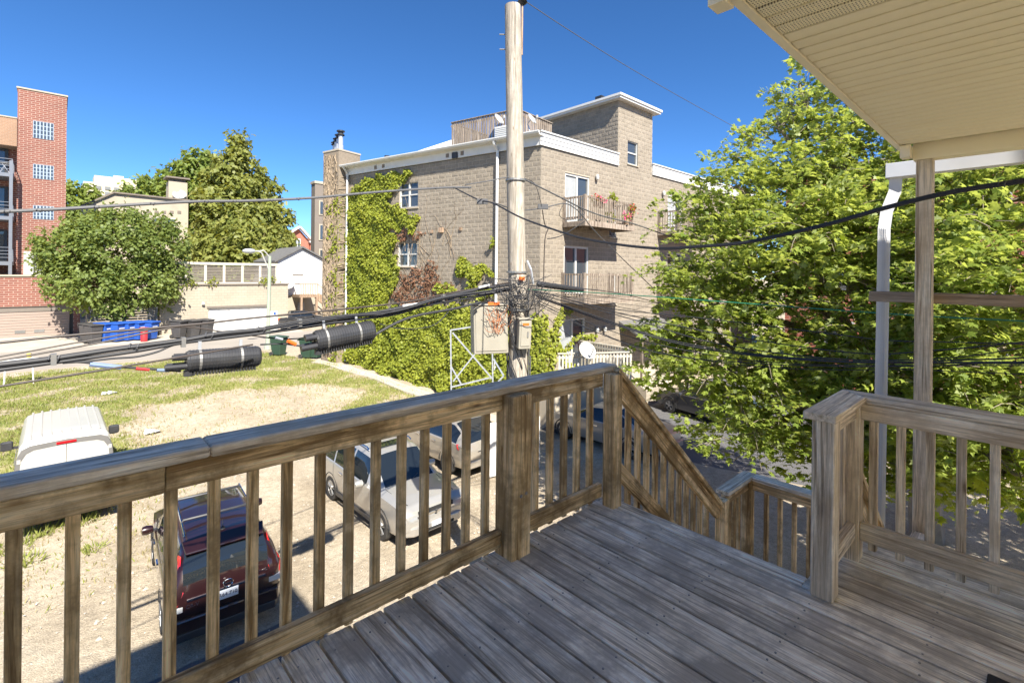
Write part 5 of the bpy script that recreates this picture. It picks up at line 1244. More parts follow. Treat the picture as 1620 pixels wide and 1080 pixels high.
# ------------------------------------------------------------ vehicles
def interp(keys, x):
    if x <= keys[0][0]: return keys[0][1:]
    for a, b in zip(keys[:-1], keys[1:]):
        if x <= b[0]:
            t = (x-a[0])/(b[0]-a[0]); return tuple(p+(q-p)*t for p, q in zip(a[1:], b[1:]))
    return keys[-1][1:]
def car(name, label, keys, paintm, glass, wheels, loc, rz, cat='car', seams=(), rim_r=.21, tyre_r=.33, N=56):
    """keys: (x, half width low, bottom z, half width belt, belt z, half width roof, roof z); x forward.
    glass: dict side=[(x0,x1)...], front=(x0,x1), rear=(x0,x1) in stations"""
    t = thing(name, label, cat, loc, rz=rz)
    x0, x1 = keys[0][0], keys[-1][0]
    sx = set(round(x0+(x1-x0)*i/N, 4) for i in range(N+1)) | set(k[0] for k in keys)
    for a, b in glass.get('side', []): sx |= {a, b}
    for k in ('front', 'rear'):
        if k in glass: sx |= set(glass[k])
    sx = sorted(sx); sec = []
    for x in sx:
        w0, zb, w1, zl, w2, zr = interp(keys, x)
        zm = zb+(zl-zb)*.55; wm = max(w0, w1)*1.012
        P = [(w0*.86, zb), (w0*.97, zb+.05), (w0, zb+.14), (wm, zm), (w1*1.004, zl-.10*(zl-zb)), (w1, zl)]
        dz = zr-zl
        P += [(w1+(w2-w1)*.12-.002, zl+dz*.06), (w1+(w2-w1)*.5+.012, zl+dz*.5), (w2+.008, zl+dz*.88), (w2-.05, zl+dz*.97), (w2*.78, zr), (w2*.45, zr+.018), (0, zr+.026)]
        sec.append(P)
    K = len(sec[0]); full = lambda P: [(-a, z) for a, z in P[:-1]]+[P[-1]]+[(a, z) for a, z in reversed(P[:-1])]
    rows = [full(P) for P in sec]; m_ = len(rows[0]); V_ = [(x, y, z) for x, r_ in zip(sx, rows) for y, z in r_]
    groups = {}
    def cls(i, j):
        xa, xb = sx[i], sx[i+1]; xm = (xa+xb)/2; jj = j if j < K-1 else m_-2-j
        sd = 'l' if j >= K-1 else 'r'      # y>0 left
        if jj in (6, 7):
            for n_, (a, b) in enumerate(glass.get('side', [])):
                if a <= xm <= b: return ('window', sd, n_)
        for key in ('front', 'rear'):
            if key in glass and glass[key][0] <= xm <= glass[key][1] and jj >= 9: return ('windshield' if key == 'front' else 'rear_window', '', 0)
        return ('body', '', 0)
    for i in range(len(sx)-1):
        for j in range(m_-1):
            groups.setdefault(cls(i, j), []).append((i*m_+j, i*m_+j+1, (i+1)*m_+j+1, (i+1)*m_+j))
    groups[('body', '', 0)] += [tuple(range(m_-1, -1, -1)), tuple((len(sx)-1)*m_+j for j in range(m_))]
    for key, fs in groups.items():
        used = sorted(set(i for f in fs for i in f)); mp_ = {v: i for i, v in enumerate(used)}
        mb = MB(); mb.add([V_[i] for i in used], [tuple(mp_[i] for i in f) for f in fs])
        mb.build(key[0], paintm if key[0] == 'body' else 'car_glass', t, smooth=True)
    MB().box(x0+.25, x1-.25, -keys[0][1]*.85, keys[0][1]*.85, .18, .36).build('underbody', 'under_dark', t)
    for xs_ in seams:
        i = min(range(len(sx)), key=lambda q: abs(sx[q]-xs_)); P = sec[i]; x_ = sx[i]
        for s_ in (1, -1):
            mb = MB(); pr_ = [(s_*(y+.003), z) for y, z in P[1:6]]
            mb.add([(x_-.006, y, z) for y, z in pr_]+[(x_+.006, y, z) for y, z in pr_], [(q, q+1, 6+q-1, 5+q-1) if 0 else (q, q+1, 5+q+1, 5+q) for q in range(4)]); mb.build('door_seam', 'under_dark', t)
    for wx in wheels:
        hw = interp(keys, wx)[0]
        for s_ in (1, -1):
            w = MB().lathe([(tyre_r*.62, -.10), (tyre_r*.93, -.10), (tyre_r, -.06), (tyre_r, .06), (tyre_r*.93, .10), (tyre_r*.62, .10)], (wx, s_*(hw-.085), tyre_r), 26, 'y').build('wheel', 'tyre', t, smooth=True)
            ry = s_*(hw-.085+.085)
            mb = MB().lathe([(tyre_r*.64, -.012*s_), (tyre_r*.60, .004*s_), (tyre_r*.54, -.02*s_), (tyre_r*.12, -.03*s_)], (wx, ry, tyre_r), 24, 'y')
            mb.build('rim_dish', 'under_dark', w)
            mb = MB(); mb.lathe([(tyre_r*.66, -.012*s_), (tyre_r*.66, .006*s_), (tyre_r*.58, .006*s_), (tyre_r*.57, -.02*s_)], (wx, ry, tyre_r), 24, 'y')
            for k in range(5):
                a = k*2*math.pi/5+.3; c_, s2 = math.cos(a), math.sin(a)
                for da in (-.13, .13):
                    mb.beam((wx+.03*c_, ry+.002*s_, tyre_r+.03*s2), (wx+tyre_r*.60*math.cos(a+da), ry+.003*s_, tyre_r+tyre_r*.60*math.sin(a+da)), .014, .028, (0, 1, 0))
            mb.lathe([(.05, -.01*s_), (.05, .012*s_), (0, .014*s_)], (wx, ry, tyre_r), 12, 'y'); mb.build('rim', 'rim', w)
            ar = MB(); n_ = 20
            vs = []
            for k in range(n_+1):
                a = math.pi*k/n_; c_, s2 = math.cos(a), math.sin(a)
                for rr_, dy in ((tyre_r*1.0, -.05), (tyre_r*1.16, .004), (tyre_r*1.22, .012), (tyre_r*1.25, -.01)): vs.append((wx+rr_*c_, s_*(hw*1.012+dy), max(.30 if k in (0, n_) else .16, tyre_r+rr_*s2*1.0)))
            fs = [(k*4+q, k*4+q+1, k*4+5+q, k*4+4+q) for k in range(n_) for q in range(3)]
            ar.add(vs, fs); ar.build('wheel_arch', 'under_dark', t, smooth=True)
    return t
def cadd(t, name, mb, mat, **k): return mb.build(name, mat, t, **k)
def mirror_parts(t, x, w, z, mat, s=1.0):
    for s_ in (1, -1):
        MB().lathe([(0, -.12*s), (.07*s, -.10*s), (.095*s, 0), (.08*s, .08*s), (0, .10*s)], (x, s_*(w+.13), z), 12, 'y').build('mirror', mat, t, smooth=True)
        MB().box(x-.02, x+.03, min(s_*w*.96, s_*(w+.08)), max(s_*w*.96, s_*(w+.08)), z-.05, z-.01).build('mirror_arm', 'black_plastic', t)
def text_part(t, txt, loc, size, mat, rot, name='lettering', ext=.003):
    cu = bpy.data.curves.new(name, 'FONT'); cu.body = txt; cu.size = size; cu.extrude = ext; cu.align_x = 'CENTER'; cu.align_y = 'CENTER'
    o = bpy.data.objects.new(name+'_src', cu); COL.objects.link(o); dg = bpy.context.evaluated_depsgraph_get(); me = bpy.data.meshes.new_from_object(o.evaluated_get(dg)); bpy.data.objects.remove(o)
    me.materials.clear(); me.materials.append(MATS[mat]); q = bpy.data.objects.new(name, me); COL.objects.link(q); q.parent = t; q.location = loc; q.rotation_euler = rot; return q

UP = R(90)
# --- dark maroon crossover, tail towards the house
ZG = -4.6
SUVK = [(-2.24, .70, .42, .72, .80, .62, .92), (-2.19, .80, .34, .82, .98, .70, 1.14), (-2.08, .86, .30, .88, 1.03, .70, 1.36), (-1.90, .885, .27, .90, 1.04, .66, 1.56), (-1.62, .895, .25, .905, 1.04, .645, 1.63), (-.4, .90, .24, .91, 1.01, .65, 1.655), (.35, .90, .24, .91, .99, .64, 1.62),
        (.62, .90, .24, .905, .985, .62, 1.54), (1.20, .895, .24, .89, .975, .66, 1.07), (1.7, .885, .25, .86, .93, .66, .99), (2.05, .84, .27, .80, .84, .60, .88), (2.20, .74, .32, .70, .72, .5, .76), (2.26, .62, .40, .58, .62, .4, .64)]
crv = car('parked_crossover', 'dark maroon crossover parked tail first below the railing', SUVK, 'paint_maroon',
          {'side': [(-1.72, -1.12), (-1.05, -.12), (-.05, .70)], 'front': (.62, 1.20), 'rear': (-2.19, -1.90)}, (-1.31, 1.31), (2.27, 11.28, ZG), R(86.0), seams=(-1.08, -.08, .95))
t = crv; t.scale = (.95, .95, .97)
for s_ in (1, -1):
    # tall tail lamps climbing the rear pillars
    pts = [(-2.215, .74, .82), (-2.20, .64, 1.04), (-2.10, .69, 1.20), (-1.935, .655, 1.52), (-1.80, .69, 1.50), (-1.98, .80, 1.20), (-2.06, .885, 1.00), (-2.10, .88, .84)]
    vs = [(x-.016, s_*(y+.008), z) for x, y, z in pts]; mb = MB(); n_ = len(vs); c0 = tuple(sum(v[i] for v in vs)/n_ for i in range(3)); c0 = (c0[0]-.03, c0[1]+s_*.03, c0[2])
    mb.add(vs+[c0], [(i, (i+1) % n_, n_) if s_ > 0 else ((i+1) % n_, i, n_) for i in range(n_)]); mb.build('tail_light', 'tail_red', t, smooth=True)
    MB().box(-2.245, -2.17, min(s_*.66, s_*.86), max(s_*.66, s_*.86), .745, .83).build('reverse_light', 'headlight', t)
    MB().box(-2.285, -2.2, min(s_*.60, s_*.80), max(s_*.60, s_*.80), .46, .54).build('reflector', 'tail_red', t)
MB().prism([(-2.31, -.80, .42), (-2.31, .80, .42), (-2.10, .895, .42), (-2.10, -.895, .42)], (0, 0, .22)).build('bumper', 'paint_maroon', t, bevel=.03)
MB().prism([(-2.30, -.76, .28), (-2.30, .76, .28), (-2.1, .87, .28), (-2.1, -.87, .28)], (0, 0, .14)).build('bumper_skirt', 'black_plastic', t, bevel=.02)
MB().prism([(-2.02, -.60, 1.54), (-2.02, .60, 1.54), (-1.80, .64, 1.66), (-1.80, -.64, 1.66)], (0, 0, .03)).build('spoiler', 'paint_maroon', t, bevel=.01)
MB().box(-2.262, -2.20, -.60, .60, .895, .925).build('chrome_strip', 'chrome', t)
pl_ = MB().box(-2.262, -2.24, -.16, .16, .74, .895).build('licence_plate', 'plate_white', t)
RB = (UP, 0, -UP)
text_part(t, 'R64 710', (-2.2645, 0, .812), .085, 'plate_text', RB)
text_part(t, 'CR-V', (-2.24, .52, .80), .085, 'chrome', RB); text_part(t, 'AWD', (-2.232, -.56, .99), .06, 'chrome', RB)
mb = MB(); ex = -2.262
for a, b in (((-.045, .945), (-.055, 1.04)), ((.045, .945), (.055, 1.04)), ((-.05, .99), (.05, .99))): mb.beam((ex, a[0], a[1]), (ex, b[0], b[1]), .014, .012, (1, 0, 0))
mb.tube([(ex, .075*math.cos(a)*(1+.12*math.sin(a)), .992+.062*math.sin(a)) for a in [k*math.pi/10 for k in range(21)]], .006, 5, False); mb.build('emblem', 'chrome', t)
for s_ in (1, -1): MB().tube([(-1.55, s_*.58, 1.66), (-1.5, s_*.58, 1.70), (.2, s_*.58, 1.715), (.25, s_*.58, 1.66)], .018, 6).build('roof_rail', 'chrome', t, smooth=True)
for x in (-1.05, .0):
    MB().tube([(x, -.58, 1.70), (x, -.55, 1.745), (x, .55, 1.745), (x, .58, 1.70)], .024, 6).build('cross_bar', 'black_plastic', t, smooth=True)
MB().lathe([(.05, 0), (.03, .04), (.006, .06), (.003, .22), (0, .22)], (-1.62, 0, 1.655), 8).build('antenna', 'black_plastic', t)
MB().tube([(-2.17, -.05, 1.07), (-2.09, .25, 1.22), (-2.10, .50, 1.17)], .008, 5).build('wiper', 'black_plastic', t)
mirror_parts(t, .62, .90, 1.04, 'paint_maroon'); 
for x in (-.55, .35):
    for s_ in (1, -1): MB().box(x-.10, x+.10, min(s_*.905, s_*.935), max(s_*.905, s_*.935), .87, .90).build('door_handle', 'chrome', t)

# --- silver crossover facing the house
VUEK = [(-2.25, .68, .40, .68, .78, .6, .90), (-2.18, .82, .32, .83, .98, .70, 1.20), (-2.0, .88, .28, .89, 1.02, .68, 1.50), (-1.75, .895, .26, .90, 1.03, .67, 1.64), (-.3, .90, .25, .91, 1.01, .67, 1.68), (.30, .90, .25, .91, 1.0, .66, 1.64), (.50, .90, .25, .91, .995, .65, 1.60),
        (1.15, .895, .25, .90, .99, .72, 1.06), (1.75, .89, .26, .875, .95, .72, 1.0), (2.08, .87, .28, .84, .90, .66, .93), (2.20, .82, .32, .78, .80, .6, .84), (2.28, .70, .36, .66, .66, .5, .70)]
vue = car('parked_crossover', 'silver crossover parked facing the railing on dusty gravel', VUEK, 'paint_silver', {'side': [(-1.95, -1.25), (-1.18, -.32), (-.25, .60)], 'front': (.50, 1.15), 'rear': (-2.18, -2.0)}, (-1.35, 1.35), (6.36, 11.62, ZG), R(-89.5), seams=(-1.2, -.28, .9))
t = vue
for s_ in (1, -1):
    vs = [(2.215, s_*.50, .78), (2.20, s_*.74, .80), (2.06, s_*.86, .86), (2.07, s_*.855, .72), (2.20, s_*.80, .66), (2.235, s_*.52, .66)]
    mb = MB(); vs = [(x+.02, y*1.005, z) for x, y, z in vs]; n_ = 6; c0 = (2.22, s_*.73, .745); mb.add(vs+[c0], [((i+1) % n_, i, n_) if s_ > 0 else (i, (i+1) % n_, n_) for i in range(n_)]); mb.build('headlight', 'headlight', t, smooth=True)
    MB().lathe([(0, .02), (.035, .0), (.03, -.02)], (2.215, s_*.80, .72), 8, 'x').build('indicator', 'amber', t)
    MB().lathe([(0, .03), (.05, .02), (.055, -.02)], (2.285, s_*.55, .46), 10, 'x').build('fog_lamp', 'headlight', t)
for z, hw in ((.60, .50), (.74, .46)): MB().box(2.235, 2.272, -hw, hw, z, z+.085).build('grille', 'under_dark', t)
MB().box(2.235, 2.285, -.50, .50, .69, .735).build('chrome_strip', 'chrome', t); MB().lathe([(0, .03), (.06, .02), (.065, 0)], (2.26, 0, .71), 12, 'x').build('emblem', 'chrome', t)
MB().prism([(2.33, -.62, .34), (2.33, .62, .34), (2.15, .875, .34), (2.15, -.875, .34)], (0, 0, .20)).build('bumper', 'paint_silver', t, bevel=.03)
MB().box(2.31, 2.337, -.45, .45, .37, .43).build('air_intake', 'under_dark', t)
MB().box(2.325, 2.342, -.155, .155, .44, .54).build('licence_plate', 'plate_white', t)
for s_ in (.02, -.42): MB().tube([(1.17, s_, 1.075), (1.02, s_+.35, 1.17), (.98, s_+.42, 1.20)], .008, 5).build('wiper', 'black_plastic', t)
for s_ in (1, -1): MB().tube([(-1.6, s_*.60, 1.67), (-1.5, s_*.60, 1.72), (.1, s_*.60, 1.73), (.2, s_*.60, 1.68)], .018, 6).build('roof_rail', 'chrome', t, smooth=True)
MB().box(-.1, .25, -.35, .35, 1.665, 1.692).build('sunroof', 'car_glass', t)
mirror_parts(t, .52, .90, 1.06, 'paint_silver')
for x in (-.75, .05):
    for s_ in (1, -1): MB().box(x-.1, x+.1, min(s_*.905, s_*.935), max(s_*.905, s_*.935), .87, .90).build('door_handle', 'chrome', t)
for s_ in (1, -1): MB().box(-1.0, 1.0, min(s_*.90, s_*.925), max(s_*.90, s_*.925), .26, .36).build('sill_trim', 'black_plastic', t)

# --- gold hatch beyond it, tail towards us
HK = [(-2.22, .70, .40, .72, .82, .6, .90), (-2.14, .83, .33, .85, .95, .70, 1.06), (-1.95, .875, .28, .885, .99, .68, 1.22), (-1.40, .89, .24, .90, .99, .63, 1.50), (-.3, .90, .22, .905, .97, .62, 1.52), (.2, .90, .22, .905, .96, .61, 1.46), (1.05, .89, .22, .89, .94, .66, 1.00), (1.7, .87, .24, .85, .88, .62, .92), (2.05, .82, .28, .78, .76, .52, .80), (2.2, .68, .34, .62, .62, .4, .66)]
hb = car('parked_hatchback', 'gold beige hatchback parked beyond the silver crossover', HK, 'paint_gold', {'side': [(-1.75, -1.2), (-1.13, -.25), (-.18, .75)], 'front': (.2, 1.05), 'rear': (-2.14, -1.40)}, (-1.33, 1.33), (9.66, 13.68, gz(9, 13.6)), R(90.5), seams=(-1.15, -.2, .95))
t = hb
for s_ in (1, -1):
    vs = [(-2.16, .60, .86), (-2.12, .70, 1.00), (-1.80, .885, 1.02), (-1.86, .90, .90), (-2.10, .84, .80), (-2.19, .66, .80)]
    vs = [(x-.012, s_*(y+.01), z) for x, y, z in vs]; mb = MB(); c0 = (-2.09, s_*.80, .91); mb.add(vs+[c0], [(i, (i+1) % 6, 6) if s_ > 0 else ((i+1) % 6, i, 6) for i in range(6)]); mb.build('tail_light', 'tail_red', t, smooth=True)
    for x in (-.65, .25): MB().box(x-.1, x+.1, min(s_*.90, s_*.93), max(s_*.90, s_*.93), .84, .87).build('door_handle', 'chrome', t)
MB().prism([(-2.27, -.78, .34), (-2.27, .78, .34), (-2.1, .885, .34), (-2.1, -.885, .34)], (0, 0, .22)).build('bumper', 'paint_gold', t, bevel=.03)
MB().box(-2.252, -2.2, -.16, .16, .64, .76).build('licence_plate', 'plate_white', t); MB().box(-2.245, -2.19, -.4, .4, .79, .815).build('chrome_strip', 'chrome', t)
mirror_parts(t, .72, .90, 1.0, 'paint_gold')

# --- sedan by the block building, dark car behind it, dark car in the alley
SK = [(-2.42, .66, .40, .68, .74, .55, .82), (-2.34, .84, .32, .84, .88, .70, .96), (-1.55, .90, .26, .885, .94, .70, 1.02), (-1.45, .90, .25, .885, .945, .69, 1.04), (-.75, .905, .23, .90, .95, .60, 1.41), (-.2, .905, .22, .90, .945, .60, 1.44), (.35, .905, .22, .90, .94, .59, 1.38), (1.15, .90, .22, .885, .92, .68, .97), (1.9, .88, .25, .84, .84, .62, .88), (2.3, .80, .30, .74, .70, .5, .74), (2.42, .64, .36, .58, .58, .4, .62)]
def sedan(label, mat, loc, rz, cat='car', group=None):
    t = car('parked_sedan', label, SK, mat, {'side': [(-1.15, -.42), (-.34, .80)], 'front': (.35, 1.15), 'rear': (-1.45, -.75)}, (-1.42, 1.42), loc, rz, seams=(-1.1, -.38, .95))
    for s_ in (1, -1):
        MB().box(-2.40, -2.22, min(s_*.50, s_*.845), max(s_*.50, s_*.845), .70, .86).build('tail_light', 'tail_red', t, bevel=.02)
        MB().box(-2.36, -2.24, min(s_*.70, s_*.852), max(s_*.70, s_*.852), .862, .92).build('indicator', 'amber', t, bevel=.01)
        MB().box(2.18, 2.31, min(s_*.46, s_*.76), max(s_*.46, s_*.76), .60, .73).build('headlight', 'headlight', t, bevel=.02)
    MB().prism([(-2.48, -.76, .34), (-2.48, .76, .34), (-2.3, .885, .34), (-2.3, -.885, .34)], (0, 0, .20)).build('bumper', mat, t, bevel=.03)
    MB().prism([(2.47, -.62, .30), (2.47, .62, .30), (2.2, .87, .30), (2.2, -.87, .30)], (0, 0, .20)).build('bumper', mat, t, bevel=.03)
    mirror_parts(t, .75, .90, .97, mat)
    for x in (-.85, .0):
        for s_ in (1, -1): MB().box(x-.1, x+.1, min(s_*.895, s_*.92), max(s_*.895, s_*.92), .80, .83).build('door_handle', 'chrome', t)
    return t
sedan('dusty champagne sedan parked beside the block building', 'paint_sedan', (14.86, 10.75, ZG), R(92.5))
p = atz(1047, 668, -4.6); sedan('dark car further off on the street, past the champagne sedan', 'paint_dark', (p.x+2.2, p.y-1.0, ZG), R(80))
p = atz(478, 517, -3.45); sedan('dark grey car in the alley in front of the white house', 'paint_dark', (p.x+.2, 46.3, -3.45), R(8))

# --- white cargo van, seen from behind
VK = [(-2.22, .80, .40, .80, 1.0, .72, 1.80), (-2.19, .84, .36, .84, 1.05, .76, 2.0), (-2.12, .865, .34, .87, 1.08, .765, 2.08), (-1.6, .88, .30, .885, 1.10, .755, 2.11), (.6, .885, .28, .885, 1.10, .75, 2.10), (.95, .885, .28, .885, 1.09, .73, 2.03), (1.62, .88, .28, .87, 1.05, .70, 1.22), (2.0, .86, .30, .82, .95, .62, 1.08), (2.2, .78, .34, .72, .78, .5, .86), (2.28, .66, .40, .6, .62, .4, .66)]
p = Vector((.17, 17.45, 0)); van = car('cargo_van', 'white cargo van with ribbed roof parked on the lot', VK, 'paint_van', {'side': [(.45, 1.25)], 'front': (.95, 1.62)}, (-1.45, 1.45), (p.x, p.y, gz(p.x, p.y)-.08), R(90.5), 'van', tyre_r=.32)
t = van
for k in range(8):
    y = -.60+k*.171; MB().cbox(-2.0, .75, y-.022, y+.022, 2.09, 2.132 if k not in (0, 7) else 2.115, .012).build('roof_rib', 'paint_van', t)
# dark frame over the two rear doors and lamps
outer = [(-.86, 1.30), (-.83, 1.72), (-.74, 1.93), (-.60, 2.0), (0, 2.03), (.60, 2.0), (.74, 1.93), (.83, 1.72), (.86, 1.30)]; inner = [(-.775, 1.30), (-.75, 1.68), (-.66, 1.84), (-.54, 1.90), (0, 1.93), (.54, 1.90), (.66, 1.84), (.75, 1.68), (.775, 1.30)]
def rx(z): return -2.235+.0*z
mb = MB(); vs = [(-2.225, y, z) for y, z in outer]+[(-2.255, y*.985, z) for y, z in outer]+[(-2.255, y, z) for y, z in inner]; n_ = 9
mb.add(vs, [(i, i+1, n_+i+1, n_+i) for i in range(8)]+[(n_+i, n_+i+1, 2*n_+i+1, 2*n_+i) for i in range(8)]); mb.build('door_surround', 'fence_grey', t)
for y0, y1 in ((-.76, -.006), (.006, .76)):
    poly = [(y, z) for y, z in inner if (y <= 0) == (y0 < -.1) and abs(y) > .01]
    if y0 < -.1: pts = [(-.772, .62)]+poly+[(-.006, 1.925), (-.006, .62)]
    else: pts = [(.006, .62), (.006, 1.925)]+poly+[(.772, .62)]
    MB().prism([(-2.232, y, z) for y, z in pts], (-.016, 0, 0)).build('rear_door', 'paint_van', t)
MB().box(-2.275, -2.24, -.17, .17, 1.945, 1.995).build('brake_light', 'tail_red', t)
for s_ in (1, -1): MB().box(-2.27, -2.18, min(s_*.78, s_*.872), max(s_*.78, s_*.872), .98, 1.44).build('tail_light', 'tail_red', t, bevel=.015)
MB().box(-2.33, -2.1, -.86, .86, .36, .56).build('bumper', 'paint_van', t, bevel=.03)
MB().box(-2.262, -2.245, .25, .57, .72, .83).build('licence_plate', 'plate_white', t)
for s_ in (1, -1):
    MB().cbox(1.02, 1.16, min(s_*.98, s_*1.22), max(s_*.98, s_*1.22), 1.12, 1.36, .03).build('mirror', 'black_plastic', t)
    MB().box(1.06, 1.12, min(s_*.86, s_*.99), max(s_*.86, s_*.99), 1.14, 1.20).build('mirror_arm', 'black_plastic', t)
    MB().box(-1.0, .35, min(s_*.884, s_*.897), max(s_*.884, s_*.897), 1.28, 1.31).build('door_track', 'fence_grey', t)

for y_ in (-.80, .80):
    for z_ in (.75, 1.25, 1.65): MB().box(-2.262, -2.235, y_*.97-.03, y_*.97+.03, z_, z_+.09).build('hinge', 'paint_van', t)
MB().box(-2.275, -2.249, .03, .07, 1.10, 1.30).build('door_handle', 'black_plastic', t); MB().box(-2.262, -2.25, -.74, .74, .66, .70).build('door_seam', 'under_dark', t)
# hood and tailgate shut lines on the silver crossover
for s_ in (1, -1): MB().beam((1.22, s_*.70, 1.052), (2.06, s_*.62, .952), .008, .006).build('hood_seam', 'under_dark', vue)

# ------------------------------------------------------------ buildings and things along the alley
GA = -3.45
# red brick block with stair tower, balconies and garage
rb = thing('brick_apartment_block', 'red brick building with stair tower, steel balconies and brown garage', 'building', (-3, 56, GA))
MB().box(-2.43, .50, 56, 61, GA, 16.0).build('stair_tower', 'red_brick', rb)
MB().box(-2.50, .57, 55.93, 61.07, 16.0, 16.12).build('coping', 'cream_stone', rb)
def glass_block(a0, a1, z0, z1):
    f = MB().box(a0, a1, 55.97, 56.0-.002, z0, z1).build('glass_block_window', 'glass_block', rb); nx_, nz_ = 6, 4
    w, h = (a1-a0)/nx_, (z1-z0)/nz_
    for i in range(nx_):
        for j in range(nz_): MB().box(a0+i*w+.04, a0+(i+1)*w-.04, 55.95, 55.968, z0+j*h+.035, z0+(j+1)*h-.035).build('glass_block', 'glass_block_dark', f)
for y0, y1 in ((196, 218), (263, 282), (327, 346)):
    p, q = atb(52, y1, 56), atb(85, y0, 56); glass_block(p.x, q.x, p.z, q.z)
MB().box(-16, -2.435, 57.6, 61, GA, 13.4).build('wall', 'red_brick', rb)
zt, zb2 = 13.5, atb(14, 230.5, 56).z
MB().box(-16, -2.44, 55.9, 57.59, zb2, zt).build('top_storey_band', 'tan_brick', rb)
MB().box(-16, -2.445, 55.85, 61, zt, zt+.1).build('coping', 'cream_stone', rb)
for y in (277, 344, 414):
    z = atb(10, y, 56).z
    sl = MB().box(-16, -2.55, 54.6, 57.59, z-.28, z).build('balcony', 'steel_grey', rb)
    for k in range(4): MB().box(-16, -2.62, 54.62, 54.66, z+.30+k*.26, z+.34+k*.26).build('rail', 'steel_grey', sl)
    MB().box(-2.66, -2.62, 54.66, 57.5, z+1.06, z+1.12).build('rail', 'steel_grey', sl)
    for k in range(14): MB().box(-2.655, -2.635, 54.7+k*.2, 54.72+k*.2, z+.02, z+1.06).build('picket', 'steel_grey', sl)
    for a in (-2.66, -4.6): MB().box(a, a+.05, 54.61, 54.67, z, z+1.1).build('post', 'steel_grey', sl)
    zh = z+2.6
    w = MB().box(-5.4, -3.0, 57.5, 57.598, z, zh).build('door', 'dark_metal', rb)
    for a0, a1 in ((-5.25, -4.3), (-4.15, -3.2)): MB().box(a0, a1, 57.47, 57.49, z+.15, zh-.15).build('pane', 'window_glass', w)
MB().box(-2.78, -2.58, 54.5, 54.6, 1.0, 9.9).build('column', 'steel_grey', rb)
z0, z1 = atb(50, 437, 56).z-.3, atb(50, 398, 56).z
d_ = MB().box(-2.0, -.75, 55.95, 55.998, z0, z1).build('door', 'dish_grey', rb); MB().box(-1.42, -1.30, 55.93, 55.949, z0, z1).build('mullion', 'dark_metal', d_)
gr = MB()
MB().box(-16, .93, 50.0, 56, -1.22, .93).build('garage_wall', 'red_brick', rb)
MB().box(.93, 1.32, 49.98, 56, GA, .95).build('garage_pier', 'red_brick', rb)
MB().box(-16, 1.36, 49.92, 55.9, .955, 1.04).build('coping', 'cream_stone', rb)
MB().box(-16, .925, 50.25, 50.3, GA, -1.22).build('garage_recess', 'dark_metal', rb)
gd = MB().box(-9.0, .72, 50.16, 50.24, GA+.04, -1.62).build('garage_door', 'garage_brown', rb)
for k in range(9): MB().cbox(-9.0, .72, 50.11, 50.158, GA+.05+k*.196, GA+.232+k*.196, .012).build('panel', 'garage_brown', gd)
for a in (-6.4, -4.6, -3.3, -1.9, -.9): MB().box(a-.3, a+.25, 50.09, 50.108, GA+.30, GA+.52).build('vent', 'fence_grey', gd)
MB().box(-9.0, .92, 50.1, 50.24, -1.60, -1.23).build('lintel', 'slat_brown', rb)
g2_ = thing('folding_chair', 'pale folding chair on the upper steel balcony of the brick building', 'chair', (-3.1, 55.6, atb(10, 277, 56).z))
z = atb(10, 277, 56).z
MB().lathe([(0, .45), (.30, .47), (.33, .50), (.30, .52), (0, .53)], (-3.1, 55.6, z+.35), 12).build('seat', 'dish_grey', g2_)
for dx, dy in ((-.25, -.2), (.25, -.2), (-.25, .2), (.25, .2)): MB().tube([(-3.1+dx*1.4, 55.6+dy, z), (-3.1-dx*.6, 55.6+dy, z+.85)], .02, 5).build('leg', 'galv', g2_)

# cream stone house with chimney behind the round tree
ch_ = thing('cream_house', 'cream stone building with square chimney behind the round tree', 'building', (7, 67, GA))
MB().prism([(1.8, 66, GA), (10.88, 66, GA), (10.88, 66, 9.35), (4.28, 66, 9.45), (1.8, 66, 7.7)], (0, 12, 0)).build('wall', 'cream_stone', ch_)
for a, b in (((1.6, 7.72), (4.28, 9.5)), ((4.28, 9.5), (11.0, 9.4))): MB().beam((a[0], 66, a[1]+.05), (b[0], 66, b[1]+.05), .5, .16).build('coping', 'stucco_grey', ch_)
p, q = atb(266, 318, 66.5), atb(296, 290, 66.5)
cm = MB().box(p.x, q.x, 66.3, 68, 9.3, q.z).build('chimney', 'cream_stone', ch_); MB().box(p.x+.15, q.x-.15, 66.45, 67.8, q.z, q.z+.35).build('chimney_grille', 'stucco_grey', cm); MB().box(p.x-.25, q.x+.2, 66.0, 68.2, q.z+.35, q.z+.52).build('chimney_cap', 'stucco_grey', cm)
p, q = atb(243, 366, 66), atb(277, 346, 66); f = MB().box(p.x, q.x, 65.9, 65.998, p.z, q.z).build('window', 'frame_white', ch_); m2 = (p.x+q.x)/2
MB().box(p.x+.1, m2-.05, 65.86, 65.898, p.z+.1, q.z-.1).build('pane', 'window_glass', f); MB().box(m2+.05, q.x-.1, 65.86, 65.898, p.z+.1, q.z-.1).build('pane', 'window_glass', f)
for k in range(5):
    p = atb(236+k*12, 335, 66); MB().box(p.x-.2, p.x+.15, 65.95, 65.998, p.z-.2, p.z+.1).build('vent', 'stucco_grey', ch_)
p = atb(284, 308, 66); dish((p.x, 66.1, p.z-.6), math.atan2(-.9, -.2), .62, 'pale satellite dish on the chimney of the cream building', 'satellite dishes', .6)

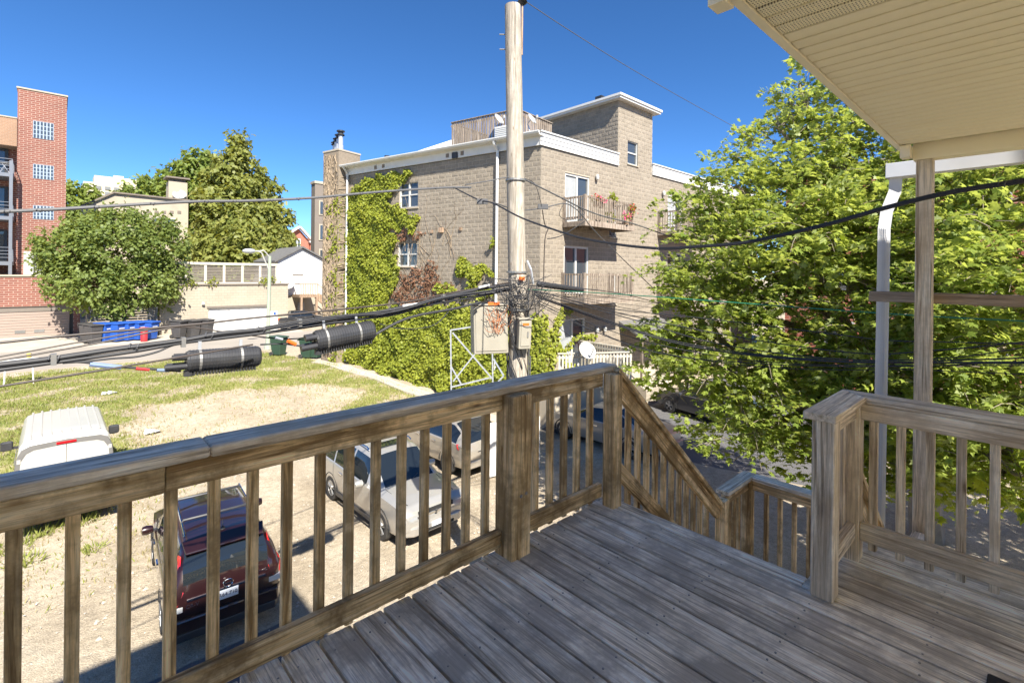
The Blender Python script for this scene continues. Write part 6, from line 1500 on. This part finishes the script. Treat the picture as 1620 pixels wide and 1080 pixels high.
# slab block far away
hr = thing('highrise', 'pale high rise slab far off on the horizon', 'building', (30, 400, 0))
MB().box(11.4, 75, 400, 420, -5, 55.5).build('tower', 'highrise', hr); MB().box(16.5, 75, 401, 418, 55.5, 60).build('roof_storey', 'highrise', hr)
MB().box(26, 31, 403, 410, 60, 61.5).build('roof_plant', 'highrise', hr)
wm = MB().box(28.7, 31.3, 399.5, 400, -1.0, 1.0).build('window', 'highrise_glass', hr); wm.location = (18.5-30, -.05, 52.5)
for r_ in range(14):
    for c in range(12):
        if r_ == 0 and c == 0: continue
        inst(wm, hr, (18.5-30+c*4.4, -.05, 52.5-r_*3.4))
for r_ in range(14): inst(wm, hr, (14.4-30, -.05, 52.5-r_*3.4), scale=(.45, 1, 1))

# cream garage with slatted roof terrace
cg = thing('cream_garage', 'cream brick garage with white door and slatted roof terrace', 'garage', (10, 45.2, GA))
D0, D1, DZ = 8.88, 13.37, -1.50
MB().box(5.7, D0, 45.2, 52, GA, .36).build('wall', 'cream_brick', cg); MB().box(D1, 14.95, 45.2, 52, GA, .36).build('wall', 'cream_brick', cg); MB().box(D0, D1, 45.2, 52, DZ, .36).build('wall', 'cream_brick', cg)
MB().box(5.6, 15.05, 45.1, 52.1, .36, .46).build('coping', 'stucco_grey', cg)
MB().box(D0-.1, D1+.1, 45.12, 45.198, DZ+.02, DZ+.16).build('lintel', 'slat_brown', cg)
gd = MB().box(D0, D1, 45.34, 45.38, GA+.04, DZ).build('garage_door', 'white_paint', cg)
for r_ in range(4):
    for c in range(6):
        w, h = (D1-D0)/6, (DZ-GA-.04)/4; MB().cbox(D0+c*w+.05, D0+(c+1)*w-.05, 45.32, 45.339, GA+.04+r_*h+.05, GA+.04+(r_+1)*h-.05, .01).build('panel', 'white_paint', gd)
px_ = [atb(x, 440, 45.2).x for x in (262, 294, 325.5, 355, 384, 412, 438)]
z0, z1 = .47, 1.98
fc = thing('slatted_fence', 'slatted screen with tan posts on the cream garage roof', 'fence', (10, 45.3, z0))
for x in px_: MB().box(x-.09, x+.09, 45.3, 45.46, z0, z1).build('post', 'fence_tan', fc)
MB().box(px_[0]-.1, px_[-1]+.1, 45.26, 45.50, z1, z1+.2).build('cap_rail', 'fence_tan', fc)
MB().box(px_[0]-.1, px_[-1]+.1, 45.28, 45.48, z0-.002, z0+.09).build('bottom_rail', 'fence_tan', fc)
for a, b in zip(px_[:-1], px_[1:]):
    for k in range(11): MB().box(a+.095, b-.095, 45.36, 45.39, z0+.12+k*.125, z0+.21+k*.125).build('slat', 'slat_brown', fc)
for x, y, lb in ((302, 448, 'small green plant poking through the terrace screen on the left'), (336, 449, 'small green plant in the middle of the terrace screen'), (418, 446, 'leafy green plant poking through the terrace screen on the right'), (430, 443, 'taller leafy plant at the right end of the terrace screen')):
    p = atb(x, y, 45.15); t = thing('terrace_plant', lb, 'plant', tuple(p), 'plants in the terrace screen'); k = 60
    leaf_cloud('foliage', np.array(p)+nrg.normal(0, .2, (k, 3))*np.array([1, .4, 1]), rand_dirs(k), rand_dirs(k), nrg.uniform(.12, .25, k), OVAL, OVAL_T, 'leaf_ivy', t); MB().tube([p-Vector((0, -.3, .5)), p], .015, 4).build('stem', 'bark', t)
p = atb(321, 480, 45.2); t = thing('wall_floodlight', 'small white floodlight on the cream garage wall', 'lamp', tuple(p)); MB().lathe([(0, -.1), (.12, -.06), (.09, .06), (.03, .12)], (p.x, 45.05, p.z), 10).build('head', 'white_paint', t); MB().box(p.x-.05, p.x+.05, 45.05, 45.2, p.z+.05, p.z+.12).build('bracket', 'galv', t)
# grey slat gate by the bins
ga = thing('alley_gate', 'grey horizontal slat gate behind the blue bins', 'gate', (3.5, 44.7, GA))
for a in (1.75, 3.6, 5.45): MB().box(a-.06, a+.06, 44.65, 44.77, GA, -1.2).build('post', 'fence_grey', ga)
for a, b in ((1.81, 3.54), (3.66, 5.39)):
    for k in range(12): MB().box(a, b, 44.69, 44.73, GA+.1+k*.18, GA+.23+k*.18).build('slat', 'fence_grey', ga)
for k in range(12): MB().obox((1.55, 45.7, GA+.165+k*.18), (.02, 0, 0), (0, 1, 0), (0, 0, .065)).build('slat', 'fence_grey', ga)

# wheeled bins
def make_bin(name, label, mat, loc, rz, s=1., group=None):
    t = thing(name, label, 'bin', loc, group, rz); t.scale = (s, s, s)
    mb = MB(); lo, hi = (.235, .26), (.30, .36); vs = []
    for (w, d), z in ((lo, .06), (hi, 1.0)):
        vs += [(-w, -d, z), (w, -d, z), (w, d, z), (-w, d, z)]
    mb.add(vs, [(0, 3, 2, 1), (0, 1, 5, 4), (1, 2, 6, 5), (2, 3, 7, 6), (3, 0, 4, 7), (4, 5, 6, 7)]); mb.build('tub', mat, t, bevel=.03)
    MB().prism([(-.33, -.42, 1.005), (.33, -.42, 1.005), (.33, .40, 1.045), (-.33, .40, 1.045)], (0, 0, .07)).build('lid', mat, t, bevel=.02)
    MB().box(-.30, .30, .40, .46, .96, 1.02).build('handle', mat, t)
    for s_ in (-1, 1): MB().lathe([(0, -.04), (.11, -.04), (.12, 0), (.11, .04), (0, .04)], (s_*.27, .27, .12), 12, 'x').build('wheel', 'tyre', t)
    MB().box(-.16, .16, -.355, -.335, .74, .80).build('label_plate', 'white_paint' if mat == 'bin_blue' else mat, t)
    return t
bb = ['leftmost blue recycling bin in the alley row', 'second blue recycling bin from the left', 'middle blue recycling bin of the row of five', 'second blue recycling bin from the right', 'rightmost blue recycling bin, behind the red canister']
for i, x in enumerate((165, 184, 202, 219, 236.5)):
    p = atb(x, 540, 43.0); make_bin('recycling_bin', bb[i], 'bin_blue', (p.x, 43.0+rng.uniform(-.1, .1), GA+.05), R(38+rng.uniform(-6, 6)), 1.2, 'blue recycling bins')
for x, b, lb in ((139, 43.6, 'dark grey bin half hidden left of the blue bins'), (148, 42.8, 'dark bin just left of the blue bins'), (283, 42.6, 'leftmost dark bin against the cream garage'), (305, 42.6, 'middle dark bin against the cream garage'), (326, 42.6, 'dark bin nearest the white garage door')):
    p = atb(x, 535, b); make_bin('refuse_bin', lb, 'bin_dark', (p.x, b, GA+.05), R(30+rng.uniform(-9, 9)), 1.18, 'dark refuse bins')
for x, y, lb in ((441, 563, 'green wheeled bin standing left at the end of the lot'), (487, 567, 'green wheeled bin under the right splice closure'), (499, 567, 'green wheeled bin nearest the ivy chimney')):
    p = atz(x, y, GA); make_bin('refuse_bin', lb, 'bin_green', (p.x, p.y, gz(p.x, p.y)+.03), R(25+rng.uniform(-10, 10)), 1.05, 'green refuse bins')
p = atb(227, 541, 42.3); t = thing('red_canister', 'small red canister on the ground before the blue bins', 'canister', (p.x, 42.0, GA))
MB().lathe([(0, .05), (.2, .05), (.22, .8), (.15, .9), (.3, .92), (.3, 1.0), (0, 1.04)], (p.x, 42.0, GA), 12).build('can', 'bin_red', t, smooth=True)

# street lamp
sx_, sy_ = 9.88, 33.5
lp = thing('street_lamp', 'pale green street lamp with curved arm at the alley', 'street lamp', (sx_, sy_, GA))
tp = atb(427, 405, sy_)
MB().tube([(sx_, sy_, GA), (tp.x, sy_, tp.z)], [.14, .09], 12).build('pole', 'lamp_green', lp, smooth=True); MB().lathe([(.22, 0), (.2, .3), (.15, .4)], (sx_, sy_, GA), 12).build('base', 'lamp_green', lp)
hd = atb(392, 397, sy_)
for dz in (0, -.9):
    pts = catmull([(tp.x, sy_, tp.z-.1+dz), (tp.x-.35, sy_, tp.z+.32+dz*.55), (hd.x+.75, sy_, hd.z+.03+dz*.1), (hd.x+.3, sy_, hd.z)], 6); MB().tube(pts, .04, 6).build('arm', 'dish_grey', lp, smooth=True)
MB().lathe([(.05, -.35), (.14, -.2), (.17, .1), (.12, .32), (0, .38)], (hd.x+.05, sy_, hd.z), 10, 'x').build('head', 'galv', lp, smooth=True)
p = atb(432, 500, sy_-.2); MB().box(p.x-.17, p.x+.28, sy_-.22, sy_-.20, p.z-.9, p.z+.32).build('sign_plate', 'white_paint', lp); MB().box(p.x+.02, p.x+.16, sy_-.226, sy_-.221, p.z+.1, p.z+.24).build('sign_mark', 'bin_blue', lp)

# white gabled house with timber stair
wh = thing('white_house', 'small white gabled house with brown timber stairs', 'house', (17.4, 49, GA))
A0, A1 = 15.25, 20.4; AP = 17.45
MB().prism([(A0, 49, -.75), (A1, 49, -.75), (A1, 49, 2.3), (AP, 49, 3.75), (A0, 49, 2.5)], (0, 9, 0)).build('wall', 'white_siding', wh)
MB().box(A0-.02, A1, 49.03, 58, GA, -.75).build('base_storey', 'cream_stone', wh)
MB().prism([(A0-.35, 48.7, 2.36), (AP, 48.7, 3.82), (AP, 48.7, 3.98), (A0-.35, 48.7, 2.52)], (0, 9.5, 0)).build('roof', 'shingle', wh); MB().prism([(A1+.3, 48.7, 2.16), (AP+.001, 48.7, 3.82), (AP+.001, 48.7, 3.98), (A1+.3, 48.7, 2.32)], (0, 9.5, 0)).build('roof', 'shingle', wh)
MB().box(16.6, 17.6, 48.95, 48.998, 1.15, 1.25).build('vent', 'stucco_grey', wh)
p, q = atb(468, 466, 48), atb(497, 448, 48)
po = MB().box(p.x, q.x, 47.0, 48.99, p.z-.25, p.z).build('porch', 'brown_wood', wh)
for k in range(11): MB().box(p.x+.05+k*(q.x-p.x-.1)/10-.03, p.x+.05+k*(q.x-p.x-.1)/10+.03, 47.02, 47.06, p.z, q.z).build('picket', 'brown_wood', po)
MB().box(p.x, q.x, 47.0, 47.1, q.z-.08, q.z).build('rail', 'brown_wood', po); MB().box(p.x, p.x+.08, 47.1, 48.9, q.z-.08, q.z).build('rail', 'brown_wood', po)
for a in (p.x+.1, q.x-.2): MB().box(a, a+.18, 47.0, 47.18, GA, p.z-.25).build('post', 'brown_wood', po)
MB().beam((q.x, 47.05, q.z-.05), (q.x+1.7, 47.05, q.z-1.6), .08, .10, (0, 1, 0)).build('stair_rail', 'brown_wood', po); MB().beam((q.x, 47.3, p.z-.1), (q.x+1.9, 47.3, p.z-1.7), .6, .25, (0, 1, 0)).build('stair', 'brown_wood', po)
MB().box(17.1, 17.75, 48.95, 49.02, GA, -1.5).build('door', 'dish_grey', wh)
p = atb(454, 449, 48.6); dish((p.x, 48.6, p.z-.5), math.atan2(-.95, -.3), .60, 'grey satellite dish on the white house wall', 'satellite dishes', .5)
# red brick gabled house far behind
rh = thing('red_brick_house', 'distant red brick house with white trimmed gable', 'house', (34, 95, 0))
MB().prism([(29.6, 95, GA), (35.2, 95, GA), (35.2, 95, 7.4), (33.2, 95, 9.6), (29.6, 95, 7.0)], (0, 10, 0)).build('wall', 'red_brick_far', rh)
MB().prism([(35.2, 94.6, GA), (39, 94.6, GA), (39, 94.6, 8.1), (38, 94.6, 8.4), (35.2, 94.6, 6.9)], (0, 10, 0)).build('wing', 'red_brick_far', rh)
for a, b in (((29.3, 6.9), (33.2, 9.8)), ((33.2, 9.8), (35.6, 7.3)), ((35.0, 7.0), (38.2, 8.6))): MB().beam((a[0], 94.6, a[1]+.1), (b[0], 94.6, b[1]+.1), .9, .30, (0, 0, 1)).build('trim', 'white_paint', rh)
p, q = atb(459, 392, 95), atb(475, 378, 95); f = MB().box(p.x, q.x, 94.8, 94.99, p.z, q.z).build('window', 'white_paint', rh)
for k in range(3): w = (q.x-p.x)/3; MB().box(p.x+k*w+.12, p.x+(k+1)*w-.12, 94.75, 94.79, p.z+.15, q.z-.15).build('pane', 'window_glass', f)
p, q = atb(492, 395, 94.6), atb(498, 382, 94.6); f = MB().box(p.x, q.x, 94.4, 94.59, p.z, q.z).build('window', 'white_paint', rh); MB().box(p.x+.12, q.x-.12, 94.35, 94.39, p.z+.12, q.z-.12).build('pane', 'window_glass', f)
# dark stucco building behind the chimney
dg = thing('stucco_building', 'narrow strip of a brown stucco building behind the ivy chimney', 'building', (22, 62, GA))
p = atb(498.5, 290, 60); MB().box(p.x, p.x+9, 60, 61.2, GA, p.z).build('wall', 'stucco_grey', dg); MB().box(p.x-.1, p.x+9.2, 59.9, 61.3, p.z, p.z+.3).build('coping', 'cream_stone', dg)
for y0, y1 in ((318, 340), (355, 380), (394, 408)):
    p, q = atb(504, y1, 60), atb(514, y0, 60); f = MB().box(p.x, q.x, 59.9, 59.998, p.z, q.z).build('window', 'cream_stone', dg); MB().box(p.x+.15, q.x-.15, 59.85, 59.898, p.z+.15, q.z-.15).build('pane', 'window_glass', f)
# sawhorse at the lot's edge
p = atz(30, 607, GA); sh = thing('barricade', 'white folding sawhorse barricade at the left edge of the grass', 'barricade', (p.x, p.y, GA))
for s_ in (-.45, .45):
    for d_ in (-.28, .28): MB().beam((p.x+s_, p.y+d_, GA), (p.x+s_*.9, p.y, GA+1.1), .07, .035, (1, 0, 0)).build('leg', 'white_paint', sh)
MB().box(p.x-.6, p.x+.6, p.y-.05, p.y+.02, GA+.85, GA+1.08).build('board', 'white_paint', sh); MB().lathe([(0, 0), (.08, .02), (.08, .18), (0, .2)], (p.x+.3, p.y, GA+1.1), 8).build('lamp', 'yellow_line', sh)
# brick building across the street, behind the maple
bs_ = thing('brick_storefront', 'red brick building glimpsed through the maple on the right', 'building', (33, 0, -4.6))
MB().box(32, 46, -25, 10.5, -4.6, 7.5).build('wall', 'red_brick_far', bs_); MB().box(31.9, 46, -25, 10.6, 7.5, 7.8).build('coping', 'cream_stone', bs_)
for k in range(8):
    for z in (-2.8, .8, 4.2): 
        f = MB().box(31.9, 31.998, -14+k*3, -12.6+k*3, z, z+1.9).build('window', 'frame_white', bs_); MB().box(31.86, 31.898, -13.9+k*3, -12.7+k*3, z+.1, z+1.8).build('pane', 'window_glass', f)

# ------------------------------------------------------------ trees
def limb(mb, p, q, r0, r1, wob=.12, n=6):
    p, q = Vector(p), Vector(q); pts = []
    for i in range(n+1):
        t = i/n; v = p+(q-p)*t+Vector((rng.uniform(-wob, wob), rng.uniform(-wob, wob), rng.uniform(-wob, wob)))*math.sin(math.pi*t)
        v.z += (q-p).length*.08*math.sin(math.pi*t); pts.append(v)
    mb.tube(pts, [r0+(r1-r0)*i/n for i in range(n+1)], 7, False); return pts
def ell_points(ells, dens):
    """points near the skin of overlapping ellipsoids, with outward directions; few inside"""
    P = []; O = []
    for (c, r_) in ells:
        n_ = int(dens*4*math.pi*((r_[0]*r_[1]*r_[2])**(2/3)))
        d = rand_dirs(n_); k = nrg.uniform(.62, 1.06, n_)**.8
        P.append(np.array(c)+d*k[:, None]*np.array(r_)); O.append(unit(d/np.array(r_)))
    P = np.concatenate(P); O = np.concatenate(O)
    keep = np.ones(len(P), bool)
    for (c, r_) in ells:
        keep &= ((((P-np.array(c))/np.array(r_))**2).sum(1) > .30)
    return P[keep], O[keep]
def clumpy_tree(name, label, base, ells, dens, per, size, leaf, tris, mat, trunk_r, spread=.35, group=None, bark='bark', gap=.25):
    t = thing(name, label, 'tree', tuple(base), group)
    P, O = ell_points(ells, dens)
    # open gaps so that what is behind shows through
    nse = np.sin(P[:, 0]*2.1+P[:, 2]*1.3)*np.sin(P[:, 1]*1.9-P[:, 2]*2.3)*np.sin(P[:, 2]*1.7+P[:, 0])
    keep = nrg.random(len(P)) > gap*(nse < -.12)*2.2; P, O = P[keep], O[keep]
    n_ = len(P)
    tw = unit(O+nrg.normal(0, .5, (n_, 3))+np.array([0, 0, .25]))
    PP = np.repeat(P, per, axis=0); TT = np.repeat(tw, per, axis=0); f = nrg.uniform(-.5, 1, (n_*per, 1))
    PP = PP+TT*f*spread+nrg.normal(0, spread*.32, (n_*per, 3)); k = len(PP)
    nr = np.repeat(O, per, axis=0)*.7+nrg.normal(0, .55, (k, 3))+np.array([0, 0, .7]); tip = TT*.5+nrg.normal(0, .6, (k, 3))+np.array([0, 0, -.45])
    S = nrg.uniform(size[0], size[1], k)
    mb = MB(); top_ = Vector(base)
    cs = [Vector(c) for c, _ in ells]; cm = sum(cs, Vector((0, 0, 0)))/len(cs); fork = Vector((base[0]*.6+cm.x*.4, base[1]*.6+cm.y*.4, base[2]+(cm.z-base[2])*.45))
    limb(mb, base, fork, trunk_r, trunk_r*.7, .1)
    for (c, r_) in ells:
        pts = limb(mb, fork, c, trunk_r*.42, trunk_r*.12, .25)
        for _ in range(5):
            q = Vector(c)+Vector(tuple(rand_dirs(1)[0]*np.array(r_)*.9)); limb(mb, pts[rng.randint(3, len(pts)-1)], q, trunk_r*.12, .008, .15, 4)
    mb.build('trunk', bark, t, smooth=True)
    return t, PP, tip, nr, S
# round broadleaf tree over the bins
E_ = lambda x, y, b, rx, rz: (tuple(atb(x, y, b)), (rx, rx, rz))
t, P, tip, nr, S = clumpy_tree('round_tree', 'dense round green tree beside the red brick garage', (3.2, 47.2, GA),
    [E_(180, 405, 46, 2.9, 2.7), E_(115, 400, 46, 1.9, 1.7), E_(250, 395, 46, 1.9, 1.9), E_(195, 365, 46.5, 2.1, 1.6), E_(150, 450, 45, 2.3, 1.5), E_(225, 450, 45, 2.2, 1.5), E_(105, 435, 45.5, 1.4, 1.0), E_(270, 430, 45.5, 1.0, 1.0), E_(255, 470, 45, .9, .8), E_(180, 480, 44.4, 1.2, .7), E_(90, 405, 46, 1.0, .9), E_(140, 360, 46.5, 1.2, .9), E_(245, 360, 46.5, 1.1, .8)],
    6.5, 17, (.16, .29), OVAL*np.array([1.25, 1, 1]), OVAL_T, 'leaf_linden', .22, .55, gap=.45)
leaf_cloud('crown', P, tip, nr, S, OVAL*np.array([1.25, 1, 1]), OVAL_T, 'leaf_linden', t)
# tall feathery conifer and its neighbours
def conifer(name, label, base, h, r0, mat, dens, group, lean=0., power=.8, lo=.12):
    t = thing(name, label, 'tree', tuple(base), group); mb = MB(); mb.tube([Vector(base)+Vector((lean*i/8*h, 0, h*i/8)) for i in range(9)], [.32*(1-i/8.6) for i in range(9)], 8); mb.build('trunk', 'bark', t, smooth=True)
    P = []; T = []; bm_ = MB(); nb = int(h*dens)
    for i in range(nb):
        f = lo+(1-lo)*(i+rng.random())/nb; z = h*f; rr_ = r0*(1-f)**power*rng.uniform(.62, 1.12)+.25; an = rng.uniform(0, 2*math.pi)
        d = Vector((math.cos(an), math.sin(an), rng.uniform(.05, .35))); p0 = Vector(base)+Vector((lean*z, 0, z)); bm_.tube([p0, p0+d*rr_*.6, p0+d*rr_], [.05, .03, .01], 4, False)
        m_ = int(7+rr_*9)
        for k in range(m_):
            g = rng.uniform(.25, 1.0)**.7; q = p0+d*rr_*g+Vector((rng.gauss(0, .28), rng.gauss(0, .28), rng.gauss(-.05, .2))); P.append(tuple(q)); T.append((d.x+rng.gauss(0, .5), d.y+rng.gauss(0, .5), rng.gauss(-.25, .4)))
    bm_.build('branches', 'bark', t, kind='stuff'); n_ = len(P)
    leaf_cloud('crown', np.array(P), np.array(T), nrg.normal(0, .5, (n_, 3))+np.array([0, 0, 1]), nrg.uniform(.45, .95, n_), SPRAY*np.array([1.15, 1, 1]), SPRAY_T, mat, t)
    return t
CG = 'tall trees behind the cream garage'
def feather(label, base, ells, mat, dens=2.4):
    t, P, tip, nr, S = clumpy_tree('feathery_tree', label, base, ells, dens, 16, (.38, .75), SPRAY, SPRAY_T, mat, .35, .75, CG, gap=.5)
    leaf_cloud('crown', P, tip+np.array([0, 0, -.2]), nr, S, SPRAY*np.array([1.1, 1, 1]), SPRAY_T, mat, t); return t
EB = lambda x, y, b, rx, rz: (tuple(atb(x, y, b)), (rx, rx, rz))
feather('tallest feathery tree with pointed crown behind the cream garage', (16.2, 66, GA), [EB(378, 222, 66, .55, 1.0), EB(375, 242, 66, 1.1, 1.2), EB(366, 262, 66, 1.6, 1.3), EB(392, 272, 66, 1.6, 1.4), EB(352, 290, 66, 1.9, 1.5), EB(385, 300, 65.5, 2.3, 1.7), EB(418, 305, 66, 1.8, 1.4),
    EB(345, 322, 65, 2.2, 1.6), EB(400, 335, 64.5, 2.6, 1.7), EB(435, 345, 65, 1.8, 1.3), EB(365, 350, 64, 2.8, 1.8)], 'leaf_conifer')
feather('low broad yellowish tree directly behind the terrace screen', (17, 60, GA), [EB(350, 390, 60, 3.0, 1.7), EB(400, 380, 59, 3.0, 1.8), EB(432, 380, 60, 1.8, 1.4), EB(320, 400, 60, 2.0, 1.4), EB(420, 405, 58.5, 2.8, 1.2), EB(375, 410, 58, 2.8, 1.2), EB(440, 402, 60, 1.2, .9)], 'leaf_conifer')
feather('darker green leafy tree left of the tallest feathery tree', (11, 72, GA), [EB(315, 258, 72, 1.5, 1.6), EB(300, 285, 72, 2.0, 1.9), EB(330, 285, 72, 1.9, 1.8), EB(280, 300, 72, 1.6, 1.5), EB(310, 325, 71, 2.6, 2.2), EB(315, 370, 70, 2.8, 2.6), EB(275, 275, 73, 1.0, 1.0)], 'leaf_far')
def far_tree(label, x, y, b, rx, rz, group='far trees'):
    c = atb(x, y, b); t, P, tip, nr, S = clumpy_tree('far_tree', label, (c.x, b+.5, GA), [(tuple(c), (rx, rx, rz)), ((c.x-rx*.6, b, c.z-rz*.4), (rx*.7, rx*.7, rz*.6)), ((c.x+rx*.6, b, c.z-rz*.3), (rx*.7, rx*.7, rz*.65))], 2.6, 16, (.35, .65), OVAL, OVAL_T, 'leaf_far', .3, .7, group)
    leaf_cloud('crown', P, tip, nr, S, OVAL, OVAL_T, 'leaf_far', t)
far_tree('green treetops left of the chimney on the cream building', 240, 315, 85, 3.2, 2.6)
far_tree('dark treetop between the brick tower and the cream building', 122, 335, 75, 2.2, 3.0)
far_tree('bushy green tree left of the cream building, low behind the round tree', 160, 370, 80, 4.5, 4.0)
wd = []
for k in range(70): wd.append(((rng.uniform(-180, 260), rng.uniform(135, 200), rng.uniform(-2, 4)), (rng.uniform(6, 12),)*2+(rng.uniform(5, 9),)))
P, O = ell_points(wd, .35); P = np.repeat(P, 7, axis=0)+nrg.normal(0, .8, (len(P)*7, 3)); k = len(P)
tag(leaf_cloud('distant_wood', P, rand_dirs(k), nrg.normal(0, .5, (k, 3))+np.array([0, -.3, 1]), nrg.uniform(.8, 1.7, k), OVAL*np.array([1.4, 1, 1]), OVAL_T, 'leaf_far', None), 'low line of distant trees along the horizon', 'trees')

# --- the silver maple close by on the right
ME = [(1312, 200, 11.5, .95, 1.15), (1268, 150, 11.5, .42, .72), (1240, 262, 11, 1.0, .85), (1165, 295, 11, .72, .72), (1112, 345, 11.2, .62, .55), (1410, 270, 10.5, 1.8, 1.6), (1205, 400, 10.5, 1.65, 1.45), (1095, 440, 10.6, .72, .72),
      (1330, 420, 9.6, 2.0, 1.8), (1150, 560, 10, 1.4, 1.25), (1078, 590, 10.2, .6, .7), (1255, 645, 9, 1.35, .95), (1170, 690, 9.3, .75, .48), (1400, 600, 8.6, 1.6, 1.5), (1540, 380, 8.6, 2.0, 2.0), (1610, 260, 9, 2.0, 1.7), (1550, 560, 7.2, 1.25, 1.35),
      (1660, 470, 6.6, 1.3, 1.7), (1560, 700, 6.3, .6, .55), (1640, 650, 5.9, .8, .7), (1335, 725, 8.6, .75, .42), (1480, 690, 8.0, 1.1, .8), (1120, 480, 10.3, .75, .5), (1450, 120, 11, 1.6, 1.5), (1060, 520, 10.5, .45, .35), (1235, 205, 11.3, .5, .5), (1590, 750, 6.6, .6, .35), (1440, 750, 8.3, .75, .4), (1530, 770, 7.6, .6, .32), (1380, 690, 9, .9, .6), (1640, 760, 6.2, .5, .35), (1290, 330, 10.5, 1.2, 1.0)]
ells = [(tuple(atd(x, y, D)), (r_, r_, rz)) for x, y, D, r_, rz in ME]
ells += [((12.6, -3.2, .6), (1.7, 1.7, 1.4)), ((14.6, -3.6, 1.2), (1.8, 1.8, 1.5)), ((11.2, -2.6, 1.8), (1.4, 1.4, 1.3)), ((16.4, -3.2, .2), (1.5, 1.5, 1.2))]     # unseen crown clumps added past the frame to dapple the ground
mb0 = atd(1470, 600, 11.6)
t, P0, _a, _b, _c = clumpy_tree('maple_tree', 'big maple with jagged bright green leaves filling the right side', (mb0.x, mb0.y, -4.6), ells, .5, 1, (.1, .15), MAPLE, MAPLE_T, 'leaf_maple', .34, .42, bark='bark_light', gap=0)
def sprays(ells, per_m2, leaves):
    P = []; T = []; Nn = []; S = []; tw = MB()
    for c, r_ in ells:
        nb = int(per_m2*4*math.pi*(r_[0]*r_[1]*r_[2])**(2/3)); cv = np.array(c); rv = np.array(r_)
        for _ in range(nb):
            d = rand_dirs(1)[0]; st = cv+d*rv*nrg.uniform(.35, .95); h = np.array([d[0], d[1], 0])+nrg.normal(0, .35, 3); h[2] = nrg.uniform(.0, .75); h /= np.linalg.norm(h)
            ln = nrg.uniform(.45, 1.0); sag = nrg.uniform(.15, .6); side = np.cross(h, [0, 0, 1.]); side /= max(np.linalg.norm(side), 1e-6); up = np.cross(side, h)
            f = nrg.random(leaves)**.75; w = (.30-.16*f)*nrg.choice([-1, 1], leaves)*nrg.uniform(.25, 1, leaves)
            pts = st+h*(f*ln)[:, None]+np.array([0, 0, -1.])*(sag*ln*f*f)[:, None]+side*w[:, None]+up*nrg.normal(0, .045, leaves)[:, None]
            P.append(pts); T.append(h*.7+side*(np.sign(w)*.75)[:, None]+nrg.normal(0, .3, (leaves, 3))+np.array([0, 0, -.38])); Nn.append(up*.9+nrg.normal(0, .38, (leaves, 3))); S.append(nrg.uniform(.075, .140, leaves)*nrg.uniform(.8, 1.15))
            if nrg.random() < .5: tw.tube([Vector(tuple(st+h*ln*q-np.array([0, 0, sag*ln*q*q]))) for q in (0, .35, .7, 1)], [.008, .006, .005, .003], 4, False)
    return np.concatenate(P), np.concatenate(T), np.concatenate(Nn), np.concatenate(S), tw
P, tip, nr, S, tw = sprays(ells, 6.3, 32)
tw.build('twigs', 'bark_light', t, kind='stuff')
# no leaf may grow through the porch or stand on its stairs
keep = ~((P[:, 0] < 4.9) & (P[:, 1] < 2.2)); P, tip, nr, S = P[keep], tip[keep], nr[keep], S[keep]
dep = P[:, 0]*.679+P[:, 1]*.734; lat = P[:, 0]*.734-P[:, 1]*.679
vis = (dep > 2) & (lat/dep < 1.03) & (lat/dep > .2); order = np.argsort(np.where(vis, dep, 1e9)-S*6)[:300]
me = bpy.data.meshes.new('leaf'); me.from_pydata([tuple(v) for v in MAPLE], [], MAPLE_T); me.materials.append(MATS['leaf_maple'])
Fm = frames(tip[order], nr[order]); og = origin(t)
for i, k in enumerate(order):
    o = bpy.data.objects.new('leaf', me); COL.objects.link(o); o.parent = t
    M4 = Matrix([[Fm[i][r_][c]*S[k] for c in range(3)]+[P[k][r_]-og[r_]] for r_ in range(3)]+[[0, 0, 0, 1]]); o.matrix_local = M4
mask = np.ones(len(P), bool); mask[order] = False
leaf_cloud('crown', P[mask], tip[mask], nr[mask], S[mask], MAPLE, MAPLE_T, 'leaf_maple', t)
print('maple leaves', len(P))
# street trees and hedge beyond, seen through gaps
far_tree('shaded street tree beyond the maple on the right', 1500, 470, 14, 3.4, 3.2)
print('objects', len(bpy.data.objects))
